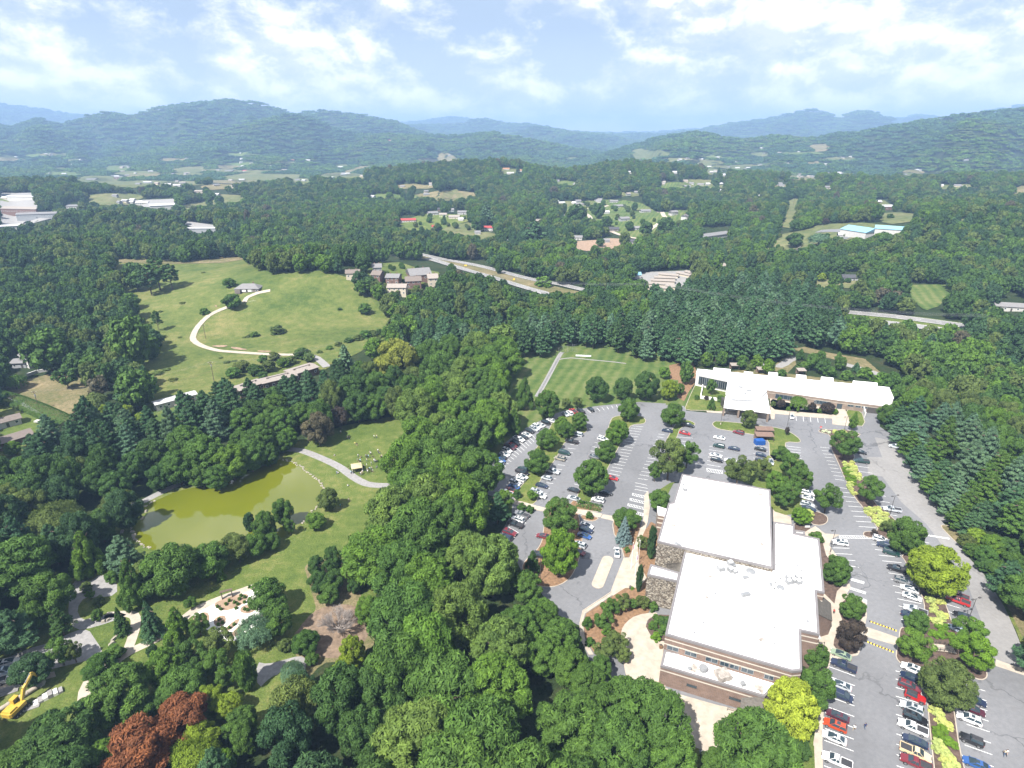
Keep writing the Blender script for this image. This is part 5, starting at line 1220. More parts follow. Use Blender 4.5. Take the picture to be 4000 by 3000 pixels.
for k, (x, y, w_, kd, tn, a) in enumerate(((1000,500,330,'round','green',.95), (880,520,200,'round','olive',1.0), (1230,440,230,'round','green',.9), (1390,360,180,'round','olive',1.0), (1100,450,190,'round','green',.9))):
    T('G', x, y, w_, kd, tn, BT, ['broad green tree on the lower bank of the pond left of centre', 'olive tree beside the pale conifer below the pond', 'spreading tree on the lower bank before the pond water', 'olive tree at the right of the lower bank row', 'dense tree between the two broad ones on the lower bank'][k], asp=a)
T('G', 500, 390, 205, 'cone', 'fresh', 'cypress_tree', 'tall fresh green pyramidal tree left of the gravel court', 'conifer', asp=1.55)
T('G', 770, 560, 180, 'cone', 'green', 'cypress_tree', 'tall green pyramidal tree right of the gravel court', 'conifer', asp=1.9)
T('G', 720, 400, 210, 'pine', 'bluepine', PT, 'pale bluish pine between the two pyramidal trees', 'pine tree', asp=1.2)
T('G', 880, 780, 150, 'spruce', 'pine', 'spruce_tree', 'blue green spruce right of the forked path', 'spruce', asp=1.7)
T('G', 705, 790, 100, 'spruce', 'dark', 'spruce_tree', 'slim dark spruce at the fork of the paths', 'spruce', asp=1.9)
T('G', 1040, 810, 170, 'cone', 'fresh', 'cypress_tree', 'green cone tree just left of the white gravel garden', 'conifer', asp=1.5)
T('G', 575, 1070, 180, 'round', 'hedge', BT, 'dense rounded bright tree at the bend of the gravel yard', asp=.8)
T('G', 670, 980, 130, 'shrub', 'green', SHR, 'wide low bush beside the path junction', 'shrub', asp=.7)
T('G', 350, 980, 170, 'open', 'green', BT, 'open crowned tree in front of the gravel yard', asp=1.1)
T('G', 430, 980, 110, 'open', 'olive', BT, 'thin tree right of the open crowned one at the gravel yard', asp=1.3)
T('G', 185, 1090, 220, 'round', 'deep', BT, 'dark bluish round tree behind the yellow excavator', asp=.85)
T('G', 505, 590, 70, 'shrub', 'olive', SHR, 'small bush at the upper edge of the gravel court', 'shrub', asp=.8)
T('G', 530, 640, 60, 'open', 'fresh', BT, 'tiny layered tree on the round lawn of the court', asp=.9)
T('G', 580, 670, 70, 'shrub', 'olive', SHR, 'low bush on the round lawn of the court', 'shrub', asp=.7)
T('G', 570, 760, 70, 'oval', 'green', BT, 'small round tree at the lower edge of the round lawn', asp=1.1)
T('G', 645, 430, 80, 'shrub', 'bright', SHR, 'bright mound of shrubs by the pond end of the court', 'shrub', asp=.6)
T('G', 655, 530, 80, 'shrub', 'green', SHR, 'bush between the bluish pine and the gravel court', 'shrub', asp=.9)
T('G', 1170, 820, 130, 'open', 'green', BT, 'drooping green tree at the left end of the white garden', asp=1.1)
T('G', 1120, 690, 80, 'open', 'green', BT, 'small tree on the lawn above the path to the white garden', asp=1.0)
T('G', 1300, 530, 60, 'shrub', 'fresh', SHR, 'small bright bush on the lawn below the pond trees', 'shrub', asp=.9)
T('G', 700, 100, 170, 'willow', 'olive', 'willow_tree', 'weeping willow on the spit at the left end of the pond', 'willow', asp=.9)
T('G', 330, 210, 260, 'willow', 'olive', 'willow_tree', 'large grey green weeping tree left of the pond end', 'willow', asp=.9)
T('G', 590, 240, 200, 'round', 'dark', BT, 'dark spreading tree between willow and pyramidal tree', asp=1.0)
T('G', 280, 650, 290, 'oval', 'green', BT, 'big dense rounded tree left of the gravel court', asp=1.0)
T('G', 350, 800, 150, 'pine', 'dark', PT, 'dark conifer at the left edge of the gravel court', 'pine tree', asp=1.3)
T('G', 110, 480, 420, 'maple', 'green', BT, 'very broad green tree at the left frame edge', asp=.85)
T('G', 70, 850, 260, 'pine', 'pine', PT, 'wide grey green conifer at the left frame edge', 'pine tree', asp=1.1)
T('G', 200, 760, 180, 'round', 'green', BT, 'green tree above the gravel yard by the wide conifer', asp=1.1)
# lower left garden wood
for k, a in enumerate(((1070,1375,330,'round','red',.8,'upper right of two copper red trees at the lower left'), (810,1560,400,'round','red',.8,'lower left of two copper red trees at the bottom edge'), (1150,1575,240,'willow','lime',.8,'drooping yellow tipped dark tree beside the copper trees'), (560,1560,200,'maple','dark',.9,'dark green tree left of the copper trees'), (1010,1250,200,'round','green',.9,'mid green tree above the copper trees'), (830,1340,200,'round','green',.8,'low green tree between the path and the copper trees'), (1330,1130,140,'open','green',1.0,'loose green tree left of the dense columnar one'), (1420,1400,220,'maple','green',.9,'round green tree right of the yellow green ones'), (690,1230,400,'maple','green',.85,'broad green tree in front of the path bend'),
     (960,1080,240,'maple','fresh',1.1,'green tree rising in the middle of the garden wood'), (900,980,70,'column','deep',1.6,'small dark columnar tree top in the garden wood'), (1120,1000,190,'open','dark',1.2,'dark loose tree below the cone tree'), (1440,1100,110,'column','green',2.4,'dense green columnar tree left of the sandy path'),
     (1230,1260,180,'open','lime',1.0,'yellow green feathery tree behind the copper tree'), (1350,1290,170,'maple','lime',.9,'yellow green tree right of the feathery one'), (1180,1480,230,'open','lime',.8,'dark trunked yellow green tree before the copper tree'), (350,1500,430,'maple','dark',.85,'wide dark green tree at the bottom left corner'),
     (1090,1180,260,'round','green',.9,'green tree behind the large copper one'), (1450,1480,190,'oval','green',1.4,'upright green tree at the bottom right of the garden wood'), (1330,1620,140,'maple','bright',1.2,'bright green tree at the bottom edge right of the copper trees'), (620,1600,220,'maple','fresh',1.0,'fresh green tree at the bottom edge left of the copper trees'),
     (1290,930,200,'open','olive',1.0,'pale feathery tree below the white garden'), (1250,1060,200,'open','green',1.0,'green feathery tree above the sandy hollow'), (100,1620,260,'maple','green',.8,'green tree at the very bottom left corner'))):
    T('G', a[0], a[1], a[2], a[3], a[4], BT, a[6], asp=a[5])
for k, a in enumerate(((700,650,150,'oval','dark',1.3,'dark tree first in the dense grove right of the lawn'), (830,600,170,'oval','dark',1.4,'tallest dark tree in the dense grove right of the lawn'), (990,620,170,'oval','dark',1.2,'dark tree at the right of the dense grove'), (720,780,180,'round','dark',1.1,'dark tree at the left of the dense grove'), (830,760,180,'round','dark',1.0,'dark tree in the middle of the dense grove'), (800,870,190,'round','green',.9,'lower green tree of the dense grove'), (1005,800,130,'oval','dark',1.2,'dark oval tree alone beside the sandy strip'),
     (300,900,300,'round','green',1.0,'broad green tree right of the white garden'), (380,1090,260,'round','green',1.1,'dense green tree below the one right of the white garden'), (200,1180,280,'willow','bluepine',.9,'grey green feathery tree below the white garden'), (610,1270,230,'round','hedge',.85,'rounded dark bush tree left of the bare tree'), (660,1400,110,'round','green',.9,'small green tree on the dry ground below the bare tree'),
     (1110,1010,220,'oval','fresh',1.1,'fresh green tree right of the bare tree'), (990,1360,230,'maple','lime',1.5,'tall yellow green tree in front of the bare tree'), (930,1540,260,'maple','lime',1.2,'yellow green tree at the bottom below the tall one'), (120,1480,180,'column','green',2.0,'dense upright tree above the sandy hollow'), (500,1500,170,'willow','bluepine',.8,'feathery grey green tree by the grey path'), (560,1640,260,'round','deep',.9,'dark blue green tree at the bottom of the sandy path'), (440,1290,120,'round','olive',.9,'olive bush tree left of the rounded dark one'))):
    T('7', a[0], a[1], a[2], a[3], a[4], BT if a[3] != 'willow' else 'willow_tree', a[6], asp=a[5])
# left bank and meadow trees
for k, a in enumerate(((1290,540,90,'oldpine','dark',1.9,'lone thin pine on the open meadow'), (1890,380,160,'round','green',.75,'wide round tree beside the bend of the meadow drive'), (1860,225,110,'round','green',.7,'bushy tree left of the house on the meadow'), (1120,190,220,'round','dark',1.0,'dark tree at the left of the meadow grove'), (1300,170,250,'oldpine','dark',1.05,'tall pine in the meadow grove'), (1230,230,200,'oldpine','deep',1.1,'dark pine in the middle of the meadow grove'), (1400,190,170,'oldpine','dark',1.2,'pine at the right of the meadow grove'), (1080,110,140,'round','green',.7,'rounded tree at the back of the meadow grove'),
     (140,1030,160,'willow','green',.75,'small weeping tree on the lawn near the left house'), (1100,740,330,'oval','green',1.35,'tall dense tree at the edge of the meadow above the lane'), (1100,1080,330,'maple','green',1.0,'large green tree left of the white trailer'), (1120,980,240,'maple','olive',.9,'brownish tree behind the large green one near the trailer'), (830,1080,200,'open','greybrown',1.0,'half bare greyish tree left of the large green one'), (430,790,380,'maple','green',1.0,'very large green tree beside the left house'),
     (1140,1305,90,'round','lime',.9,'small yellow green tree by the trailer drive'), (850,1240,90,'round','lime',.8,'small yellow green tree behind the pines near the trailer'), (1000,1260,140,'round','lime',.7,'wide yellow green tree behind the pines near the trailer'), (100,1560,130,'round','bright',.9,'small bright tree by the brown roofed house'), (1420,1420,180,'oval','fresh',1.2,'yellowish green tree among the pines below the trailer'), (700,1300,150,'pine','dark',1.3,'dark conifer at the corner of the dry lawn'), (1660,450,80,'shrub','green',.7,'bush by the rock left of the meadow drive'),
     (560,1000,200,'open','dark',.9,'low dark tree at the edge of the dry lawn'), (770,1180,160,'willow','olive',.9,'drooping olive tree beside the dry lawn'))):
    T('M', a[0], a[1], a[2], a[3], a[4], BT if a[3] not in ('oldpine', 'pine', 'willow', 'shrub') else {'oldpine': PT, 'pine': PT, 'willow': 'willow_tree', 'shrub': SHR}[a[3]], a[6], {'shrub': 'shrub', 'pine': 'pine tree', 'oldpine': 'pine tree'}.get(a[3], 'tree'), asp=a[5])
for k, (x, y, w_) in enumerate(((1480,660-420,40), (1300,450,60), (1480,380,70), (1460,660,50), (1400,1000,100), (1280,950,120), (1350,920,90), (1790,825,60), (1840,860,80), (1900,850,60), (1170,1000,60), (1430,120,60), (1650,135,55), (1600,75,30), (2040,640,90), (1980,660,50))):
    T('M', x, y, w_*.8, 'shrub', (.085, .115, .03), SHR, 'low wild shrub scattered on the grass of the meadow', 'shrub', asp=.28, group='wild shrubs on the meadow', jit=.15)
for k, (x, y, w_) in enumerate(((370,180,130), (190,215,80), (140,230,40), (860,15,40), (1000,240,90), (1060,215,110), (1120,205,90), (930,260,80), (850,290,70), (780,320,60), (700,350,50), (1170,190,70), (350,390,100), (420,440,110), (480,420,100), (570,370,130), (620,400,100), (260,410,90), (100,470,140), (200,500,130), (300,470,130), (30,520,120), (530,380,80), (250,540,90))):
    T('N', x, y, w_, 'shrub' if k < 12 else 'round', ['olive', 'green', 'olive', 'dark'][k % 4], SHR if k < 12 else BT, 'low wild shrub along the fence line of the meadow' if k < 12 else 'bushy tree in the scrub between the meadow and the long tan roofed building', 'shrub' if k < 12 else 'tree', asp=.5 if k < 12 else .7, group='shrubs along the meadow fence' if k < 12 else 'scrub trees above the tan roofed building', jit=.15)
T('N', 1060, 20, 110, 'round', 'green', BT, 'round tree alone at the right edge of the meadow', asp=.8)
T('N', 1300, 420, 380, 'maple', (.17, .19, .035), BT, 'large yellow green tree standing above the dark woods', asp=.95)
T('N', 690, 960, 240, 'round', 'greybrown', BT, 'brown nearly leafless tree at the far side of the pond path', asp=1.1)
T('N', 860, 870, 150, 'round', 'brown', BT, 'dark reddish brown tree behind the bare brown one', asp=1.2)
T('N', 700, 830, 200, 'maple', 'olive', BT, 'yellowish olive tree behind the bare brown tree', asp=.9)
for k, (x, y, w_, tn) in enumerate(((100,900,230,'green'), (270,930,210,'green'), (420,900,230,'green'), (80,1060,190,'green'), (280,1040,180,'green'), (450,1030,170,'fresh'), (560,850,220,'green'), (20,1160,150,'fresh'), (350,800,240,'green'), (180,830,220,'dark'), (1000,780,260,'dark'), (1130,790,220,'green'), (960,660,260,'dark'), (1230,720,200,'dark'), (1400,640,180,'dark'))):
    T('N', x, y, w_, 'maple', tn, BT, 'dense green tree in the wood behind the far bank of the pond', 'tree', asp=1.0, group='trees behind the far bank', jit=.1)
# mid-distance singles
for a in ((1025,1030,55,'oval','dark',1.3,'dark tree on the grass strip between the two carriageways'), (1300,1110,110,'shrub','fresh',.6,'wide green bush on the highway median'), (1240,830,200,'pine','pine',.8,'wide dark pine clump above the clay lot'), (1640,740-60,80,'oval','dark',1.2,'dark tree on the slope below the village houses'), (1690,745,70,'round','dark',1.0,'dark round tree among the village houses'), (1860,650,45,'round','dark',1.2,'round tree on the green hill of the village'), (1500,710,130,'round','dark',1.0,'large dark tree left of the village lawn'), (1650,870,60,'round','dark',.9,'dark tree on the orange clay lot'), (895,765,80,'round','dark',1.1,'dark tree right of the sloping field'), (950,700,100,'pine','bluepine',1.3,'blue green pine behind the sloping field'),
          (800,630,70,'round','dark',1,'dark tree behind the village roofs on the left'), (690,730,40,'cone','dark',1.6,'dark pointed tree among the left village roofs'), (650,780,60,'round','dark',1,'dark tree under the left village'), (1830,770,60,'round','dark',1,'tree in front of the grey village house'), (1930,790,90,'round','dark',1,'large dark tree below the village street'), (2050,790,130,'round','dark',1,'broad dark tree at the right of the village street')):
    T('B', a[0], a[1], a[2], a[3], a[4], BT if a[3] != 'pine' else PT, a[6], asp=a[5])
for a in ((790,860,110,'round','dark',.8,'dark tree on the slope below the power line cut'), (940,860,120,'willow','bluepine',.7,'pale grey green tree left of the blue roofed hall'), (610,850,60,'round','dark',1.0,'dark tree beside the power line cut'), (985,740,50,'round','brown',.8,'dark reddish tree above the blue roofed hall'), (1385,705,50,'shrub','dark',.6,'dark bush on the long field'), (960,1085,60,'round','lime',.9,'yellow green tree left of the dark roofed house'), (885,1130,55,'round','green',.9,'small tree on the garden lawn'), (1040,1110,60,'shrub','green',.5,'low bush before the dark roofed house'), (1330,1210,120,'round','greybrown',.9,'thin brownish tree above the highway on the right'), (1240,1220,110,'round','olive',.9,'thin olive tree above the highway on the right')):
    T('C', a[0], a[1], a[2], a[3], a[4], BT if a[3] != 'willow' else 'willow_tree', a[6], asp=a[5])
# the leafless tree
def bare_tree(r, x, y, wpx, label):
    s = REG[r][2]; p = at(px(r, x, y), 0); dep = p.y*CT+H*ST; R_ = wpx/s*dep/F/2
    root = thing('bare_tree', (p.x, p.y, 0), label, 'tree'); rn = random.Random(5)
    def grow(m, a, d, L, rad, lv):
        b = a+d*L; m.tube(a, b, rad, rad*.62, 5 if lv > 1 else 4, caps=False)
        if lv == 0: return
        for k in range(5 if lv > 2 else 4):
            nd = (d+Vector((rn.uniform(-1, 1), rn.uniform(-1, 1), rn.uniform(-.25, .6)))*.62).normalized()
            grow(m, a.lerp(b, rn.uniform(.45, 1)), nd, L*rn.uniform(.6, .82), rad*.55, lv-1)
    t = MB(); t.tube((0, 0, -.1), (0, 0, 1.2), .42, .36, 8); t.build('trunk', MATS['dead_bark'], root)
    for k in range(7):
        an = k*.9; m = MB(); grow(m, Vector((0, 0, 1.1)), Vector((math.cos(an), math.sin(an), .75)).normalized(), R_*.36, .17, 4); m.build('branch', MATS['dead_bark'], root)
bare_tree('7', 880, 1180, 400, 'large leafless grey tree spreading over bare brown ground')
# clipped hedge by the crossing, ivy hedge by the lane
def hedge(r, pts, wdt, h, label, tint='hedge'):
    q = [at(px(r, *p)) for p in pts]; root = thing('hedge', (q[0].x, q[0].y, .1), label, 'hedge'); C = []; Nn = []
    for a, b in zip(q[:-1], q[1:]):
        n = int((b-a).length*wdt*30); t = rng.random(n)[:, None]; d = (b-a).normalized(); nn = np.array([-d.y, d.x, 0])
        an = rng.uniform(0, PI, n); C.append(np.array(a-q[0])+np.array(b-a)*t+nn*(np.cos(an)*wdt/2)[:, None]+np.array([0, 0, 1])*(np.sin(an)*h)[:, None])
        Nn.append(nn*np.cos(an)[:, None]+np.array([0, 0, 1])*np.sin(an)[:, None]+rng.normal(size=(n, 3))*.4)
    C = np.concatenate(C); Nn = np.concatenate(Nn); me = quads_to_mesh('foliage', C, Nn, rng.uniform(.12, .22, len(C)), rng.normal(.4, .12, len(C)), 'leaf')
    f = meshobj('foliage', me, None, root); f.color = (*TINTS[tint], 1)
hedge('3', [(1075,165), (1140,178), (1230,200), (1305,215)], 3.6, 1.5, 'clipped green hedge on the island at the pedestrian crossing')
hedge('M', [(-60,1130), (150,1190), (330,1260), (480,1330), (560,1390)], 9, 3.5, 'long ivy covered hedge beside the lane at the left', 'green')

for k, (x, y, w_, tn) in enumerate(((385,1010,80,'green'), (440,985,95,'green'), (500,1000,85,'fresh'), (470,1032,60,'green'), (540,985,75,'green'), (400,960,85,'green'), (345,1032,60,'dark'), (560,955,75,'green'), (580,985,50,'dark'), (330,985,75,'dark'), (250,1050,70,'dark'), (290,1010,70,'dark'), (430,1030,50,'green'), (610,955,50,'green'))):
    T('O', x, y, w_, 'maple', tn, BT, 'leafy tree leaning over the far bank of the pond', 'tree', asp=1.0, group='trees over the far bank', jit=.1)
for k, (x, y) in enumerate(((985,90), (1010,200), (1080,330), (1150,450), (1210,560), (1290,680), (1370,780), (1450,870), (1530,990), (1640,1060), (1120,220), (1260,420), (1380,600), (1500,740), (1620,880), (1750,980))):
    T('5', x, y, 250 if k < 10 else 280, 'pine', ['pine', 'bluepine', 'green'][k % 3], PT, 'pine with low boughs reaching over the edge of the far right road', 'pine tree', asp=1.05, group='pines at the road edge', jit=.1)

for k, (r_, x, y, w_) in enumerate((('3',600,930,330), ('3',740,1190,350), ('3',930,1400,380), ('3',520,1300,420), ('3',760,1560,420), ('4',40,1330,330), ('4',190,1400,440), ('4',300,1600,330), ('4',0,1560,420), ('4',-230,1450,420), ('3',1010,1680,380), ('3',1290,1690,260), ('3',1180,1830,380))):
    T(r_, x, y, w_, 'maple', ['green', (.072, .135, .024), 'green'][k % 3], BT, ['broad tree overhanging the left kerb of the drive, first from the top', 'broad tree overhanging the left kerb of the drive, second from the top', 'broad tree overhanging the left kerb of the drive, lowest', 'huge round tree behind the broad ones over the drive', 'huge round tree at the bottom of the belt near the drive', 'tree above the huge one left of the service yard', 'huge round tree covering the left of the service yard', 'tree at the bottom edge below the service yard', 'huge tree at the bottom edge left of the service yard', 'huge tree at the bottom edge in the middle of the belt', 'broad tree at the lowest visible bend of the drive', 'olive tree at the lower left tip of the plaza walk', 'broad tree between the drive bend and the service yard'][k], asp=.95)
# ------------------------------------------------------------------ vehicles
def paintf(t, b):
    t.l.new(t.add('ShaderNodeObjectInfo').outputs['Color'], b.inputs['Base Color']); b.inputs['Roughness'].default_value = .28
    b.inputs['Coat Weight'].default_value = .6; b.inputs['Coat Roughness'].default_value = .08; b.inputs['Specular IOR Level'].default_value = .5
principled('car_paint', paintf)
plain('rubber', (.02, .02, .02), .8, .1, 3); plain('rim', (.35, .35, .36), .3, .05, 2, metal=.8); plain('lamp_glass', (.6, .6, .58), .1, .05, 2); plain('red_glass', (.30, .015, .012), .2, .05, 2); plain('liner', (.035, .035, .038), .7, .1, 2)
def loft(st):
    """stations (x, half width, z bottom, z top, shoulder) -> closed body shell"""
    m = MB(); V = []; n = 8
    for x, w_, zb, zt, sh in st:
        zm = zb+(zt-zb)*.55
        half = [(w_*.90, zb), (w_, zb+(zt-zb)*.25), (w_*.99, zm), (w_*sh, zt)]
        V += [(x, -y, z) for y, z in half[::-1]][:0]+[(x, y, z) for y, z in half]+[(x, -y, z) for y, z in half[::-1]]
    k = len(st); fs = []
    for i in range(k-1):
        for j in range(n): a = i*n+j; b = i*n+(j+1) % n; fs.append((a, b, b+n, a+n))
    fs += [tuple(range(n))[::-1], tuple((k-1)*n+j for j in range(n))]
    m.poly(V, fs); return m
def make_car(kind):
    L, W = {'sedan': (4.75, 1.80), 'suv': (4.75, 1.90), 'pickup': (5.75, 2.0), 'van': (5.0, 1.98), 'hatch': (4.2, 1.76), 'jeep': (4.2, 1.85)}[kind]
    w2 = W/2; h = L/2
    zh = {'sedan': .92, 'suv': 1.08, 'pickup': 1.16, 'van': 1.10, 'hatch': .98, 'jeep': 1.18}[kind]
    zr = {'sedan': 1.44, 'suv': 1.76, 'pickup': 1.86, 'van': 1.80, 'hatch': 1.50, 'jeep': 1.82}[kind]
    root = bpy.data.objects.new('car', None)
    P_ = 'car_paint'; parts = []
    def put(m, name, mat, sm=False):
        o = m.build(name, mat if isinstance(mat, list) else MATS[mat], root, sm); parts.append(o); return o
    zb = .28 if kind != 'pickup' else .42
    # cabin: (rear base, rear roof, front roof, front base)
    cab = {'sedan': (-.41, -.21, .04, .27), 'suv': (-.49, -.41, .04, .23), 'pickup': (-.10, -.05, .11, .25), 'van': (-.49, -.42, .10, .33), 'hatch': (-.48, -.33, .05, .28), 'jeep': (-.44, -.43, .04, .09)}[kind]
    c0, c1, c2, c3 = (q*L for q in cab)
    belt = zh+.03
    hood = .80 if kind != 'jeep' else .98
    st = [(-h, w2*.86, zb+.12, zh*.86, .90), (-h+.14, w2*.95, zb, zh*.98, .93)]
    if kind == 'pickup': st += [(-h+.3, w2, zb, zh, .97), (c0-.05, w2, zb, zh, .97)]
    st += [(c0+.1, w2, zb, belt, .95), (0, w2, zb, belt, .95), (c3, w2, zb, belt-.02, .93), (h*.72, w2*.985, zb, zh*.96 if hood > .9 else zh*.90, .90), (h-.12, w2*.93, zb, zh*.90*hood+.08, .86), (h, w2*.80, zb+.12, zh*.62+.06, .84)]
    put(loft(st), 'body', P_, False)
    wr = w2*.72; wb = w2*.94; ins = .03
    # roof panel
    m = MB(); z0 = zr-.09
    V = [(c1, -wr, z0), (c2, -wr, z0), (c2, wr, z0), (c1, wr, z0), (c1+.06, -wr*.9, zr), (c2-.1, -wr*.9, zr), (c2-.1, wr*.9, zr), (c1+.06, wr*.9, zr)]
    m.poly(V, [(0, 3, 2, 1), (4, 5, 6, 7), (0, 1, 5, 4), (1, 2, 6, 5), (2, 3, 7, 6), (3, 0, 4, 7)])
    # pillars at the corners
    for sx_, (xb, xr) in (('r', (c0, c1)), ('f', (c3, c2)), ('m', ((c0+c3)/2-.1, (c1+c2)/2-.1))):
        for s in (-1, 1): m.tube((xb, s*wb, belt-.04), (xr, s*wr, z0+.02), .055, .05, 4)
    put(m, 'roof', P_ if kind != 'jeep' else 'liner')
    def q4(name, a, b, c, d, off):
        m = MB(); A = [Vector(v) for v in (a, b, c, d)]; nn = (A[1]-A[0]).cross(A[2]-A[0]).normalized()*off
        m.poly(A+[v-nn*.6 for v in A], [(0, 1, 2, 3), (7, 6, 5, 4), (0, 4, 5, 1), (1, 5, 6, 2), (2, 6, 7, 3), (3, 7, 4, 0)]); return put(m, name, 'glass')
    q4('windscreen', (c3, -wb+ins, belt), (c3, wb-ins, belt), (c2, wr-ins, z0), (c2, -wr+ins, z0), .02)
    q4('rear_window', (c0, wb-ins, belt), (c0, -wb+ins, belt), (c1, -wr+ins, z0), (c1, wr-ins, z0), .02)
    q4('side_window', (c0, -wb, belt), (c3, -wb, belt), (c2, -wr, z0), (c1, -wr, z0), .02)
    q4('side_window', (c3, wb, belt), (c0, wb, belt), (c1, wr, z0), (c2, wr, z0), .02)
    rw = {'sedan': .32, 'suv': .37, 'pickup': .40, 'van': .35, 'hatch': .31, 'jeep': .41}[kind]
    wm = MB(); wm.tube((0, -.11, 0), (0, .11, 0), rw, n=14); wm.tube((0, -.125, 0), (0, .125, 0), rw*.6, n=10, m=1); wme = mesh('wheel', wm.v, wm.f, wm.m); wme.materials.append(MATS['rubber']); wme.materials.append(MATS['rim'])
    for x in (-h*.60, h*.62):
        for s in (-1, 1): parts.append(meshobj('wheel', wme, None, root, loc=(x, s*(w2-.08), rw)))
    for s in (-1, 1):
        m = MB(); m.box((h-.10, s*w2*.66, zh*.72), (.16, w2*.34, .13)); put(m, 'headlight', 'lamp_glass')
        m = MB(); m.box((-h+.05, s*w2*.76, zh*.80), (.10, w2*.18, .22)); put(m, 'tail_light', 'red_glass')
        m = MB(); m.box((c3-.12, s*(w2+.09), belt+.05), (.12, .18, .13)); put(m, 'mirror', P_)
    if kind == 'pickup':
        m = MB(); xb0, xb1 = -h+.16, c0-.12; m.box(((xb0+xb1)/2, 0, zh+.006), (xb1-xb0, w2*1.72, .05)); put(m, 'truck_bed', 'liner')
        m = MB()
        for s in (-1, 1): m.box(((xb0+xb1)/2, s*w2*.93, zh+.08), (xb1-xb0+.1, .09, .14))
        m.box((-h+.10, 0, zh+.06), (.08, w2*1.8, .16)); put(m, 'bed_rail', P_)
    if kind == 'suv':
        for s in (-1, 1):
            m = MB(); m.box(((c1+c2)/2, s*wr*.78, zr+.04), ((c2-c1)*.8, .05, .05)); put(m, 'roof_rack', 'liner')
    if kind == 'jeep':
        m = MB(); m.tube((-h-.16, 0, .98), (-h+.02, 0, .98), .38, n=14); put(m, 'spare_wheel', 'rubber')
        for x in (-h*.60, h*.62):
            for s in (-1, 1): m = MB(); m.box((x, s*(w2-.02), rw*2+.06), (rw*2.5, .34, .07)); put(m, 'wheel_arch', 'liner')
    if kind in ('sedan', 'hatch'):
        m = MB(); m.box((h-.06, 0, zb+.16), (.16, w2*1.5, .16)); put(m, 'grille', 'liner')
    else:
        m = MB(); m.box((h-.04, 0, zh*.66), (.12, w2*.9, .24)); put(m, 'grille', 'liner')
    if kind == 'sedan' or kind == 'suv':
        m = MB(); m.box(((c1+c2)/2+.3, 0, zr+.004), (.7, .8, .02)); put(m, 'sunroof', 'glass')
    return root, parts
PROTO = {k: make_car(k) for k in ('sedan', 'suv', 'pickup', 'van', 'hatch', 'jeep')}
USED = set()
CARC = {'white': (.60, .60, .60), 'silver': (.36, .38, .40), 'grey': (.16, .165, .17), 'black': (.012, .012, .014), 'navy': (.014, .022, .05), 'blue': (.02, .07, .22), 'red': (.32, .015, .015), 'dark red': (.13, .012, .018), 'maroon': (.06, .012, .022), 'orange red': (.36, .05, .015),
        'dark green': (.01, .035, .03), 'pale green': (.20, .26, .18), 'tan': (.24, .22, .18), 'cream': (.50, .40, .24), 'pale blue': (.40, .47, .55)}
CARNAME = {'sedan': 'parked_car', 'suv': 'parked_suv', 'pickup': 'pickup_truck', 'van': 'minivan', 'hatch': 'parked_car', 'jeep': 'off_road_car'}
CARWORD = {'sedan': 'sedan', 'suv': 'SUV', 'pickup': 'pickup truck', 'van': 'minivan', 'hatch': 'hatchback', 'jeep': 'boxy off road car'}
def car(kind, colour, p, ang, label, group=None):
    root0, parts = PROTO[kind]; first = kind not in USED
    if first: root = root0; COL.objects.link(root); USED.add(kind); ch = parts
    else:
        root = root0.copy(); COL.objects.link(root); ch = []
        for c in parts: d = c.copy(); COL.objects.link(d); d.parent = root; ch.append(d)
    root.name = CARNAME[kind]; root.location = (p.x, p.y, .026 if p.z < 1 else p.z); root.rotation_euler = (0, 0, ang); root.empty_display_size = .5
    c = CARC[colour]
    for o in ch: o.color = (*c, 1)
    tag(root, label, {'sedan': 'car', 'suv': 'car', 'pickup': 'pickup truck', 'van': 'van', 'hatch': 'car', 'jeep': 'car'}[kind], group or 'parked vehicles')
    return root
ORD = ['nearest', 'second', 'third', 'fourth', 'fifth', 'sixth', 'seventh', 'eighth', 'ninth', 'tenth', 'eleventh', 'twelfth', 'thirteenth', 'fourteenth', 'fifteenth', 'sixteenth', 'seventeenth', 'eighteenth', 'nineteenth', 'twentieth', 'twenty first', 'twenty second']
def row(r, head, where, cars, start=1):
    """cars: (x, y, kind, colour[, flip]) from the near end of the row; head: pixel vector front to back"""
    cars = sorted(cars, key=lambda c: -c[1])
    for i, c in enumerate(cars):
        p = at(px(r, c[0], c[1]), .65); q = at(px(r, c[0]+head[0], c[1]+head[1]), .65); an = math.atan2(q.y-p.y, q.x-p.x)
        fl = c[4] if len(c) > 4 else (random.random() < .5)
        car(c[2], c[3], Vector((p.x, p.y, 0)), an+(PI if fl else 0)+random.uniform(-.015, .015),
            '%s %s, %s from near end, %s' % (c[3], CARWORD[c[2]], ORD[i] if i else 'first', where))
row('1', (100, 42), 'far left grass row', [(350,1203,'suv','pale blue'), (368,1178,'sedan','blue'), (378,1150,'sedan','black'), (405,1122,'sedan','white'), (430,1090,'suv','white'), (455,1058,'pickup','maroon'), (478,1040,'sedan','red'), (503,1015,'sedan','black'), (540,985,'pickup','white'), (582,963,'sedan','black'), (610,942,'sedan','white'), (638,908,'suv','black'), (680,890,'suv','silver'), (705,868,'suv','white'), (738,852,'sedan','white'), (790,830,'suv','black'), (835,808,'sedan','white')])
row('1', (60, 45), 'row by the field corner', [(970,752,'sedan','silver'), (1008,742,'suv','white'), (1042,728,'pickup','red'), (1110,724,'pickup','black'), (1205,708,'sedan','black')])
row('1', (100, 36), 'left side of the grassy median', [(575,1262,'suv','dark green'), (568,1292,'pickup','black'), (570,1330,'sedan','white'), (545,1356,'suv','white'), (503,1390,'suv','white'), (490,1425,'sedan','blue'), (465,1457,'sedan','red'), (415,1480,'pickup','white')])
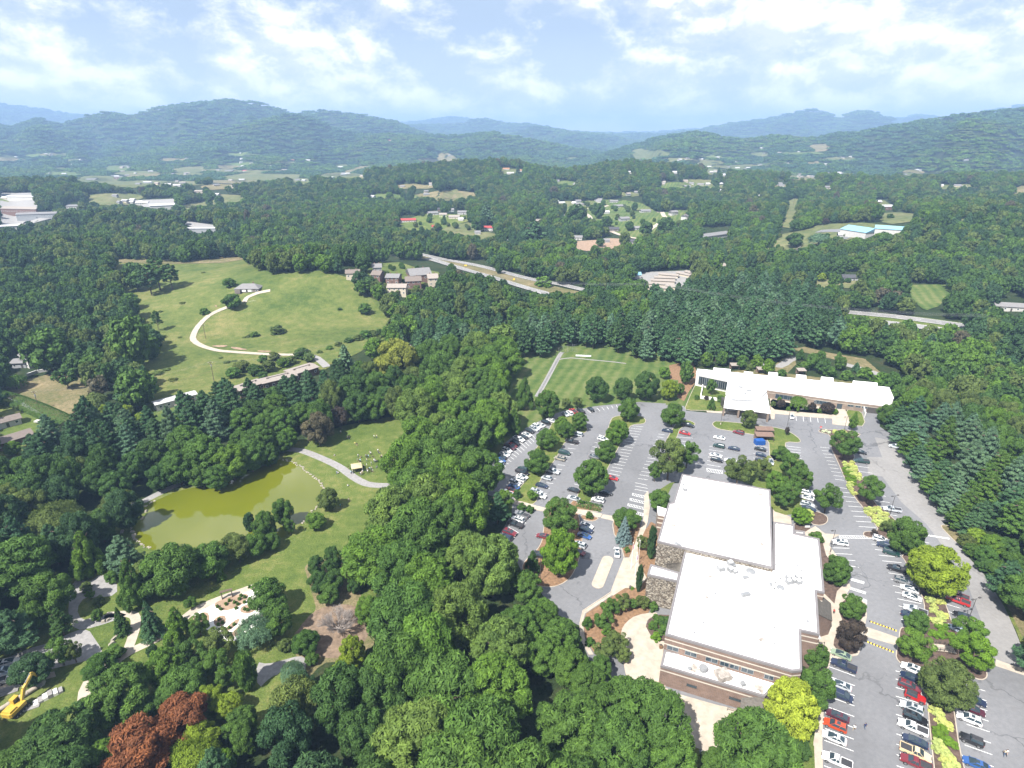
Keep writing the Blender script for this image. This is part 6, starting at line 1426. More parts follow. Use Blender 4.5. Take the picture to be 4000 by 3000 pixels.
row('1', (110, 28), 'right side of the grassy median', [(1080,940,'van','silver'), (1027,1007,'pickup','black'), (958,1110,'van','dark green'), (918,1163,'suv','tan'), (850,1283,'pickup','silver'), (795,1343,'hatch','silver'), (750,1412,'sedan','navy'), (700,1472,'suv','silver'), (735,1508,'suv','white')])
row('1', (100, 28), 'left of the central tree median', [(1318,985,'suv','white'), (1235,1145,'sedan','grey'), (1043,1455,'sedan','black'), (1045,1532,'sedan','silver')])
row('1', (110, 26), 'right of the central tree median', [(1400,1343,'sedan','red'), (1345,1480,'sedan','black'), (1270,1545,'suv','white')])
row('3', (110, 40), 'lower left bay', [(560,262,'pickup','grey'), (530,305,'suv','white'), (505,352,'pickup','black'), (455,427,'suv','dark red'), (415,472,'suv','navy')])
row('3', (100, 36), 'right of the lime tree island', [(1165,362,'sedan','white'), (1160,402,'suv','navy'), (1145,455,'sedan','blue'), (1095,540,'suv','silver'), (1085,605,'sedan','dark red')])
row('3', (100, 20), 'half hidden left of the lime tree', [(765,460,'sedan','dark red'), (740,640,'suv','black')])
row('2', (100, 22), 'left of the middle car park', [(190,688,'pickup','black'), (168,755,'sedan','red'), (130,865,'sedan','white'), (125,915,'suv','white')])
row('2', (100, 22), 'double parked in the middle car park', [(465,795,'sedan','white'), (460,867,'suv','dark green'), (435,948,'sedan','white'), (442,988,'suv','black')])
row('2', (100, 22), 'inner right of the middle car park', [(590,888,'sedan','navy'), (562,993,'sedan','white')])
row('2', (100, 22), 'beside the blue dumpster', [(817,893,'sedan','black'), (825,945,'hatch','navy'), (825,988,'sedan','black')])
row('2', (100, 26), 'under trees behind the brick building', [(1228,1272,'suv','white'), (1222,1312,'sedan','white'), (1225,1375,'suv','silver'), (1240,1408,'sedan','navy')])
row('5', (140, 40), 'between median tip and big dull tree', [(805,1202,'suv','white'), (850,1258,'van','navy'), (905,1322,'suv','dark green')])
row('5', (140, 42), 'beside the lime yellow tree', [(965,1478,'pickup','black'), (1015,1587,'suv','grey')])
row('6', (200, 70), 'left of planted median, beyond the crossing', [(940,207,'sedan','white'), (960,270,'sedan','white'), (985,382,'pickup','silver'), (950,425,'sedan','navy')])
row('6', (205, 88), 'left of planted median, before the crossing', [(960,855,'suv','white',True), (955,925,'sedan','navy',True), (940,1000,'suv','dark red',False), (985,1085,'jeep','red',False), (955,1170,'suv','silver',True), (985,1252,'suv','black',False), (965,1332,'pickup','white',True), (985,1440,'sedan','navy',True), (985,1535,'pickup','cream',False), (990,1620,'pickup','dark red',True)])
row('6', (215, 92), 'facing the brick building walk', [(385,738,'sedan','pale green',True), (405,830,'pickup','navy',True), (380,985,'sedan','silver',True), (385,1070,'van','navy',False), (355,1235,'sedan','maroon',True), (335,1312,'suv','orange red',True), (330,1412,'sedan','white',True), (350,1600,'pickup','white',True)])
row('6', (215, 80), 'right of the median by the lamp', [(1320,262,'pickup','dark red',True), (1330,303,'pickup','red',True), (1375,428,'sedan','black',True), (1325,532,'hatch','pale blue',True)])
row('6', (215, 88), 'right of the large dark olive tree', [(1462,1105,'sedan','navy',False), (1450,1182,'sedan','maroon',False), (1420,1258,'suv','white',True), (1440,1432,'jeep','black',True), (1480,1625,'sedan','blue',True)])
def one(r, x, y, hd, kind, col_, label, flip=False):
    p = at(px(r, x, y), .65); q = at(px(r, x+hd[0], y+hd[1]), .65); car(kind, col_, Vector((p.x, p.y, 0)), math.atan2(q.y-p.y, q.x-p.x)+(PI if flip else 0), label)
one('3', 1445, 608, (8, 100), 'sedan', 'white', 'white sedan driving past the pale oblong traffic island', True)
one('1', 1912, 905, (100, 20), 'sedan', 'navy', 'navy sedan by the grass strip under the round tree', True)
one('2', 630, 750, (100, 28), 'suv', 'dark red', 'dark red SUV at the kerb of the oval lawn', True)
one('2', 912, 1003, (10, 60), 'sedan', 'silver', 'silver car at the tip of the grass strip by the trees')
one('2', 1092, 612, (6, 60), 'sedan', 'white', 'white sedan alone in the row before the white building')
one('5', 940, 342, (120, 26), 'suv', 'silver', 'silver SUV against the pines at the far right lot', True)
one('5', 620, 392, (120, 26), 'sedan', 'black', 'black car mostly hidden behind the wide median tree')
one('5', 628, 478, (120, 14), 'pickup', 'dark green', 'dark green pickup right of the wide median tree', True)
one('5', 912, 925, (150, 24), 'pickup', 'silver', 'silver pickup beside the lamp post in the far right lot', True)
one('5', 430, 1232, (150, 24), 'suv', 'white', 'white SUV alone at the back corner of the brick building', True)
one('2', 1890, 575, (60, 12), 'van', 'white', 'white van by the service door of the low white building')
one('G', 45, 1035, (90, -20), 'sedan', 'white', 'white car farthest of three at the left frame edge')
one('G', 20, 1090, (90, -20), 'suv', 'pale blue', 'pale blue car in the middle of three at the left frame edge')
one('G', 60, 1130, (100, -30), 'pickup', 'white', 'white truck nearest of three at the left frame edge')
one('N', 2010, 196, (40, -8), 'sedan', 'black', 'black car on the pale gravel lot among the woods')

# ------------------------------------------------------------------ lamps, poles, flags
def lamp_post(r, x, y, h, label, heads=2, ang=0.0):
    p = at(px(r, x, y)); root = thing('lamp_post', (p.x, p.y, .1), label, 'lamp post', 'car park lamp posts', ang)
    m = MB(); m.tube((0, 0, 0), (0, 0, .7), .28, n=10); m.build('base', MATS['concrete'], root)
    m = MB(); m.tube((0, 0, .7), (0, 0, h), .09, .07, n=8); m.build('pole', MATS['dark_metal'], root)
    for k in range(heads):
        s = 1 if k else -1
        m = MB(); m.tube((0, 0, h-.1), (s*.9, 0, h), .04, n=5); m.build('arm', MATS['dark_metal'], root)
        m = MB(); m.box((s*1.2, 0, h), (.75, .45, .16)); m.build('lamp_head', MATS['dark_metal'], root)
for a in (('3', 735, 882, 8.5, 'single lamp post on the orange mulch island', 1), ('2', 475, 682, 8.5, 'lamp post on the left end of the oval lawn', 2), ('2', 1045, 722, 9, 'lamp post on the grass tip by the stop line', 2), ('2', 1535, 768, 8.5, 'double lamp post at the far tip of the median', 2),
          ('5', 880, 1008, 9, 'double lamp post beside the silver pickup', 2), ('5', 332, 1340, 9, 'lamp post at the back corner of the brick building', 1), ('6', 1398, 505, 9, 'double lamp post by the black sedan and silver hatchback', 2), ('6', 192, 868, 9, 'lamp post behind the navy pickup at the brick building', 1)):
    lamp_post(*a[:5], heads=a[5], ang=.3)
def flagf(name, cols):
    for i, c in enumerate(cols): plain(name+str(i), c, .8, .05, 2)
flagf('flag_', [(.45, .03, .04), (.7, .7, .7), (.03, .06, .25)])
for k, (x, y, h) in enumerate(((1575, 766, 9.5), (1612, 830, 8.2), (1640, 722, 8.6))):
    p = at(px('3', x, y)); root = thing('flagpole', (p.x, p.y, .12), ['left flagpole with flag hanging limp on the entrance walk', 'nearest flagpole with flag hanging low by the mulch bed', 'right flagpole with bare pole on the mulch bed edge'][k], 'flagpole', 'flagpoles')
    m = MB(); m.tube((0, 0, 0), (0, 0, h), .07, .04, n=8); m.tube((0, 0, h), (0, 0, h+.15), .09, n=6); m.build('pole', MATS['coping_white'], root)
    if k < 2:
        for j in range(3): m = MB(); m.box((.12+.10*j, .05*(j % 2), h-1.4-.1*j), (.11, .05, 1.5), 0, .3*(j-1)); m.build('flag', MATS['flag_%d' % ((j*2+k) % 3)], root)
def utility_pole(r, x, y, h, label, arms=1, flat=False, box=True):
    g = at(px(r, x, y)) if flat else ground(px(r, x, y)); z = 0 if flat else g.z
    root = thing('utility_pole', (g.x, g.y, z), label, 'utility pole', 'utility poles')
    m = MB(); m.tube((0, 0, -.3), (0, 0, h), .17, .12, n=7); m.build('pole', MATS['bark'], root)
    for k in range(arms): m = MB(); m.box((0, 0, h-.5-k*1.0), (2.6, .14, .16)); m.build('crossarm', MATS['bark'], root)
    for k in (-1, 0, 1): m = MB(); m.tube((k*1.1, 0, h-.42), (k*1.1, 0, h-.1), .07, n=6); m.build('insulator', MATS['coping_white'], root)
    if box: m = MB(); m.tube((.3, -.25, h-2.6), (.3, -.25, h-1.6), .28, n=8); m.build('transformer', MATS['metal_grey'], root)
    return Vector((g.x, g.y, z+h-.1))
u1 = utility_pole('M', 1738, 1030, 12, 'utility pole with white insulators at the lower edge of the meadow', 2)
u2 = utility_pole('M', 320, 1245, 9.5, 'utility pole with transformer at the ivy hedge', 1, True)
u3 = utility_pole('M', 1668, 672, 9.5, 'wooden pole inside the curve of the meadow drive', 1, box=False)
U = [utility_pole('C', x, y, 12, l, 1, box=False) for x, y, l in ((662, 888, 'nearest pole in the grassy power line cut'), (716, 808, 'middle pole in the grassy power line cut'), (787, 640, 'far pole in the grassy power line cut'))]
def wires(pts, sag, offs, label, r=.02):
    m = MB()
    for a, b in zip(pts[:-1], pts[1:]):
        d = (b-a); n = Vector((-d.y, d.x, 0)).normalized()
        for o_ in offs:
            prev = None
            for i in range(13):
                t = i/12; p = a.lerp(b, t)+n*o_; p.z -= sag*4*t*(1-t)
                if prev is not None: m.tube(prev, p, r, n=4, caps=False)
                prev = p
    o = m.build('power_lines', MATS['metal_grey']); tag(o, label, 'power line')
wires([u2, u1, Vector((u1.x+60, u1.y+25, u1.z+3))], 3, (-.9, .9), 'thin overhead wires from the ivy hedge pole to the meadow pole')
pw1 = [Vector((70, 395, 26)), Vector((230, 355, 24)), Vector((330, 300, 24))]
ga_, gb_ = ground(px('B', 760, 1130)), ground(px('C', 1500, 1460))
wires([Vector((ga_.x, ga_.y, ga_.z+14)), Vector(((ga_.x+gb_.x)/2, (ga_.y+gb_.y)/2, 24)), Vector((gb_.x+40, gb_.y-10, gb_.z+18))], 5, (-3, -1, 1, 3), 'group of overhead power lines crossing above the pine wood', .03)

# ------------------------------------------------------------------ fence, bleacher, shelters, bridge, signs
def fence(r, pts, h, label, step=3.0, wires_=5, mat='metal_grey', flat=True, thick=.045):
    q = [at(px(r, *p)) if flat else ground(px(r, *p)) for p in pts]; o0 = q[0]; root = thing('fence', tuple(o0), label, 'fence')
    for a, b in zip(q[:-1], q[1:]):
        n = max(1, int((b-a).length/step))
        for j in range(n):
            p = a.lerp(b, j/n); e = a.lerp(b, (j+1)/n); hp = 0 if flat else hz(p.x, p.y)-p.z; he = 0 if flat else hz(e.x, e.y)-e.z
            p = p-o0+Vector((0, 0, hp)); e = e-o0+Vector((0, 0, he))
            m = MB(); m.tube(p, p+Vector((0, 0, h)), thick, n=5); m.build('post', MATS[mat], root)
            m = MB()
            for k in range(wires_+1): zz = Vector((0, 0, .08+(h-.1)*k/wires_)); m.tube(p+zz, e+zz, thick*(.6 if k in (0, wires_) else .25), n=4, caps=False)
            m.build('wire_panel', MATS[mat], root)
fence('1', [(905,200), (1032,170), (1078,178)], 4.5, 'tall chain link backstop at the far corner of the sports field', 3.0, 12)
fence('1', [(700,600), (790,440), (905,235), (925,225)], 1.4, 'long chain link fence along the left side of the sports field', 3.0, 8)
fence('M', [(1300,1060), (1500,1010), (1700,950), (1760,940)], 1.2, 'wire fence with wooden posts at the lower edge of the meadow', 5.0, 3, 'bark', False)
fence('N', [(330,290), (600,250), (800,215), (1000,180), (1150,150)], 1.2, 'thin wire fence crossing the meadow slope', 6.0, 3, 'bark', False)
fence('M', [(1860,395), (1990,385), (2074,370)], 1.2, 'low fence beside the drive in front of the meadow house', 4.0, 2, 'coping_white', False)
ribbon('path', P('1', 705,590, 800,425, 920,200, 945,185), 2.6, 'gravel', .03, flat=True)
ribbon('path', P('1', 905,248, 1020,232, 1200,250, 1400,268, 1530,285), 1.2, 'gravel', .035, flat=True)
p = at(px('1', 1135, 222)); root = thing('bleacher', (p.x, p.y, 0), 'low white bleacher bench at the far side of the sports field', 'bleacher', rz=-.12)
for k in range(3): m = MB(); m.box((0, .4*k-.4, .45+.2*k), (9, .34, .08)); m.build('plank', MATS['paint_white'], root)
for k in range(4): m = MB(); m.box((-4+2.66*k, 0, .3), (.12, 1.3, .6)); m.build('support', MATS['metal_grey'], root)
def shelter(r, x, y, w_, d, h, roofmat_, label, name='shelter', rz=0, wallm='brick', cat='shelter'):
    p = at(px(r, x, y)); root = thing(name, (p.x, p.y, 0), label, cat, rz=rz); m = MB()
    m.poly([(-w_/2, -d/2, h), (w_/2, -d/2, h), (w_/2, d/2, h+.5), (-w_/2, d/2, h+.5), (-w_/2, -d/2, h+.15), (w_/2, -d/2, h+.15), (w_/2, d/2, h+.65), (-w_/2, d/2, h+.65)], [(3, 2, 1, 0), (4, 5, 6, 7), (0, 1, 5, 4), (1, 2, 6, 5), (2, 3, 7, 6), (3, 0, 4, 7)]); m.build('roof', MATS[roofmat_], root)
    for sx in (-1, 1):
        for sy in (-1, 1): m = MB(); m.box((sx*(w_/2-.15), sy*(d/2-.15), h/2), (.15, .15, h)); m.build('post', MATS['bark'], root)
    m = MB(); m.box((0, d/2-.25, h/2), (w_-.4, .1, h-.1)); m.build('back_wall', MATS[wallm], root)
plain('brown_roof', (.15, .10, .078), .8, .1, 1); plain('blue_metal', (.012, .07, .26), .5, .08, 1); plain('tan_canvas', (.40, .34, .20), .8, .05, 1)
shelter('2', 848, 765, 7.5, 3.0, 2.4, 'brown_roof', 'far one of two brown roofed sheds on the grass strip', rz=-.05)
shelter('2', 845, 815, 7.5, 3.4, 2.4, 'brown_roof', 'near one of two brown roofed sheds beside the blue dumpster', rz=-.05)
p = at(px('2', 808, 850)); root = thing('dumpster', (p.x, p.y, .03), 'bright blue dumpster below the brown roofed sheds', 'dumpster', rz=.1)
m = MB(); m.box((0, 0, .95), (3.8, 2.6, 1.9), 0, 0, 1.04); m.build('container', MATS['blue_metal'], root)
for k in range(2): m = MB(); m.box((-.95+1.9*k, 0, 2.0), (1.8, 2.5, .12)); m.build('lid', MATS['blue_metal'], root)
for k in range(5): m = MB(); m.box((-1.7+.85*k, -1.36, .95), (.12, .08, 1.7)); m.build('rib', MATS['blue_metal'], root)
# footbridge over the dry bed
a, b = at(px('6', 1128, 690)), at(px('6', 1300, 715)); d = b-a; L = d.length
root = thing('footbridge', tuple((a+b)/2), 'small wooden footbridge with dark rails on the planted median', 'footbridge', rz=math.atan2(d.y, d.x))
plain('plank_wood', (.36, .31, .25), .9, .15, 2)
for k in range(22): m = MB(); m.box((-L/2+L*(k+.5)/22, 0, .35+.25*math.cos((k-10.5)/11*1.4)), (L/22*.88, 2.4, .06)); m.build('plank', MATS['plank_wood'], root)
for s in (-1, 1):
    for hh in (.55, 1.05):
        m = MB()
        for k in range(10): x0, x1 = -L/2+L*k/10, -L/2+L*(k+1)/10; z0, z1 = (.35+.25*math.cos((x/L*2)*1.4)+hh for x in (x0, x1)); m.tube((x0, s*1.2, z0), (x1, s*1.2, z1), .05, n=5)
        m.build('rail', MATS['dark_metal'], root)
    for k in range(6): x = -L/2+L*k/5; m = MB(); z = .35+.25*math.cos(x/L*2.8); m.box((x, s*1.2, z+.5), (.09, .09, 1.1)); m.build('post', MATS['dark_metal'], root)
def sign(r, x, y, h, wd, hg, mat, label, bar=None, rz=0):
    p = at(px(r, x, y)); root = thing('sign', (p.x, p.y, 0), label, 'sign', rz=rz)
    m = MB(); m.tube((0, 0, 0), (0, 0, h), .05, n=6); m.build('post', MATS['metal_grey'], root)
    m = MB(); m.box((0, -.07, h-hg/2), (wd, .04, hg)); q = m.build('panel', MATS[mat], root)
    if bar: m = MB(); m.box((0, -.10, h-hg/2), (wd*.7, .02, hg*.2)); m.build('bar', MATS[bar], q)
plain('sign_red', (.45, .02, .02), .5, .03, 2); plain('sign_yellow', (.6, .42, .03), .5, .03, 2); plain('sign_blue', (.01, .09, .38), .5, .03, 2)
sign('2', 1335, 735, 2.2, .9, .9, 'sign_red', 'red no entry sign at the tip of the white flowered bed', 'paint_white')
sign('2', 1220, 1580, 1.2, 1.6, .8, 'white_wall', 'small pale sign in the bed behind the brick building')
sign('2', 1175, 565, 1.4, 1.6, .7, 'white_wall', 'small pale sign before the courtyard bed')
def sign_g(r, x, y, h, wd, hg, mat, label):
    g = ground(px(r, x, y)); root = thing('sign', tuple(g), label, 'sign')
    for s in (-1, 1): m = MB(); m.tube((s*wd*.4, 0, -.2), (s*wd*.4, 0, h), .1, n=6); m.build('post', MATS['metal_grey'], root)
    m = MB(); m.box((0, -.15, h-hg/2), (wd, .08, hg)); m.build('panel', MATS[mat], root)
sign_g('B', 477, 925, 6.5, 5.5, 3.2, 'sign_blue', 'large blue highway sign beside the far carriageway')
sign_g('B', 820, 1018, 2.6, 2.4, 1.2, 'sign_yellow', 'small yellow sign on the highway verge, left one'); sign_g('B', 1118, 1105, 2.8, 1.6, 1.6, 'sign_yellow', 'yellow diamond coloured sign on the highway verge, right one')
p = at(px('3', 1568, 950)); root = thing('litter_bin', (p.x, p.y, .12), 'black round litter bin by the entrance walk', 'bin')
m = MB(); m.tube((0, 0, 0), (0, 0, .85), .32, .34, 12); m.build('bin_body', MATS['dark_metal'], root); m = MB(); m.tube((0, 0, .85), (0, 0, 1.05), .36, .2, 12); m.build('lid', MATS['dark_metal'], root)
p = at(px('3', 1850, 1500)); root = thing('litter_bin', (p.x, p.y, .15), 'brown litter bin on the plaza at the brick wall', 'bin')
m = MB(); m.box((0, 0, .5), (.7, .7, 1.0)); m.build('bin_body', MATS['mulch'], root); m = MB(); m.box((0, 0, 1.04), (.5, .5, .08)); m.build('lid', MATS['dark_metal'], root)
# pergola arch of the white garden and small posts
p = at(px('G', 1340, 655)); root = thing('garden_arch', (p.x, p.y, 0), 'dark arbour frame at the edge of the white gravel garden', 'arbour', rz=.4)
for s in (-1, 1): m = MB(); m.box((s*1.3, 0, 1.2), (.14, .8, 2.4)); m.build('post', MATS['bark'], root)
m = MB(); m.box((0, 0, 2.45), (3.2, .9, .12)); m.build('top_beam', MATS['bark'], root)
for k, (x, y) in enumerate([(1280,705), (1330,690), (1300,720), (1380,680), (1410,660), (1440,650), (1400,690), (1350,670), (1440,680), (1290,780), (1310,800), (1285,810), (1440,720), (1490,715), (1350,830), (1380,810), (1460,725), (1420,640), (1470,590), (1500,610), (1390,715)]):
    T('G', x, y, 22, 'shrub', 'green', 'perennial', 'small clipped plant in a brown bed of the white gravel garden', 'plant', asp=.9, group='small plants of the white garden')
# stone edging boulders at the court
for k, (x, y) in enumerate([(610,800), (640,790), (670,905), (690,890), (700,870), (660,930), (780,270), (790,290), (720,270), (860,150), (840,190)]):
    p = at(px('G', x, y)); m = MB(); m.box((0, 0, .3), (random.uniform(.9, 1.8), random.uniform(.6, 1.1), .7), 0, 0, .7); o = m.build('boulder', MATS['stone'], loc=(p.x, p.y, 0), rz=random.uniform(0, 3))
    tag(o, 'pale boulder lying beside the pond or the gravel court', 'boulder', 'boulders of the park')

# ------------------------------------------------------------------ excavator, pipe, concrete steps
EX = at(px('G', 105, 1325)); tip = at(px('G', 240, 1190)); an = math.atan2(tip.y-EX.y, tip.x-EX.x)
plain('digger_yellow', (.40, .27, .04), .45, .10, 1.5, spec=.4)
root = thing('excavator', (EX.x, EX.y, 0), 'yellow tracked excavator with its boom raised over the lawn', 'excavator', rz=an)
for s in (-1, 1):
    m = MB(); pr = [(-2.1, .5), (-1.7, .95), (1.7, .95), (2.1, .5), (1.7, .08), (-1.7, .08)]; V = [(x, s*1.25-.28, z) for x, z in pr]+[(x, s*1.25+.28, z) for x, z in pr]
    m.poly(V, [tuple(range(5, -1, -1)), tuple(range(6, 12))]+[(i, (i+1) % 6, 6+(i+1) % 6, 6+i) for i in range(6)]); tr = m.build('track', MATS['rubber'], root)
    for k in range(5): m = MB(); m.tube((-1.5+.75*k, s*1.25-.31, .4), (-1.5+.75*k, s*1.25+.31, .4), .2, n=8); m.build('roller', MATS['metal_grey'], tr)
m = MB(); m.prism([(-2.6, -1.0), (-2.3, -1.35), (1.4, -1.35), (1.4, 1.35), (-2.3, 1.35), (-2.6, 1.0)], 1.05, 2.0); m.box((-1.4, 0, 2.15), (1.8, 2.3, .5), 0, 0, .9); m.build('engine_housing', MATS['digger_yellow'], root)
m = MB(); m.box((.75, .75, 2.3), (1.5, 1.05, 1.7), 0, 0, .9); m.box((.75, .75, 3.2), (1.5, 1.1, .1)); m.build('cab', MATS['digger_yellow'], root)
for c, d_ in (((1.5, .75, 2.45), (.06, .8, 1.0)), ((.75, .2, 2.45), (1.1, .06, 1.0)), ((.75, 1.28, 2.45), (1.1, .06, 1.0))): m = MB(); m.box(c, d_); m.build('cab_window', MATS['glass'], root)
def beam(pts, wd, name, mat='digger_yellow'):
    for (x0, z0, t0), (x1, z1, t1) in zip(pts[:-1], pts[1:]):
        m = MB(); d = Vector((x1-x0, 0, z1-z0)).normalized(); n = Vector((-d.z, 0, d.x))
        A = Vector((x0, 0, z0)); B = Vector((x1, 0, z1)); V = []
        for p_, t_ in ((A, t0), (B, t1)):
            for s in (-1, 1):
                for q_ in (-1, 1): V.append(p_+n*t_*q_/2+Vector((0, s*wd/2-.35, 0)))
        m.poly(V, [(0, 1, 3, 2), (4, 6, 7, 5), (0, 4, 5, 1), (2, 3, 7, 6), (0, 2, 6, 4), (1, 5, 7, 3)]); m.build(name, MATS[mat], root)
beam([(1.2, 1.7, .5), (2.6, 4.1, .75), (5.4, 5.7, .4)], .5, 'boom'); beam([(5.0, 6.1, .35), (5.5, 5.6, .55), (6.7, 2.4, .3)], .4, 'arm')
m = MB(); m.tube((1.6, -.35, 1.5), (3.0, -.35, 3.6), .1, n=8); m.tube((3.2, -.35, 5.0), (5.0, -.35, 6.2), .09, n=8); m.build('hydraulic_cylinder', MATS['metal_grey'], root)
m = MB(); V = [(6.4, 2.5), (7.0, 2.3), (7.1, 1.3), (6.5, .8), (5.8, 1.1), (6.2, 1.5)]; n_ = len(V); m.poly([(x, -.95, z) for x, z in V]+[(x, .25, z) for x, z in V], [tuple(range(n_-1, -1, -1)), tuple(range(n_, 2*n_))]+[(i, (i+1) % n_, n_+(i+1) % n_, n_+i) for i in range(n_)]); m.build('bucket', MATS['metal_grey'], root)
for k in range(4): m = MB(); m.box((5.7, -.85+.32*k, 1.05), (.35, .1, .1)); m.build('bucket_tooth', MATS['rim'], root)
a, b = at(px('G', -60, 1365)), at(px('G', 215, 1195)); m = MB(); n_ = 16; d = (b-a).normalized()
m.tube(a+Vector((0, 0, .55)), b+Vector((0, 0, .55)), .55, n=n_, caps=False); m.tube(a+Vector((0, 0, .55)), b+Vector((0, 0, .55)), .47, n=n_, caps=False)
for k in range(6):
    c = a.lerp(b, k/5); m.tube(c+Vector((0, 0, .55))-d*.1, c+Vector((0, 0, .55))+d*.1, .60, n=n_)
o = m.build('concrete_pipe', MATS['concrete']); tag(o, 'long pale concrete drain pipe lying behind the excavator', 'pipe')
p = at(px('G', 285, 1240)); root = thing('concrete_steps', (p.x, p.y, 0), 'pale precast concrete steps standing on the lawn right of the excavator', 'steps', rz=.75)
for k in range(6): m = MB(); m.box((-2.4+.95*k, 0, .12+.13*min(k, 6-k)), (.9, 1.8, .24+.26*min(k, 6-k)), 0, 0, .98); m.build('step', MATS['gravel'] if k % 2 else MATS['white_gravel'], root)
for k, (x, y) in enumerate(((45,1218), (170,1310), (60,1190))):
    p = at(px('G', x, y)); root = thing('timber_pile', (p.x, p.y, 0), ['grey board stack left of the excavator pipe', 'dark flat board lying behind the excavator tracks', 'grey kerb stone pile on the concrete pad'][k], 'board stack', rz=.5)
    for j in range(3): m = MB(); m.box((0, .4*j-.4, .12), (4.0, .34, .2)); m.build('board', MATS['gravel'], root)

# ------------------------------------------------------------------ people
plain('skin', (.42, .26, .18), .6, .05, 3); plain('hair', (.05, .032, .02), .8, .1, 5)
for nm, c in (('trousers_dark', (.02, .022, .03)), ('trousers_blue', (.05, .08, .14)), ('trousers_tan', (.25, .2, .14))): plain(nm, c, .8, .1, 4)
def clothf(t, b):
    t.l.new(t.add('ShaderNodeObjectInfo').outputs['Color'], b.inputs['Base Color']); b.inputs['Roughness'].default_value = .85
principled('shirt', clothf)
def figure(pose, trousers):
    J = {'pel': (0, 0, .95, .15), 'spi': (0, 0, 1.15, .14), 'che': (0, 0, 1.35, .17), 'nek': (0, 0, 1.50, .06), 'hed': (0, .02, 1.62, .10), 'top': (0, .0, 1.72, .08)}
    hip, kn, an_, toe = .95, .50, .08, .03
    legs = {'stand': ((.10, 0, .52), (.12, 0, .09), (.12, .16, .04)), 'walk': ((.10, .18, .54), (.11, .26, .12), (.11, .42, .08))}
    for s, nm in ((-1, 'l'), (1, 'r')):
        if pose == 'sit':
            J['pel'] = (0, 0, .18, .16); J['spi'] = (0, -.02, .38, .14); J['che'] = (0, -.02, .58, .17); J['nek'] = (0, 0, .73, .06); J['hed'] = (0, .03, .85, .10); J['top'] = (0, .01, .95, .08)
            leg = ((s*.14, .38, .30), (s*.16, .72, .10), (s*.16, .86, .08)); J['hip'+nm] = (s*.10, .04, .16, .11)
            arm = ((s*.22, -.02, .64), (s*.30, .10, .42), (s*.22, .34, .34), (s*.18, .42, .33))
        else:
            f = 0 if pose == 'stand' else (1 if s > 0 else -1)
            leg = ((s*.11, .16*f+.02, .52), (s*.12, .26*f if f >= 0 else -.36, .09 if f >= 0 else .18), (s*.12, .26*f+.15 if f >= 0 else -.24, .04)); J['hip'+nm] = (s*.10, 0, .88, .11)
            arm = ((s*.21, 0, 1.42), (s*.28, -.10*f, 1.15), (s*.27, -.22*f+.06, .92), (s*.27, -.24*f+.08, .82))
        for n_, p_, r_ in zip(('kn', 'an', 'to'), leg, (.075, .05, .045)): J[n_+nm] = (*p_, r_)
        for n_, p_, r_ in zip(('sh', 'el', 'wr', 'ha'), arm, (.065, .048, .035, .045)): J[n_+nm] = (*p_, r_)
    names = list(J); ix = {n: i for i, n in enumerate(names)}
    E = [('pel', 'spi'), ('spi', 'che'), ('che', 'nek'), ('nek', 'hed'), ('hed', 'top')]
    for s in 'lr': E += [('pel', 'hip'+s), ('hip'+s, 'kn'+s), ('kn'+s, 'an'+s), ('an'+s, 'to'+s), ('che', 'sh'+s), ('sh'+s, 'el'+s), ('el'+s, 'wr'+s), ('wr'+s, 'ha'+s)]
    me = bpy.data.meshes.new('skeleton'); me.from_pydata([J[n][:3] for n in names], [(ix[a], ix[b]) for a, b in E], [])
    o = bpy.data.objects.new('skeleton', me); COL.objects.link(o); md = o.modifiers.new('s', 'SKIN')
    for i, n in enumerate(names): me.skin_vertices[0].data[i].radius = (J[n][3],)*2; me.skin_vertices[0].data[i].use_root = (n == 'pel')
    sb = o.modifiers.new('b', 'SUBSURF'); sb.levels = 1
    dg = bpy.context.evaluated_depsgraph_get(); out = bpy.data.meshes.new_from_object(o.evaluated_get(dg)); bpy.data.objects.remove(o); out.name = 'body'
    for mt in ('skin', 'shirt', trousers, 'rubber'): out.materials.append(MATS[mt])
    lift = 0 if pose != 'sit' else .77
    for p_ in out.polygons:
        z = p_.center.z+lift; y = abs(p_.center.x)
        if pose == 'sit': p_.material_index = 0 if (p_.center.z > .72 or (y > .2 and p_.center.z < .46 and p_.center.y < .5 and p_.center.y > .12)) else (2 if p_.center.z < .34 else 1)
        else: p_.material_index = 0 if (z > 1.50 or (y > .2 and z < 1.12)) else (1 if z > .98 else (2 if z > .10 else 3))
        p_.use_smooth = True
    hm_ = MB(); hz0 = J['hed'][2]
    V = []; fs = []
    for i in range(4):
        for j in range(8): a1 = i/3*PI*.52; b1 = j/8*2*PI; V.append((.115*math.sin(a1)*math.cos(b1), J['hed'][1]-.02+.125*math.sin(a1)*math.sin(b1), hz0+.03+.13*math.cos(a1)))
    for i in range(3):
        for j in range(8): fs.append((i*8+j, (i+1)*8+j, (i+1)*8+(j+1) % 8, i*8+(j+1) % 8))
    hair = mesh('hair', V, fs); hair.materials.append(MATS['hair'])
    nm_ = mesh('face', [(-.02, .125, hz0), (.02, .125, hz0), (0, .155, hz0-.01), (0, .12, hz0+.05)], [(0, 2, 3), (2, 1, 3), (0, 1, 2)]); nm_.materials.append(MATS['skin'])
    return out, hair, nm_
FIG = {(p_, t_): figure(p_, t_) for p_ in ('stand', 'walk', 'sit') for t_ in ('trousers_dark', 'trousers_blue', 'trousers_tan')}
SH_C = {'white': (.6, .6, .6), 'black': (.02, .02, .02), 'grey': (.2, .2, .2), 'pale blue': (.28, .42, .5), 'red': (.35, .03, .03), 'yellow': (.45, .38, .12), 'navy': (.02, .03, .09), 'turquoise': (.08, .35, .40), 'beige': (.36, .31, .24)}
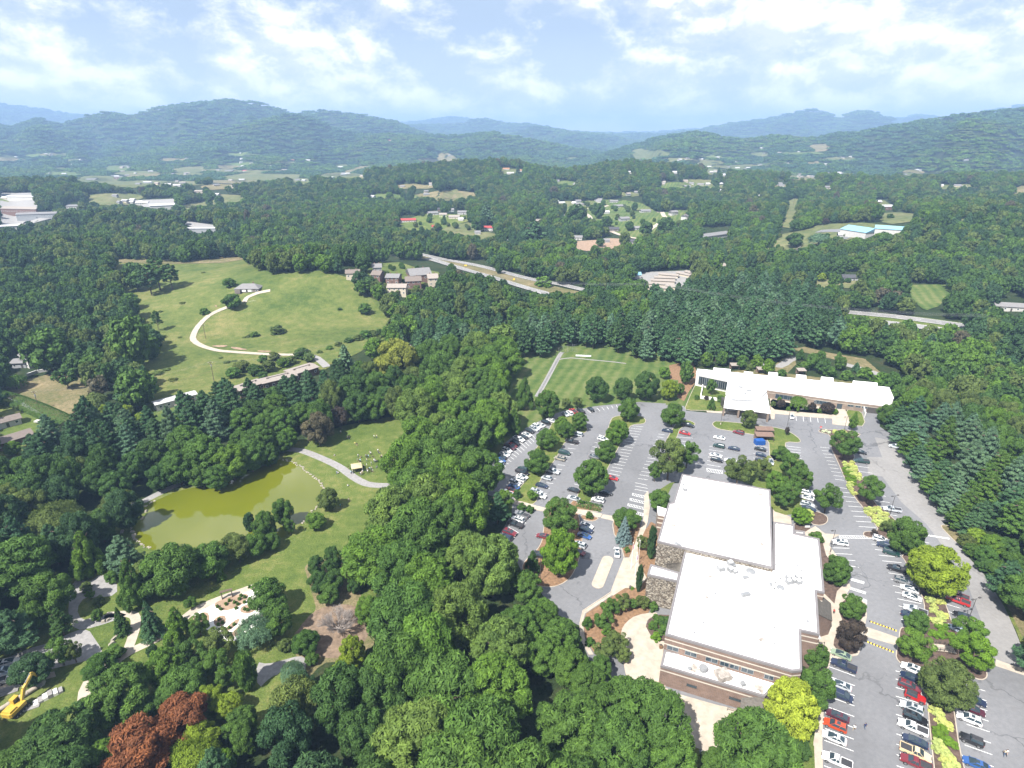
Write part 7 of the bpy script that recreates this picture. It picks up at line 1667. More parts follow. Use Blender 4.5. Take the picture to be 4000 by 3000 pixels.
def person(r, x, y, pose, shirt, label, group=None, rz=None, tr=None):
    p = at(px(r, x, y)); tr = tr or random.choice(['trousers_dark', 'trousers_blue', 'trousers_tan'])
    root = thing('person', (p.x, p.y, .03), label, 'person', group, random.uniform(0, 6.28) if rz is None else rz)
    b_, h_, f_ = FIG[(pose, tr)]
    o = meshobj('body', b_, None, root); o.color = (*SH_C[shirt], 1); meshobj('hair', h_, None, root); meshobj('nose', f_, None, root)
person('6', 485, 1355, 'walk', 'white', 'person in a white shirt walking beside the orange red SUV', tr='trousers_tan')
person('6', 573, 1340, 'walk', 'navy', 'person in dark clothes walking in the middle of the parking lane', tr='trousers_blue')
person('6', 1703, 1560, 'walk', 'beige', 'person in a beige top, left of a pair at the lower right', tr='trousers_blue'); person('6', 1716, 1556, 'walk', 'white', 'person in a white top, right of a pair at the lower right', tr='trousers_dark')
person('1', 1283, 995, 'stand', 'black', 'person in black standing at the door of the white SUV'); person('1', 335, 1290, 'stand', 'navy', 'person in dark clothes at the shaded left kerb of the lot')
person('6', 322, 412, 'stand', 'red', 'person in a red top at the side entrance of the brick building')
person('N', 868, 995, 'stand', 'white', 'person in white standing alone near the dark reddish tree')
person('N', 922, 1040, 'stand', 'grey', 'left person of a pair on the lawn above the crowd'); person('N', 938, 1042, 'stand', 'black', 'right person of a pair on the lawn above the crowd')
person('N', 980, 1085, 'stand', 'yellow', 'person in yellow beside one in black on the lawn'); person('N', 996, 1092, 'stand', 'black', 'person in black beside one in yellow on the lawn')
person('N', 1130, 1030, 'stand', 'white', 'person in white with another far up the lawn'); person('N', 1150, 1028, 'stand', 'beige', 'person in beige with one in white far up the lawn')
person('N', 820, 1170, 'sit', 'white', 'person sitting alone on the grass above the path')
person('N', 835, 1300, 'sit', 'pale blue', 'person in pale blue sitting between path and pond, left'); person('N', 848, 1306, 'sit', 'white', 'person in white sitting between path and pond, right')
person('N', 922, 1408, 'sit', 'white', 'person sitting on the lawn below the path')
person('N', 932, 1530, 'stand', 'beige', 'person in beige standing on the lower lawn'); person('N', 866, 1575, 'stand', 'turquoise', 'person in turquoise by the lone olive tree at the pond'); person('N', 880, 1572, 'stand', 'black', 'person in black by the lone olive tree at the pond')
person('N', 928, 1275, 'stand', 'black', 'person in black standing on the path left of the canopy')
person('N', 1262, 1125, 'stand', 'white', 'person in white close to the tree belt right of the crowd')
crowd = [(1005,1180), (1028,1183), (1000,1215), (1010,1222), (1022,1218), (1018,1228), (1098,1155), (1104,1162), (1160,1140), (1166,1148), (1066,1182), (1076,1190), (1086,1185), (1116,1180), (1072,1215), (1130,1218), (1140,1224), (1150,1216), (1138,1210), (1184,1195), (1195,1200), (1205,1196), (1214,1190), (1108,1240), (1072,1255), (1152,1258), (1076,1295), (1086,1290), (1096,1285), (1106,1295), (1110,1280), (1122,1300), (1080,1305), (952,1300), (962,1305), (972,1300), (950,1312), (1020,1310), (1034,1315), (1040,1308), (1026,1322), (1040,1270), (1046,1262), (960,1275), (1012,1280), (1026,1282), (1190,1185)]
for k, (x, y) in enumerate(crowd):
    person('N', x, y, ['stand', 'stand', 'walk', 'sit'][(k*7) % 4], ['white', 'black', 'grey', 'white', 'pale blue', 'navy', 'beige', 'black'][(k*5) % 8], 'person in the small crowd gathered on the lawn round the tan canopy', 'crowd around the canopy')
p = at(px('N', 995, 1285)); root = thing('canopy_tent', (p.x, p.y, 0), 'square tan canopy tent with open sides beside the path', 'canopy tent', rz=.35)
m = MB(); m.poly([(-2, -2, 2.3), (2, -2, 2.3), (2, 2, 2.3), (-2, 2, 2.3), (0, 0, 2.95), (-2, -2, 2.05), (2, -2, 2.05), (2, 2, 2.05), (-2, 2, 2.05)], [(0, 1, 4), (1, 2, 4), (2, 3, 4), (3, 0, 4), (5, 6, 1, 0), (6, 7, 2, 1), (7, 8, 3, 2), (8, 5, 0, 3)]); m.build('canopy', MATS['tan_canvas'], root)
for sx in (-1, 1):
    for sy in (-1, 1): m = MB(); m.tube((sx*1.92, sy*1.92, 0), (sx*1.92, sy*1.92, 2.3), .04, n=6); m.build('leg', MATS['coping_white'], root)
p = at(px('N', 995, 1290)); root = thing('folding_table', (p.x, p.y, 0), 'dark folding table under the tan canopy', 'table', rz=.35)
m = MB(); m.box((0, 0, .74), (2.0, .8, .05)); m.build('tabletop', MATS['dark_metal'], root)
for sx in (-1, 1):
    for sy in (-1, 1): m = MB(); m.tube((sx*.9, sy*.3, 0), (sx*.9, sy*.3, .72), .025, n=5); m.build('leg', MATS['metal_grey'], root)
p = at(px('N', 1322, 860)); m = MB(); m.box((0, 0, .05), (3.2, 2.4, .1)); m.box((.4, .1, .2), (.6, .4, .25)); o = m.build('picnic_blanket', MATS['paint_white'], loc=(p.x, p.y, .02), rz=.4); tag(o, 'pale picnic blanket spread at the upper end of the lawn', 'blanket')
# ------------------------------------------------------------------ houses and halls
def clear_for(x, y, w_, tall=.8):
    """keep the view of a building free of trees: x, y = middle of its base in photograph pixels"""
    w_ = max(w_, 14); OPEN.append([(x-w_*.62, y-w_*tall*.5), (x, y-w_*tall*.7), (x+w_*.62, y-w_*tall*.5), (x+w_*.75, y+w_*.08), (x+w_*.3, y+w_*.30), (x-w_*.3, y+w_*.30), (x-w_*.75, y+w_*.08)])
for nm, c in (('w_white', (.40, .39, .37)), ('w_cream', (.42, .37, .29)), ('w_brick', (.14, .085, .068)), ('w_grey', (.25, .26, .27)), ('w_brown', (.10, .07, .055)), ('w_green', (.30, .34, .16)), ('w_stone', (.14, .12, .105)),
              ('r_grey', (.16, .155, .155)), ('r_dark', (.055, .055, .06)), ('r_tan', (.235, .205, .18)), ('r_red', (.28, .045, .04)), ('r_white', (.38, .38, .38)), ('r_brown', (.14, .115, .10)), ('r_blue', (.17, .32, .40)), ('r_orange', (.30, .15, .08))):
    plain(nm, c, .75, .08, .8)
def gable(parent, L, W, hw, hr, wall, roof, hip=False, over=.5, base=-1.5):
    m = MB(); m.box((0, 0, (hw+base)/2), (L, W, hw-base))
    if not hip: m.poly([(-L/2, -W/2, hw), (-L/2, W/2, hw), (-L/2, 0, hw+hr), (L/2, -W/2, hw), (L/2, W/2, hw), (L/2, 0, hw+hr)], [(0, 2, 1), (3, 4, 5)])
    m.build('wall', MATS[wall], parent)
    a, b = L/2+over, W/2+over; e = (W/2 if hip else -over+over*0); rx = L/2-W*.45 if hip else a
    rx = max(rx, .3); z0 = hw-hr*over/(W/2); t = .18
    m = MB(); V = [(-a, -b, z0), (a, -b, z0), (a, b, z0), (-a, b, z0), (-rx, 0, hw+hr), (rx, 0, hw+hr)]
    V += [(x, y, z+t) for x, y, z in V]
    m.poly(V, [(6, 7, 11, 10), (8, 9, 10, 11), (0, 1, 7, 6), (2, 3, 9, 8), (9, 6, 10), (7, 8, 11), (3, 0, 6, 9), (1, 2, 8, 7), (1, 0, 4, 5), (3, 2, 5, 4), (0, 3, 4), (2, 1, 5)])
    return m.build('roof', MATS[roof], parent)
def openings(parent, L, W, hw, storeys=1, seed=0, door=True):
    rn = random.Random(seed); n = max(2, int(L/3.2)); sh = hw/storeys
    for s in range(storeys):
        for k in range(n):
            x = -L/2+L*(k+.5)/n; z = sh*s+sh*.55
            for sy in (-1, 1):
                if door and s == 0 and k == n//2 and sy < 0:
                    m = MB(); m.box((x, sy*(W/2+.03), 1.05), (1.0, .1, 2.1)); m.build('door', MATS['dark_metal'], parent); continue
                m = MB(); m.box((x, sy*(W/2+.02), z), (1.3, .08, 1.2)); f = m.build('window', MATS['coping_white'], parent)
                m = MB(); m.box((x, sy*(W/2+.05), z), (1.05, .08, .95)); m.build('pane', MATS['glass'], f)
def house(r, x, y, wpx, label, wall='w_white', roof='r_grey', ratio=.6, h=3.0, hr=1.8, rz=0.0, hip=False, storeys=1, chimney=False, name='house', cat='house', flat=False, det=True):
    g = at(px(r, x, y)) if flat else ground(px(r, x, y)); clear_for(*px(r, x, y), wpx/REG[r][2]); dep = g.y*CT-(g.z-H)*ST; L = wpx/REG[r][2]*dep/F; W = min(L*ratio, 16)
    root = thing(name, (g.x, g.y+W/2, g.z), label, cat, rz=rz); rf = gable(root, L, W, h, hr, wall, roof, hip)
    if chimney: m = MB(); m.box((L*.2, W*.1, h+hr+.2), (.8, .8, 1.8)); m.build('chimney', MATS['w_brick'], rf)
    if det: openings(root, L, W, h, storeys, int(x))
    return root, L, W
HS = [ # region, x, y(base), width, label, wall, roof, rz, extras
 ('B',1525,640,50,'pale house with grey roof at the left end of the village hill','w_white','r_grey',.1,{}), ('B',1640,612,45,'white house highest behind the village trees','w_white','r_grey',-.2,{}), ('B',1735,622,50,'white house with dark grey roof at the top of the village lawn','w_white','r_grey',.1,{}),
 ('B',1762,658,60,'tall white house with front gable on the village lawn','w_white','r_grey',.4,{'h':5,'storeys':2}), ('B',1672,690,70,'long white low building on the village lawn','w_white','r_white',0,{'name':'mobile_home'}), ('B',1800,735,60,'grey house in the middle of the village lawn','w_grey','r_grey',.3,{'h':4}),
 ('B',1735,800,62,'grey house with stone coloured front below the village lawn','w_stone','r_dark',0,{'h':4}), ('B',1930,682,62,'grey roofed house at the right of the village lawn','w_white','r_grey',.2,{}), ('B',2105,700,50,'white house at the right end of the village street','w_white','r_grey',.5,{'h':5,'storeys':2}),
 ('B',2178,728,45,'white tall house beyond the village street','w_white','r_grey',1.2,{'h':5.5,'storeys':2}), ('B',2148,770,38,'small white house below the tall one by the street','w_white','r_white',.7,{}), ('B',2030,800,35,'grey house half hidden at the lower village street','w_grey','r_grey',.2,{}), ('B',1880,790,50,'grey roof among the trees below the village lawn','w_grey','r_grey',0,{}),
 ('B',1840,875,66,'dark grey house beside the orange clay lot','w_grey','r_dark',-.1,{}), ('B',1508,850,66,'long white trailer house left of the clay lot','w_white','r_grey',-.15,{'name':'mobile_home'}), ('B',1690,868,36,'small grey roofed house behind the clay lot','w_grey','r_grey',0,{}), ('B',1425,720,40,'white house half hidden left of the large dark tree','w_white','r_grey',.3,{'h':4}), ('B',1270,745,40,'tan roofed house alone among the woods','w_brick','r_tan',.3,{}),
 ('B',460,742,95,'long house with red roof at the left village','w_white','r_red',.15,{}), ('B',630,782,38,'small pink walled house with red roof','w_cream','r_red',.3,{}), ('B',960,795,52,'white two storey house with red brown roof','w_white','r_red',0,{'h':4.5,'storeys':2}), ('B',893,818,34,'small pale shed on the sloping field','w_white','r_grey',.1,{'name':'shed'}),
 ('B',615,700,60,'white house with grey roof left of the green house','w_white','r_grey',.4,{'h':4}), ('B',680,712,46,'pale green walled house with tan roof','w_green','r_tan',0,{'h':4.5,'storeys':2}), ('B',750,722,66,'tan roofed house right of the green house','w_cream','r_tan',-.1,{'h':3.5}), ('B',800,692,60,'white house with dark grey roof at the right of the left village','w_white','r_grey',0,{}), ('B',725,676,44,'grey roofed house behind the tan roofed one','w_grey','r_grey',0,{}), ('B',668,672,40,'dark roofed house behind the white one','w_brick','r_dark',0,{}), ('B',450,680,36,'red brown roof among the trees on the left','w_brick','r_brown',.1,{}),
 ('B',790,735,30,'small white shed below the tan roofed house','w_white','r_white',0,{'name':'shed'}), ('B',1080,875,40,'white camper at the wood edge left of the dark pines','w_white','r_white',-.3,{'name':'mobile_home'}), ('B',525,828,36,'small white roof in the trees above the highway','w_white','r_white',-.4,{'name':'shed'}), ('B',1880,1090,40,'pale metal roofed barn left of the storage rows','w_white','r_blue',.2,{'name':'barn','h':4}),
 ('B',1070,420,40,'white house on the crest, left one','w_white','r_orange',0,{}), ('B',1160,430,36,'orange roofed house on the crest, right one','w_white','r_orange',0,{}), ('B',1095,446,40,'white house lowest on the crest','w_white','r_white',0,{}), ('B',350,238,20,'tiny red roofed house high on the mountain','w_cream','r_red',0,{}), ('B',720,330,22,'tiny house on the brown clearing','w_grey','r_grey',0,{}), ('B',50,402,28,'white farm on the valley clearing','w_white','r_white',.4,{}),
 ('B',1840,440,30,'white house in the row below the far ridge, first','w_white','r_white',0,{}), ('B',1880,440,30,'white house in the row below the far ridge, second','w_white','r_white',.3,{}), ('B',2110,440,34,'white house in the row below the far ridge, third','w_white','r_white',.1,{}), ('B',2160,448,26,'white house in the row below the far ridge, fourth','w_white','r_white',.7,{}),
 ('C',60,442,34,'white house at the left of the far white cluster','w_white','r_white',.2,{}), ('C',110,447,26,'white gabled house in the middle of the far white cluster','w_white','r_white',1.2,{}), ('C',145,452,24,'white gabled house at the right of the far white cluster','w_white','r_white',1.2,{}), ('C',365,456,34,'pale roof among trees above the wooded ridge','w_white','r_white',0,{}), ('C',135,528,36,'grey roofed house in the woods at the left','w_grey','r_grey',0,{}), ('C',335,553,36,'white gabled house in the dark woods','w_white','r_white',.8,{}), ('C',578,588,34,'small white house above the dark woods','w_white','r_white',0,{}),
 ('C',220,355,24,'white house on the pale far clearing','w_white','r_white',0,{}), ('C',430,375,22,'white house right of the pale far clearing','w_white','r_white',0,{}), ('C',600,285,30,'white house high on the far slope','w_white','r_white',0,{}), ('C',1000,388,40,'long white roof on the far valley side','w_white','r_white',0,{}), ('C',1005,535,60,'long pale farm building in the valley woods','w_white','r_grey',0,{}), ('C',1310,628,50,'white house with red walls above the long field','w_brick','r_white',.2,{'h':4}), ('C',1370,665,66,'white roofed red barn above the long field','w_brick','r_white',.1,{'h':5,'name':'barn'}), ('C',1455,640,40,'grey roofed house behind the barn','w_white','r_grey',0,{}), ('C',1580,618,30,'pink walled small house far right of the barn','w_cream','r_orange',0,{}), ('C',1855,362,30,'grey house high on the right mountain slope','w_grey','r_grey',0,{}),
 ('C',120,728,50,'white gabled house at the foot of the village hill','w_white','r_grey',1.0,{'h':5.5,'storeys':2}), ('C',90,768,38,'white small house below the gabled one','w_white','r_white',.7,{}), ('C',48,700,46,'white house behind trees at the right village end','w_white','r_grey',.4,{'h':4}), ('C',825,925,40,'small pale house at the foot of the power line cut','w_white','r_tan',.9,{}), ('C',640,955,50,'long pale roofed house by the road','w_cream','r_tan',-.1,{}), ('C',350,1030,80,'tan hip roofed house in the woods','w_stone','r_tan',.2,{'hip':True}), ('C',1080,835,30,'small white car shed beside the hall drive','w_white','r_white',0,{'name':'shed'}),
 ('C',1150,1105,105,'dark roofed bungalow with porch among dark trees','w_grey','r_dark',-.1,{'ratio':.5}), ('C',2140,1290,170,'white long house with green grey roof at the right frame edge','w_white','r_grey',-.25,{'ratio':.4}), ('C',520,1022,50,'grey roofed house at the small lawn','w_grey','r_grey',0,{}),
 ('A',560,640,60,'long low white houses in the far valley','w_white','r_grey',0,{}), ('A',730,635,50,'brick towered house in the far valley','w_brick','r_grey',0,{'h':7}), ('A',905,660,46,'white house with white roof in the far valley','w_white','r_white',.3,{'h':4}), ('A',1035,675,36,'white house right in the far valley','w_white','r_white',0,{}), ('A',1090,680,40,'long white roof right in the far valley','w_white','r_white',.1,{}), ('A',850,668,30,'grey house left in the far valley','w_grey','r_grey',0,{}), ('A',1510,585,26,'red barn below the far green field','w_brick','r_red',0,{}), ('A',1410,585,50,'grey long house left of the red barn','w_grey','r_grey',0,{}), ('A',1225,718,50,'pale house in the valley trees','w_cream','r_tan',0,{}),
 ('A',1490,510,20,'tiny white roof on the lower mountain slope, first','w_white','r_white',0,{}), ('A',1800,518,30,'tiny red walled house on the lower mountain slope','w_brick','r_orange',0,{}), ('A',1900,518,24,'tiny pale house on the lower mountain slope','w_white','r_white',0,{}), ('A',2100,562,40,'white farm at the foot of the mountain on the right','w_white','r_white',.3,{}), ('A',440,545,24,'tiny white house in the left valley','w_white','r_white',0,{}), ('A',1660,555,26,'tiny pale house right of the green field','w_white','r_white',0,{}),
 ('A',790,785,60,'white shed first of three before the long hall','w_white','r_white',0,{'name':'shed'}), ('A',870,790,70,'white shed second of three before the long hall','w_white','r_white',.2,{'name':'shed'}),
 ('A',450,815,80,'grey gabled hall left of the dark woods','w_white','r_grey',.2,{'h':4}),
]
for r_, x, y, w_, lab, wa, ro, rz, ex in HS:
    e = dict(ex); far_ = w_/REG[r_][2] < 26
    house(r_, x, y, w_, lab, wa, ro, ratio=e.get('ratio', .6), h=e.get('h', 3.2), hr=1.9, rz=rz, hip=e.get('hip', False), storeys=e.get('storeys', 1), name=e.get('name', 'house'), cat={'house': 'house', 'barn': 'barn', 'shed': 'shed', 'mobile_home': 'mobile home'}[e.get('name', 'house')], det=not far_, chimney=(not far_ and int(x) % 3 == 0))
def hall(r, pts, h, label, wall, roof, hr=1.5, name='hall', cat='building', flat=False, wins=0, storeys=1):
    """long building: pts = near-left, near-right roof corners and far-right corner"""
    q_ = [px(r, *q) for q in pts]; x0 = min(q[0] for q in q_); x1 = max(q[0] for q in q_); y0 = min(q[1] for q in q_); y1 = max(q[1] for q in q_); OPEN.append([(x0-6, y0-8), (x1+6, y0-8), (x1+6, y1+14), (x0-6, y1+14)])
    f = (lambda q: at(q, h)) if flat else (lambda q: ground(q, h))
    a, b, c = (f(px(r, *q)) for q in pts); L = (b-a); L.z = 0; n = Vector((-L.y, L.x, 0)).normalized(); W = max(5, min(26, abs((c-b).dot(n)))); o = (a+b)/2+n*W/2
    root = thing(name, (o.x, o.y, 0 if flat else hz(o.x, o.y)), label, cat, rz=math.atan2(L.y, L.x)); rf = gable(root, L.length, W, h, hr, wall, roof, over=.6, base=-3)
    if wins: openings(root, L.length, W, h, storeys, 3)
    return root, L.length, W, rf
hall('A', ((0,812), (215,800), (215,785)), 8, 'long brick works hall with tan roof at the left frame edge', 'w_brick', 'r_tan', 2.5, wins=1)
hall('A', ((40,745), (200,738), (190,730)), 6, 'long pale roofed shed behind the brick works hall', 'w_white', 'r_white', 1.2)
hall('A', ((110,895), (350,862), (340,852)), 6, 'long grey roofed building at the left behind the woods', 'w_grey', 'r_grey', 2, wins=1)
hall('A', ((0,935), (120,915), (110,905)), 5, 'flat white roofed building at the left frame edge', 'w_white', 'r_white', .6)
hall('A', ((925,805), (1075,775), (1060,762)), 9, 'large white hall with white roof in the middle valley', 'w_white', 'r_white', 2.0)
hall('A', ((1140,940), (1330,945), (1320,925)), 5, 'long flat pale roof behind the dark tree line', 'w_grey', 'r_white', .6)
hall('C', ((230,838), (395,800), (385,783)), 5, 'long grey roofed building with white walls at the wood edge', 'w_white', 'r_grey', 2.4, wins=1)
hall('C', ((1075,805), (1235,815), (1290,770)), 4.5, 'broad hall with pale blue metal roof on the hill', 'w_white', 'r_blue', 3.5)
hall('C', ((1290,795), (1480,785), (1440,765)), 4.5, 'lower pale blue roofed wing right of the broad hall', 'w_white', 'r_blue', 2.5)
for k, (a, b, c) in enumerate((((1940,1140), (2090,1150), (2090,1140)), ((1945,1118), (2100,1125), (2100,1115)), ((1965,1098), (2110,1105), (2105,1095)), ((1985,1080), (2115,1085), (2110,1077)), ((2010,1060), (2130,1070), (2130,1062)), ((2120,1050), (2200,1068), (2200,1062)), ((2170,1042), (2212,1055), (2212,1050)))):
    hall('B', (a, b, c), 2.8, 'tan roofed storage row, %s from the near end' % ['first', 'second', 'third', 'fourth', 'fifth', 'sixth', 'seventh'][k], 'w_cream', 'r_tan', .8, 'storage_units', 'storage building')
hall('C', ((0,1130), (95,1145), (95,1135)), 2.8, 'tan roofed storage row at the left of the pine wood', 'w_cream', 'r_tan', .8, 'storage_units', 'storage building')
# townhouses and the brick office
for k, (a, b, c, h, wl, rf_, hr, lab, s) in enumerate((
  ((325,1085), (405,1100), (440,1065), 5, 'w_brick', 'r_grey', 1.8, 'brick townhouse with grey tan roof, largest of the group', 2), ((450,1105), (545,1112), (545,1085), 6, 'w_brick', 'r_brown', 2.5, 'brick townhouse with brown roof right of the largest', 2),
  ((335,1145), (450,1160), (460,1125), 5.5, 'w_cream', 'r_tan', 1.8, 'cream walled townhouse nearest to the woods', 2), ((235,1065), (290,1080), (300,1045), 6, 'w_brick', 'r_brown', 2.2, 'brown roofed townhouse at the left of the group', 2), ((245,1020), (300,1025), (300,1005), 5, 'w_grey', 'r_grey', 2, 'grey roofed house at the back of the group', 1), ((80,1058), (165,1062), (170,1040), 5, 'w_cream', 'r_brown', 2, 'cream house left of the group half hidden', 1),
  ((480,1070), (610,1078), (665,1050), 5, 'w_brick', 'r_grey', 3.5, 'wide grey roofed brick building behind the townhouses', 1), ((590,1090), (650,1095), (655,1065), 6, 'w_cream', 'r_tan', 2.2, 'cream gabled house right of the townhouses', 2))):
    r0, L, W, rf = hall('B', (a, b, c), h, lab, wl, rf_, hr, 'townhouse' if k != 6 else 'office_building', 'townhouse' if k != 6 else 'building', wins=1, storeys=s)
    for j in range(2):
        m = MB(); m.box((-L*.25+L*.5*j, W*.1, h+hr), (.7, .7, 1.4)); m.build('chimney', MATS['w_brick'], rf)
# house on the meadow
r0, L, W = house('M', 2000, 300, 190, 'grey hip roofed stone house on the top of the meadow', 'w_stone', 'r_grey', ratio=.55, h=3.2, hr=2.6, rz=.05, hip=True, chimney=True)
m = MB(); m.box((-L*.36, -W*.55, 1.3), (L*.22, W*.3, 2.6)); m.build('wing', MATS['w_stone'], r0)
for s in (-1, 1): m = MB(); m.box((s*L*.12, -W/2-.12, 1.8), (2.6, .12, 1.5)); f = m.build('bay_window', MATS['coping_white'], r0)
# left houses, trailer, tan roofed motel like building
def traced(r, pts, h, label, wall, roof, name='house', cat='house', h0=0, hr=1.2, wins=True, st=1):
    return hall(r, pts, h, label, wall, roof, hr, name, cat, True, wins, st)
traced('M', ((-60,1368), (165,1310), (155,1275)), 3.0, 'white walled house with brown roof at the left frame edge', 'w_white', 'r_brown', hr=1.2)
traced('M', ((-60,1540), (265,1440), (245,1395)), 3.2, 'brick house with brown roof and porch at the left frame edge', 'w_brick', 'r_brown', hr=1.2)
traced('M', ((150,800), (215,835), (265,800)), 6.0, 'tall white house with grey blue roof among trees', 'w_white', 'r_grey', hr=1.5, st=2)
traced('M', ((80,870), (200,865), (190,825)), 3.2, 'low grey roofed wing in front of the tall white house', 'w_grey', 'r_grey', name='house', hr=1.0)
root, L, W, rf = traced('M', ((1262,1205), (1590,1118), (1580,1095)), 3.4, 'long white trailer house with white roof beside the pines', 'w_white', 'r_white', 'mobile_home', 'mobile home', hr=.7)
m = MB(); m.box((0, -W/2-1, .5), (3, 2, 1.0)); m.build('porch', MATS['plank_wood'], root)
for k, (pts, h) in enumerate(((((495,530), (690,470), (655,430)), 4.2), (((255,600), (520,535), (480,505)), 4.2), (((75,655), (265,590), (220,560)), 4.2))):
    root, L, W, rf = hall('N', pts, h, 'tan roofed section of the long low building below the meadow, %s' % ['right one', 'middle one', 'left one'][k], 'w_brown', 'r_tan', .5, 'apartment_row', 'building', True, 1)
    for j in range(2): m = MB(); m.box((-L*.3+L*.6*j, 0, h+.85), (.9, .9, 1.2)); m.build('chimney', MATS['r_tan'], rf)
    m = MB(); m.box((0, W*.1, h+.55), (L*.6, .5, .5)); m.build('roof_well', MATS['dark_metal'], rf)
hall('N', ((1375,320), (1430,325), (1425,300)), 3.5, 'pale roof among the pines below the meadow fence', 'w_grey', 'r_tan', 1.0, 'house', 'house', True)
for k, (x, y) in enumerate(((590,210), (820,245), (1165,255), (1385,250))):
    shelter('2', x, y-6, 4.5, 3.5, 2.6, 'r_tan', ['small tan roofed hut behind the left part of the white building', 'second small hut behind the white building', 'wooden hut behind the middle of the white building', 'small hut behind the right part of the white building'][k], 'garden_hut', cat='hut')
p = at(px('M', 330, 1352)); root = thing('boat_trailer', (p.x, p.y, 0), 'small white boat shaped trailer on the lawn between two houses', 'trailer', rz=-.1)
m = MB(); m.prism([(-2.4, -.9), (1.6, -.9), (2.6, 0), (1.6, .9), (-2.4, .9)], .5, 1.2); m.build('hull', MATS['w_white'], root)
for s in (-1, 1): m = MB(); m.tube((-.5, s*.9, .35), (-.5, s*1.1, .35), .35, n=10); m.build('wheel', MATS['rubber'], root)
lowwall('M', ((225,975), (300,950), (385,935)), 1.6, 'white wall beside the lawn of the left house', t=.4)

# trees between the village houses
for nm, n_ in (('hill_village', 34), ('village_lawn', 12), ('field_slope', 4), ('house_court', 26), ('blue_roof_ground', 8), ('garden_lawn', 6)):
    v_ = CLEAR_MID[nm]; pl = P(v_[0], *v_[1:]); xs = [p[0] for p in pl]; ys = [p[1] for p in pl]; k = 0
    while k < n_:
        q = (random.uniform(min(xs), max(xs)), random.uniform(min(ys), max(ys)))
        if not inpoly(np.array([q[0]]), np.array([q[1]]), pl)[0]: continue
        k += 1; T('P', q[0], q[1], random.uniform(14, 26), random.choice(['round', 'oval']), random.choice(['dark', 'green', 'olive']), 'yard_tree', 'small tree standing in the gardens of the '+{'hill_village': 'hillside village', 'village_lawn': 'left village', 'field_slope': 'sloping field', 'house_court': 'townhouses', 'blue_roof_ground': 'blue roofed hall', 'garden_lawn': 'dark roofed bungalow'}[nm], 'tree', asp=1.0, group='yard trees '+nm.replace('_', ' '), jit=.15)

# far valley pastures with their farmsteads
for (x0, x1, y0, y1, n_) in ((0, 1350, 640, 800, 24), (2650, 3750, 640, 740, 16), (1350, 2600, 690, 800, 7), (0, 1100, 590, 640, 8), (2600, 3600, 600, 650, 7)):
    for k in range(n_):
        x, y = random.uniform(x0, x1), random.uniform(y0, y1); s = (y-545)/150; w_ = random.uniform(50, 130)*(.6+.5*s); h_ = random.uniform(5, 11)*(.5+.8*s)
        pl = [(x+w_*math.cos(a)*random.uniform(.6, 1.1), y+h_*math.sin(a)*random.uniform(.6, 1.1)) for a in np.linspace(0, 5.7, 9)]; OPEN.append(pl)
        sheet('field', pl, random.choice(['far_field', 'field_lawn', 'dry_grass', 'far_field']), .2, flat=False, rounds=1)
        for j in range(random.choice([1, 2, 2, 3])):
            house('P', x+random.uniform(-.8, .8)*w_, y+random.uniform(-.7, .5)*h_, random.uniform(13, 22)*(.6+.4*s), 'small pale house beside a pasture in the far valley', random.choice(['w_white', 'w_cream', 'w_white', 'w_grey']), random.choice(['r_white', 'r_grey', 'r_white', 'r_tan', 'r_grey']), h=3.4, rz=random.uniform(-.8, .8), det=False)[0]['group'] = 'houses of the far valley'
# ------------------------------------------------------------------ the woods
def blocked(X_, Y_, Z_, h, rad=5.5):
    """is a tree standing here seen in front of open ground?"""
    bx, by, _ = proj(X_, Y_, Z_); cx, cy, dp = proj(X_, Y_, Z_+h*.62); e = F*rad*.6/dp; far_ = np.hypot(X_, Y_) > 620
    e = np.where(far_, 0, e)
    bad = np.zeros(len(X_), bool)
    for p in OPEN:
        a = np.array(p); x0, x1, y0, y1 = a[:, 0].min(), a[:, 0].max(), a[:, 1].min(), a[:, 1].max()
        for qx, qy in ((bx, by), (cx, cy), (cx-e, cy), (cx+e, cy)):
            k = (qx >= x0) & (qx <= x1) & (qy >= y0) & (qy <= y1) & ~bad
            if k.any():
                i = np.nonzero(k)[0]; bad[i] |= inpoly(qx[i], qy[i], p)
    return bad
def scatter(r0, r1, spacing):
    """jittered hexagonal grid inside the visible wedge"""
    j_ = .33 if r1 < 1800 else .75; n = int(2*r1/spacing); Yg, Xg = np.mgrid[0:int(r1/spacing/.87)+2, -n//2:n//2+1].astype(float)
    Xg = (Xg+.5*(Yg % 2))*spacing; Yg = Yg*spacing*.87-40
    Xg = (Xg+rng.uniform(-j_, j_, Xg.shape)*spacing).ravel(); Yg = (Yg+rng.uniform(-j_, j_, Yg.shape)*spacing).ravel()
    r = np.hypot(Xg, Yg); k = (r >= r0) & (r < r1) & (np.abs(Xg) < Yg*.93+75)
    return Xg[k], Yg[k]
def lownoise(X_, Y_, s, seed=0):
    a = np.zeros_like(X_); rr = np.random.default_rng(seed)
    for i in range(7):
        th = rr.uniform(0, 6.28); f = s*rr.uniform(.6, 1.9); a += np.sin((X_*math.cos(th)+Y_*math.sin(th))*f+rr.uniform(0, 6.28))
    return a/3.2
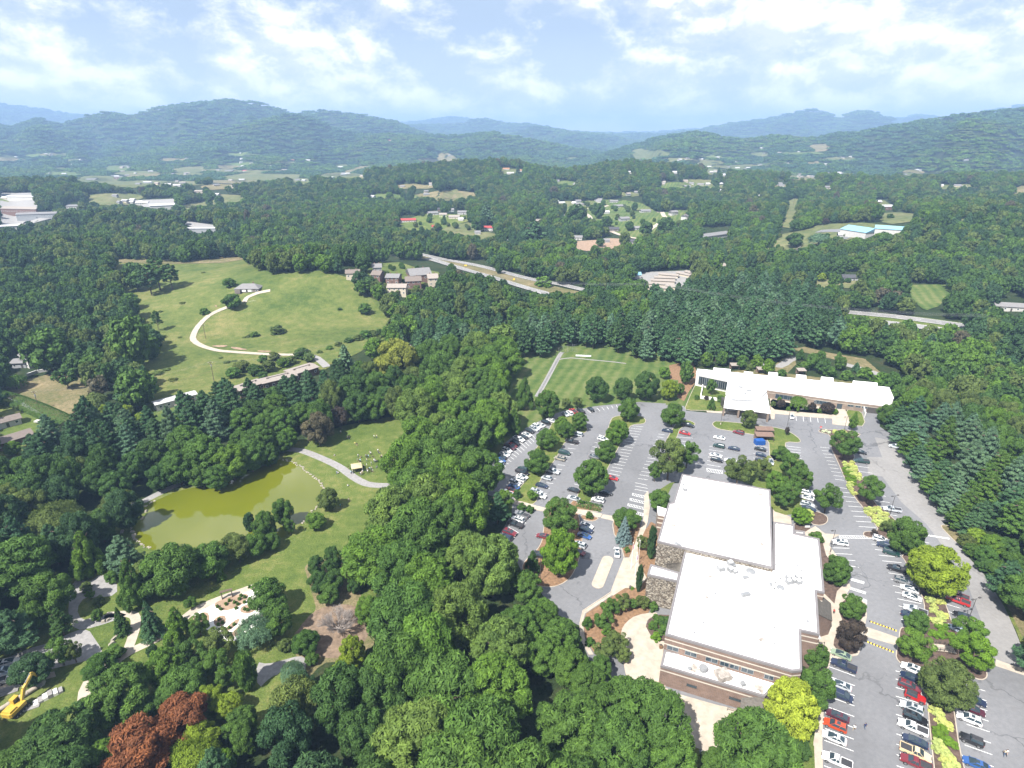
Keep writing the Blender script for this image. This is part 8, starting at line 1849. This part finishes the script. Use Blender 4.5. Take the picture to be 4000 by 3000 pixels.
def wood(r0, r1, spacing):
    X_, Y_ = scatter(r0, r1, spacing); Z_ = height(X_, Y_)
    h = rng.uniform(11, 17, len(X_))
    k = ~blocked(X_, Y_, Z_, h); X_, Y_, Z_, h = X_[k], Y_[k], Z_[k], h[k]
    if r0 < 500 and TREELOG:
        T = np.array(TREELOG); keep = np.ones(len(X_), bool)
        for x, y, r, hh in T: keep &= np.hypot(X_-x, Y_-y) > (r*.8+spacing*.28)
        X_, Y_, Z_, h = X_[keep], Y_[keep], Z_[keep], h[keep]
    cx, cy, _ = proj(X_, Y_, Z_+h*.5); zone = np.zeros(len(X_), int)
    for n_, p in ZONES:
        zone = np.where((zone == 0) & inpoly(cx, cy, p), {'pines': 1, 'maples': 2}[n_], zone)
    return X_, Y_, Z_, h, zone
def near_woods():
    out = []
    for r0, r1, sp in ((60, 330, 9.5), (330, 620, 9.5)):
        X_, Y_, Z_, h, zone = wood(r0, r1, sp)
        cx, cy, dp = proj(X_, Y_, Z_+h*.5)
        for i in range(len(X_)):
            out.append([X_[i], Y_[i], Z_[i], h[i], zone[i], cx[i], cy[i], dp[i]])
    # the belt of wide trees gets its own, wider spacing
    out2 = [t for t in out if t[4] != 2]
    X_, Y_, Z_, h, zone = wood(60, 420, 13.0); cx, cy, dp = proj(X_, Y_, Z_+h*.5)
    out2 += [[X_[i], Y_[i], Z_[i], h[i], 2, cx[i], cy[i], dp[i]] for i in range(len(X_)) if zone[i] == 2]
    inst = []; nb = npn = 0; NBMAX = 300-sum(o.name.startswith('broadleaf_tree') for o in COL.objects); NPMAX = 300-sum(o.name.startswith('pine_tree') for o in COL.objects)
    out2.sort(key=lambda t: -t[3]/t[7])
    for X_, Y_, Z_, h, zone, cx, cy, dp in out2:
        vis = -120 < cx < 4120 and -80 < cy < 3150
        q = float(lownoise(np.array([X_]), np.array([Y_]), .03, 3)[0]); u = random.random()
        right = cx > 3500 and cy > 1200
        if zone == 1: kind = 'pine'; tint = random.choice(['pine', 'pine', 'bluepine', 'pine', 'deep'] if not right else ['pine', 'bluepine', 'green'])
        elif zone == 2: kind = random.choice(['maple', 'round']); tint = random.choice(['green', 'fresh', 'green', (.10, .155, .034)])
        else:
            kind = 'pine' if u < .10 else random.choice(['round', 'round', 'oval', 'maple', 'open'])
            tint = random.choice(['green', 'dark', 'dark', 'olive', 'deep']) if q < .3 else random.choice(['green', 'olive', 'fresh', 'dark'])
            if kind == 'pine': tint = 'pine'
            if u > .99: tint = 'greybrown'
        if zone == 1: h *= 1.25; r = random.uniform(5.4, 7.4)
        elif zone == 2: h = random.uniform(16, 21); r = random.uniform(7.8, 10.2)
        else: h *= 1.05; r = random.uniform(5.4, 7.4)*(.8 if kind == 'pine' else 1)
        c = TINTS[tint] if isinstance(tint, str) else tint
        adj = ('tall ' if h > (16.5 if kind == 'pine' else 15) else 'low ' if h < 12.8 else 'middling ')+({'green': 'mid green', 'fresh': 'fresh green', 'dark': 'dark green', 'olive': 'olive', 'deep': 'blackish green', 'pine': 'blue green', 'bluepine': 'pale bluish', 'greybrown': 'brownish'}.get(tint, 'leaf green') if isinstance(tint, str) else 'leaf green')
        if vis and kind == 'pine' and npn < NPMAX:
            npn += 1
            if right: L, G = adj+' pine in the stand along the right side', 'pines in the stand right of the car park'
            elif cx < 1700 and cy > 1400: L, G = adj+' pine between the meadow and the pond', 'pines in the wood between meadow and pond'
            elif cx < 1900: L, G = adj+' pine among broadleaf woods left of the field', 'scattered pines in the left woods'
            else: L, G = adj+' pine in the large stand behind the field', 'pines in the stand behind the sports field'
            tree(kind, X_, Y_, r, h, c, 'pine_tree', L, 'pine tree', G, z=Z_)
        elif vis and kind != 'pine' and nb < NBMAX:
            nb += 1
            if zone == 2: L, G = adj+' round tree in the belt beside the car park', 'broadleaf trees in the belt left of the car park'
            elif right: L, G = adj+' tree in the wood on the right bank', 'broadleaf trees of the right bank'
            elif cy > 2200: L, G = adj+' tree in the lower garden wood', 'broadleaf trees of the lower left garden wood'
            elif cx < 1800 and cy > 1700: L, G = adj+' tree in the wood round the pond', 'broadleaf trees round the pond'
            else: L, G = adj+' tree in the woods beside the meadow', 'broadleaf trees beside the meadow'
            tree(kind, X_, Y_, r, h, c, 'broadleaf_tree', L, 'broadleaf tree', G, z=Z_)
        else:
            inst.append((X_, Y_, Z_, r, h/2, {'round': 0, 'oval': 1, 'maple': 2, 'open': 3, 'pine': 4}[kind], c))
    return inst
def instancer(name, pts, meshes, seed=0):
    """one object: points carrying scale, turn, kind and tint, each showing one of the given tree meshes"""
    n = len(pts); me = bpy.data.meshes.new(name)
    me.vertices.add(n); me.vertices.foreach_set('co', np.array([[p[0], p[1], p[2]] for p in pts], np.float32).ravel())
    sc = np.array([[p[3], p[3], p[4]] for p in pts], np.float32)
    me.attributes.new('sc', 'FLOAT_VECTOR', 'POINT').data.foreach_set('vector', sc.ravel())
    me.attributes.new('ti', 'FLOAT_VECTOR', 'POINT').data.foreach_set('vector', np.array([p[6] for p in pts], np.float32).ravel())
    me.attributes.new('id_kind', 'INT', 'POINT').data.foreach_set('value', np.array([p[5] for p in pts], np.int32))
    me.attributes.new('turn', 'FLOAT', 'POINT').data.foreach_set('value', rng.uniform(0, 6.28, n).astype(np.float32))
    o = meshobj(name, me)
    src = bpy.data.collections.new(name+'_kinds')
    for i, mm in enumerate(meshes):
        q = bpy.data.objects.new('%02d_kind' % i, mm); src.objects.link(q)
    ng = bpy.data.node_groups.new(name, 'GeometryNodeTree')
    ng.interface.new_socket('Geometry', in_out='INPUT', socket_type='NodeSocketGeometry')
    ng.interface.new_socket('Geometry', in_out='OUTPUT', socket_type='NodeSocketGeometry')
    N = ng.nodes; L = ng.links
    gi = N.new('NodeGroupInput'); go = N.new('NodeGroupOutput')
    ci = N.new('GeometryNodeCollectionInfo'); ci.inputs[0].default_value = src; ci.inputs[1].default_value = True; ci.inputs[2].default_value = True
    def na(nm, dt):
        a = N.new('GeometryNodeInputNamedAttribute'); a.data_type = dt; a.inputs[0].default_value = nm; return a.outputs[0]
    iop = N.new('GeometryNodeInstanceOnPoints'); iop.inputs['Pick Instance'].default_value = True
    L.new(gi.outputs[0], iop.inputs['Points']); L.new(ci.outputs[0], iop.inputs['Instance'])
    L.new(na('id_kind', 'INT'), iop.inputs['Instance Index']); L.new(na('sc', 'FLOAT_VECTOR'), iop.inputs['Scale'])
    cx = N.new('ShaderNodeCombineXYZ'); L.new(na('turn', 'FLOAT'), cx.inputs[2])
    e = N.new('FunctionNodeEulerToRotation'); L.new(cx.outputs[0], e.inputs[0]); L.new(e.outputs[0], iop.inputs['Rotation'])
    st = N.new('GeometryNodeStoreNamedAttribute'); st.data_type = 'FLOAT_VECTOR'; st.domain = 'INSTANCE'
    st.inputs['Name'].default_value = 'tint'
    L.new(iop.outputs[0], st.inputs['Geometry']); L.new(na('ti', 'FLOAT_VECTOR'), st.inputs['Value']); L.new(st.outputs[0], go.inputs[0])
    md = o.modifiers.new('nodes', 'NODES'); md.node_group = ng
    return o
def clump_mesh(seed, n=7):
    """a knoll of several crowns for the far hills: unit radius 1, height about 1"""
    R = np.random.default_rng(seed); C = []; Nn = []; S = []; T = []
    for i in range(n):
        a = i*2.4; rr = math.sqrt((i+.3)/n)*.85; cx, cy = rr*math.cos(a), rr*math.sin(a); q = R.uniform(.34, .5); hh = R.uniform(.55, 1.0)
        d = R.normal(size=(38, 3)); d[:, 2] = np.abs(d[:, 2])*1.0-.15; d /= np.linalg.norm(d, axis=1, keepdims=True)
        C.append(np.array([cx, cy, hh*.55])+d*np.array([q, q, hh*.45])*R.uniform(.85, 1.05, (38, 1))); Nn.append(d+R.normal(size=(38, 3))*.35); T.append(np.full(38, .4+R.normal(0, .12))+R.normal(0, .08, 38))
    C = np.concatenate(C); Nn = np.concatenate(Nn); T = np.concatenate(T)
    return quads_to_mesh('clump', C, Nn, np.full(len(C), .17), T, 'leaf_wood')
NEAR_REST = near_woods()
mid = [crown(k, 1, v, 'leaf_wood') for k, v in (('round', 0), ('oval', 1), ('maple', 2), ('open', 0), ('pine', 1))]
TN = [TINTS[k] for k in ('green', 'dark', 'olive', 'deep', 'fresh', 'pine', 'greybrown')]
close = [p for p in NEAR_REST if math.hypot(p[0], p[1]) < 330]
nearm = [crown(k, 0, v, 'leaf_wood') for k, v in (('round', 0), ('oval', 1), ('maple', 2), ('open', 0), ('pine', 1))]
tag(instancer('woodland', close, nearm), kind='stuff')
pts = [p for p in NEAR_REST if math.hypot(p[0], p[1]) >= 330]
print('near woods left over', len(pts), 'trees', len(TREELOG))
for r0, r1, sp in ((620, 1000, 9.8), (1000, 1750, 11.5)):
    X_, Y_, Z_, h, zone = wood(r0, r1, sp)
    q = lownoise(X_, Y_, .016, 5); u = rng.random(len(X_)); v = rng.random(len(X_))
    for i in range(len(X_)):
        pine = zone[i] == 1 or u[i] < .12 + (.25 if q[i] > 1.0 else 0)
        ti = TN[5] if pine else TN[[1, 3, 0, 2][int(v[i]*4)] if q[i] < .1 else [0, 2, 4, 1][int(v[i]*4)]]
        if not pine and .996 < u[i]: ti = TN[6]
        b = 1+.2*(v[i]-.5)
        k = 4 if pine else int(u[i]*977) % 4
        s = sp/9.8
        pts.append((X_[i], Y_[i], Z_[i]-.5, (4.6 if pine else 6.5)*s*(.75+.5*v[i]), h[i]*.5*(1.15 if pine else 1)*(.8+.4*u[i]), k, (ti[0]*b, ti[1]*b, ti[2]*b)))
print('mid woods', len(pts))
o = instancer('woodland', pts, mid); tag(o, kind='stuff')
far = [clump_mesh(s) for s in range(4)]
fp = []
for r0, r1 in ((1750, 2300), (2300, 3000), (3000, 3900), (3900, 5200), (5200, 7000), (7000, 9200), (9200, 12600)):
    sp = .5*(r0+r1)/(105 if r0 < 5000 else 125)
    X_, Y_ = scatter(r0, r1, sp); Z_ = height(X_, Y_); hh = np.full(len(X_), 12.0)
    # only slopes that can be seen
    k = np.ones(len(X_), bool)
    a = np.arctan2(X_, Y_); r = np.hypot(X_, Y_); el_ = (Z_+14-H)/r
    if r0 >= 1750:
        mx = np.full(len(X_), -9.0)
        for rs in np.concatenate([np.linspace(900, 3000, 30), np.geomspace(3100, 12500, 45)]):
            zz = height(np.sin(a)*rs, np.cos(a)*rs)+8; mx = np.where(rs < r-sp*1.5, np.maximum(mx, (zz-H)/rs), mx)
        k = el_ > mx-.0015
    k &= ~blocked(X_, Y_, Z_, hh*.3); X_, Y_, Z_ = X_[k], Y_[k], Z_[k]
    q = lownoise(X_, Y_, .006, 9); v = rng.random(len(X_)); u = rng.random(len(X_))
    open_ = (Z_ < 25) & (lownoise(X_, Y_, .004, 21) > .95) & (r0 < 5000)
    for i in range(len(X_)):
        if open_[i] and u[i] < .8: continue
        ti = TN[[1, 3, 0, 5][int(v[i]*4)] if q[i] < .1 else [0, 2, 4, 0][int(v[i]*4)]]; b = 1.0+.25*(u[i]-.5)
        fp.append((X_[i], Y_[i], Z_[i]-1, sp*(.45+.35*u[i]), max(9, sp*.38)*(.5+.9*v[i]), int(u[i]*4), (ti[0]*b, ti[1]*b, ti[2]*b)))
print('far woods', len(fp))
o = instancer('hill_forest', fp, far); tag(o, kind='stuff')
# ------------------------------------------------------------------ the air
hm = bpy.data.materials.new('haze'); hm.use_nodes = True
t = NT(hm.node_tree)
pv = t.add('ShaderNodeVolumePrincipled', ins={'Color': (.35, .54, .84, 1), 'Density': 1.6e-4, 'Anisotropy': 0.0})
t.add('ShaderNodeOutputMaterial', ins={'Volume': pv.outputs[0]})
m = MB(); m.box((0, 8000, 265), (34000, 17000, 550)); hz_o = m.build('haze', hm)
tag(hz_o, kind='stuff')
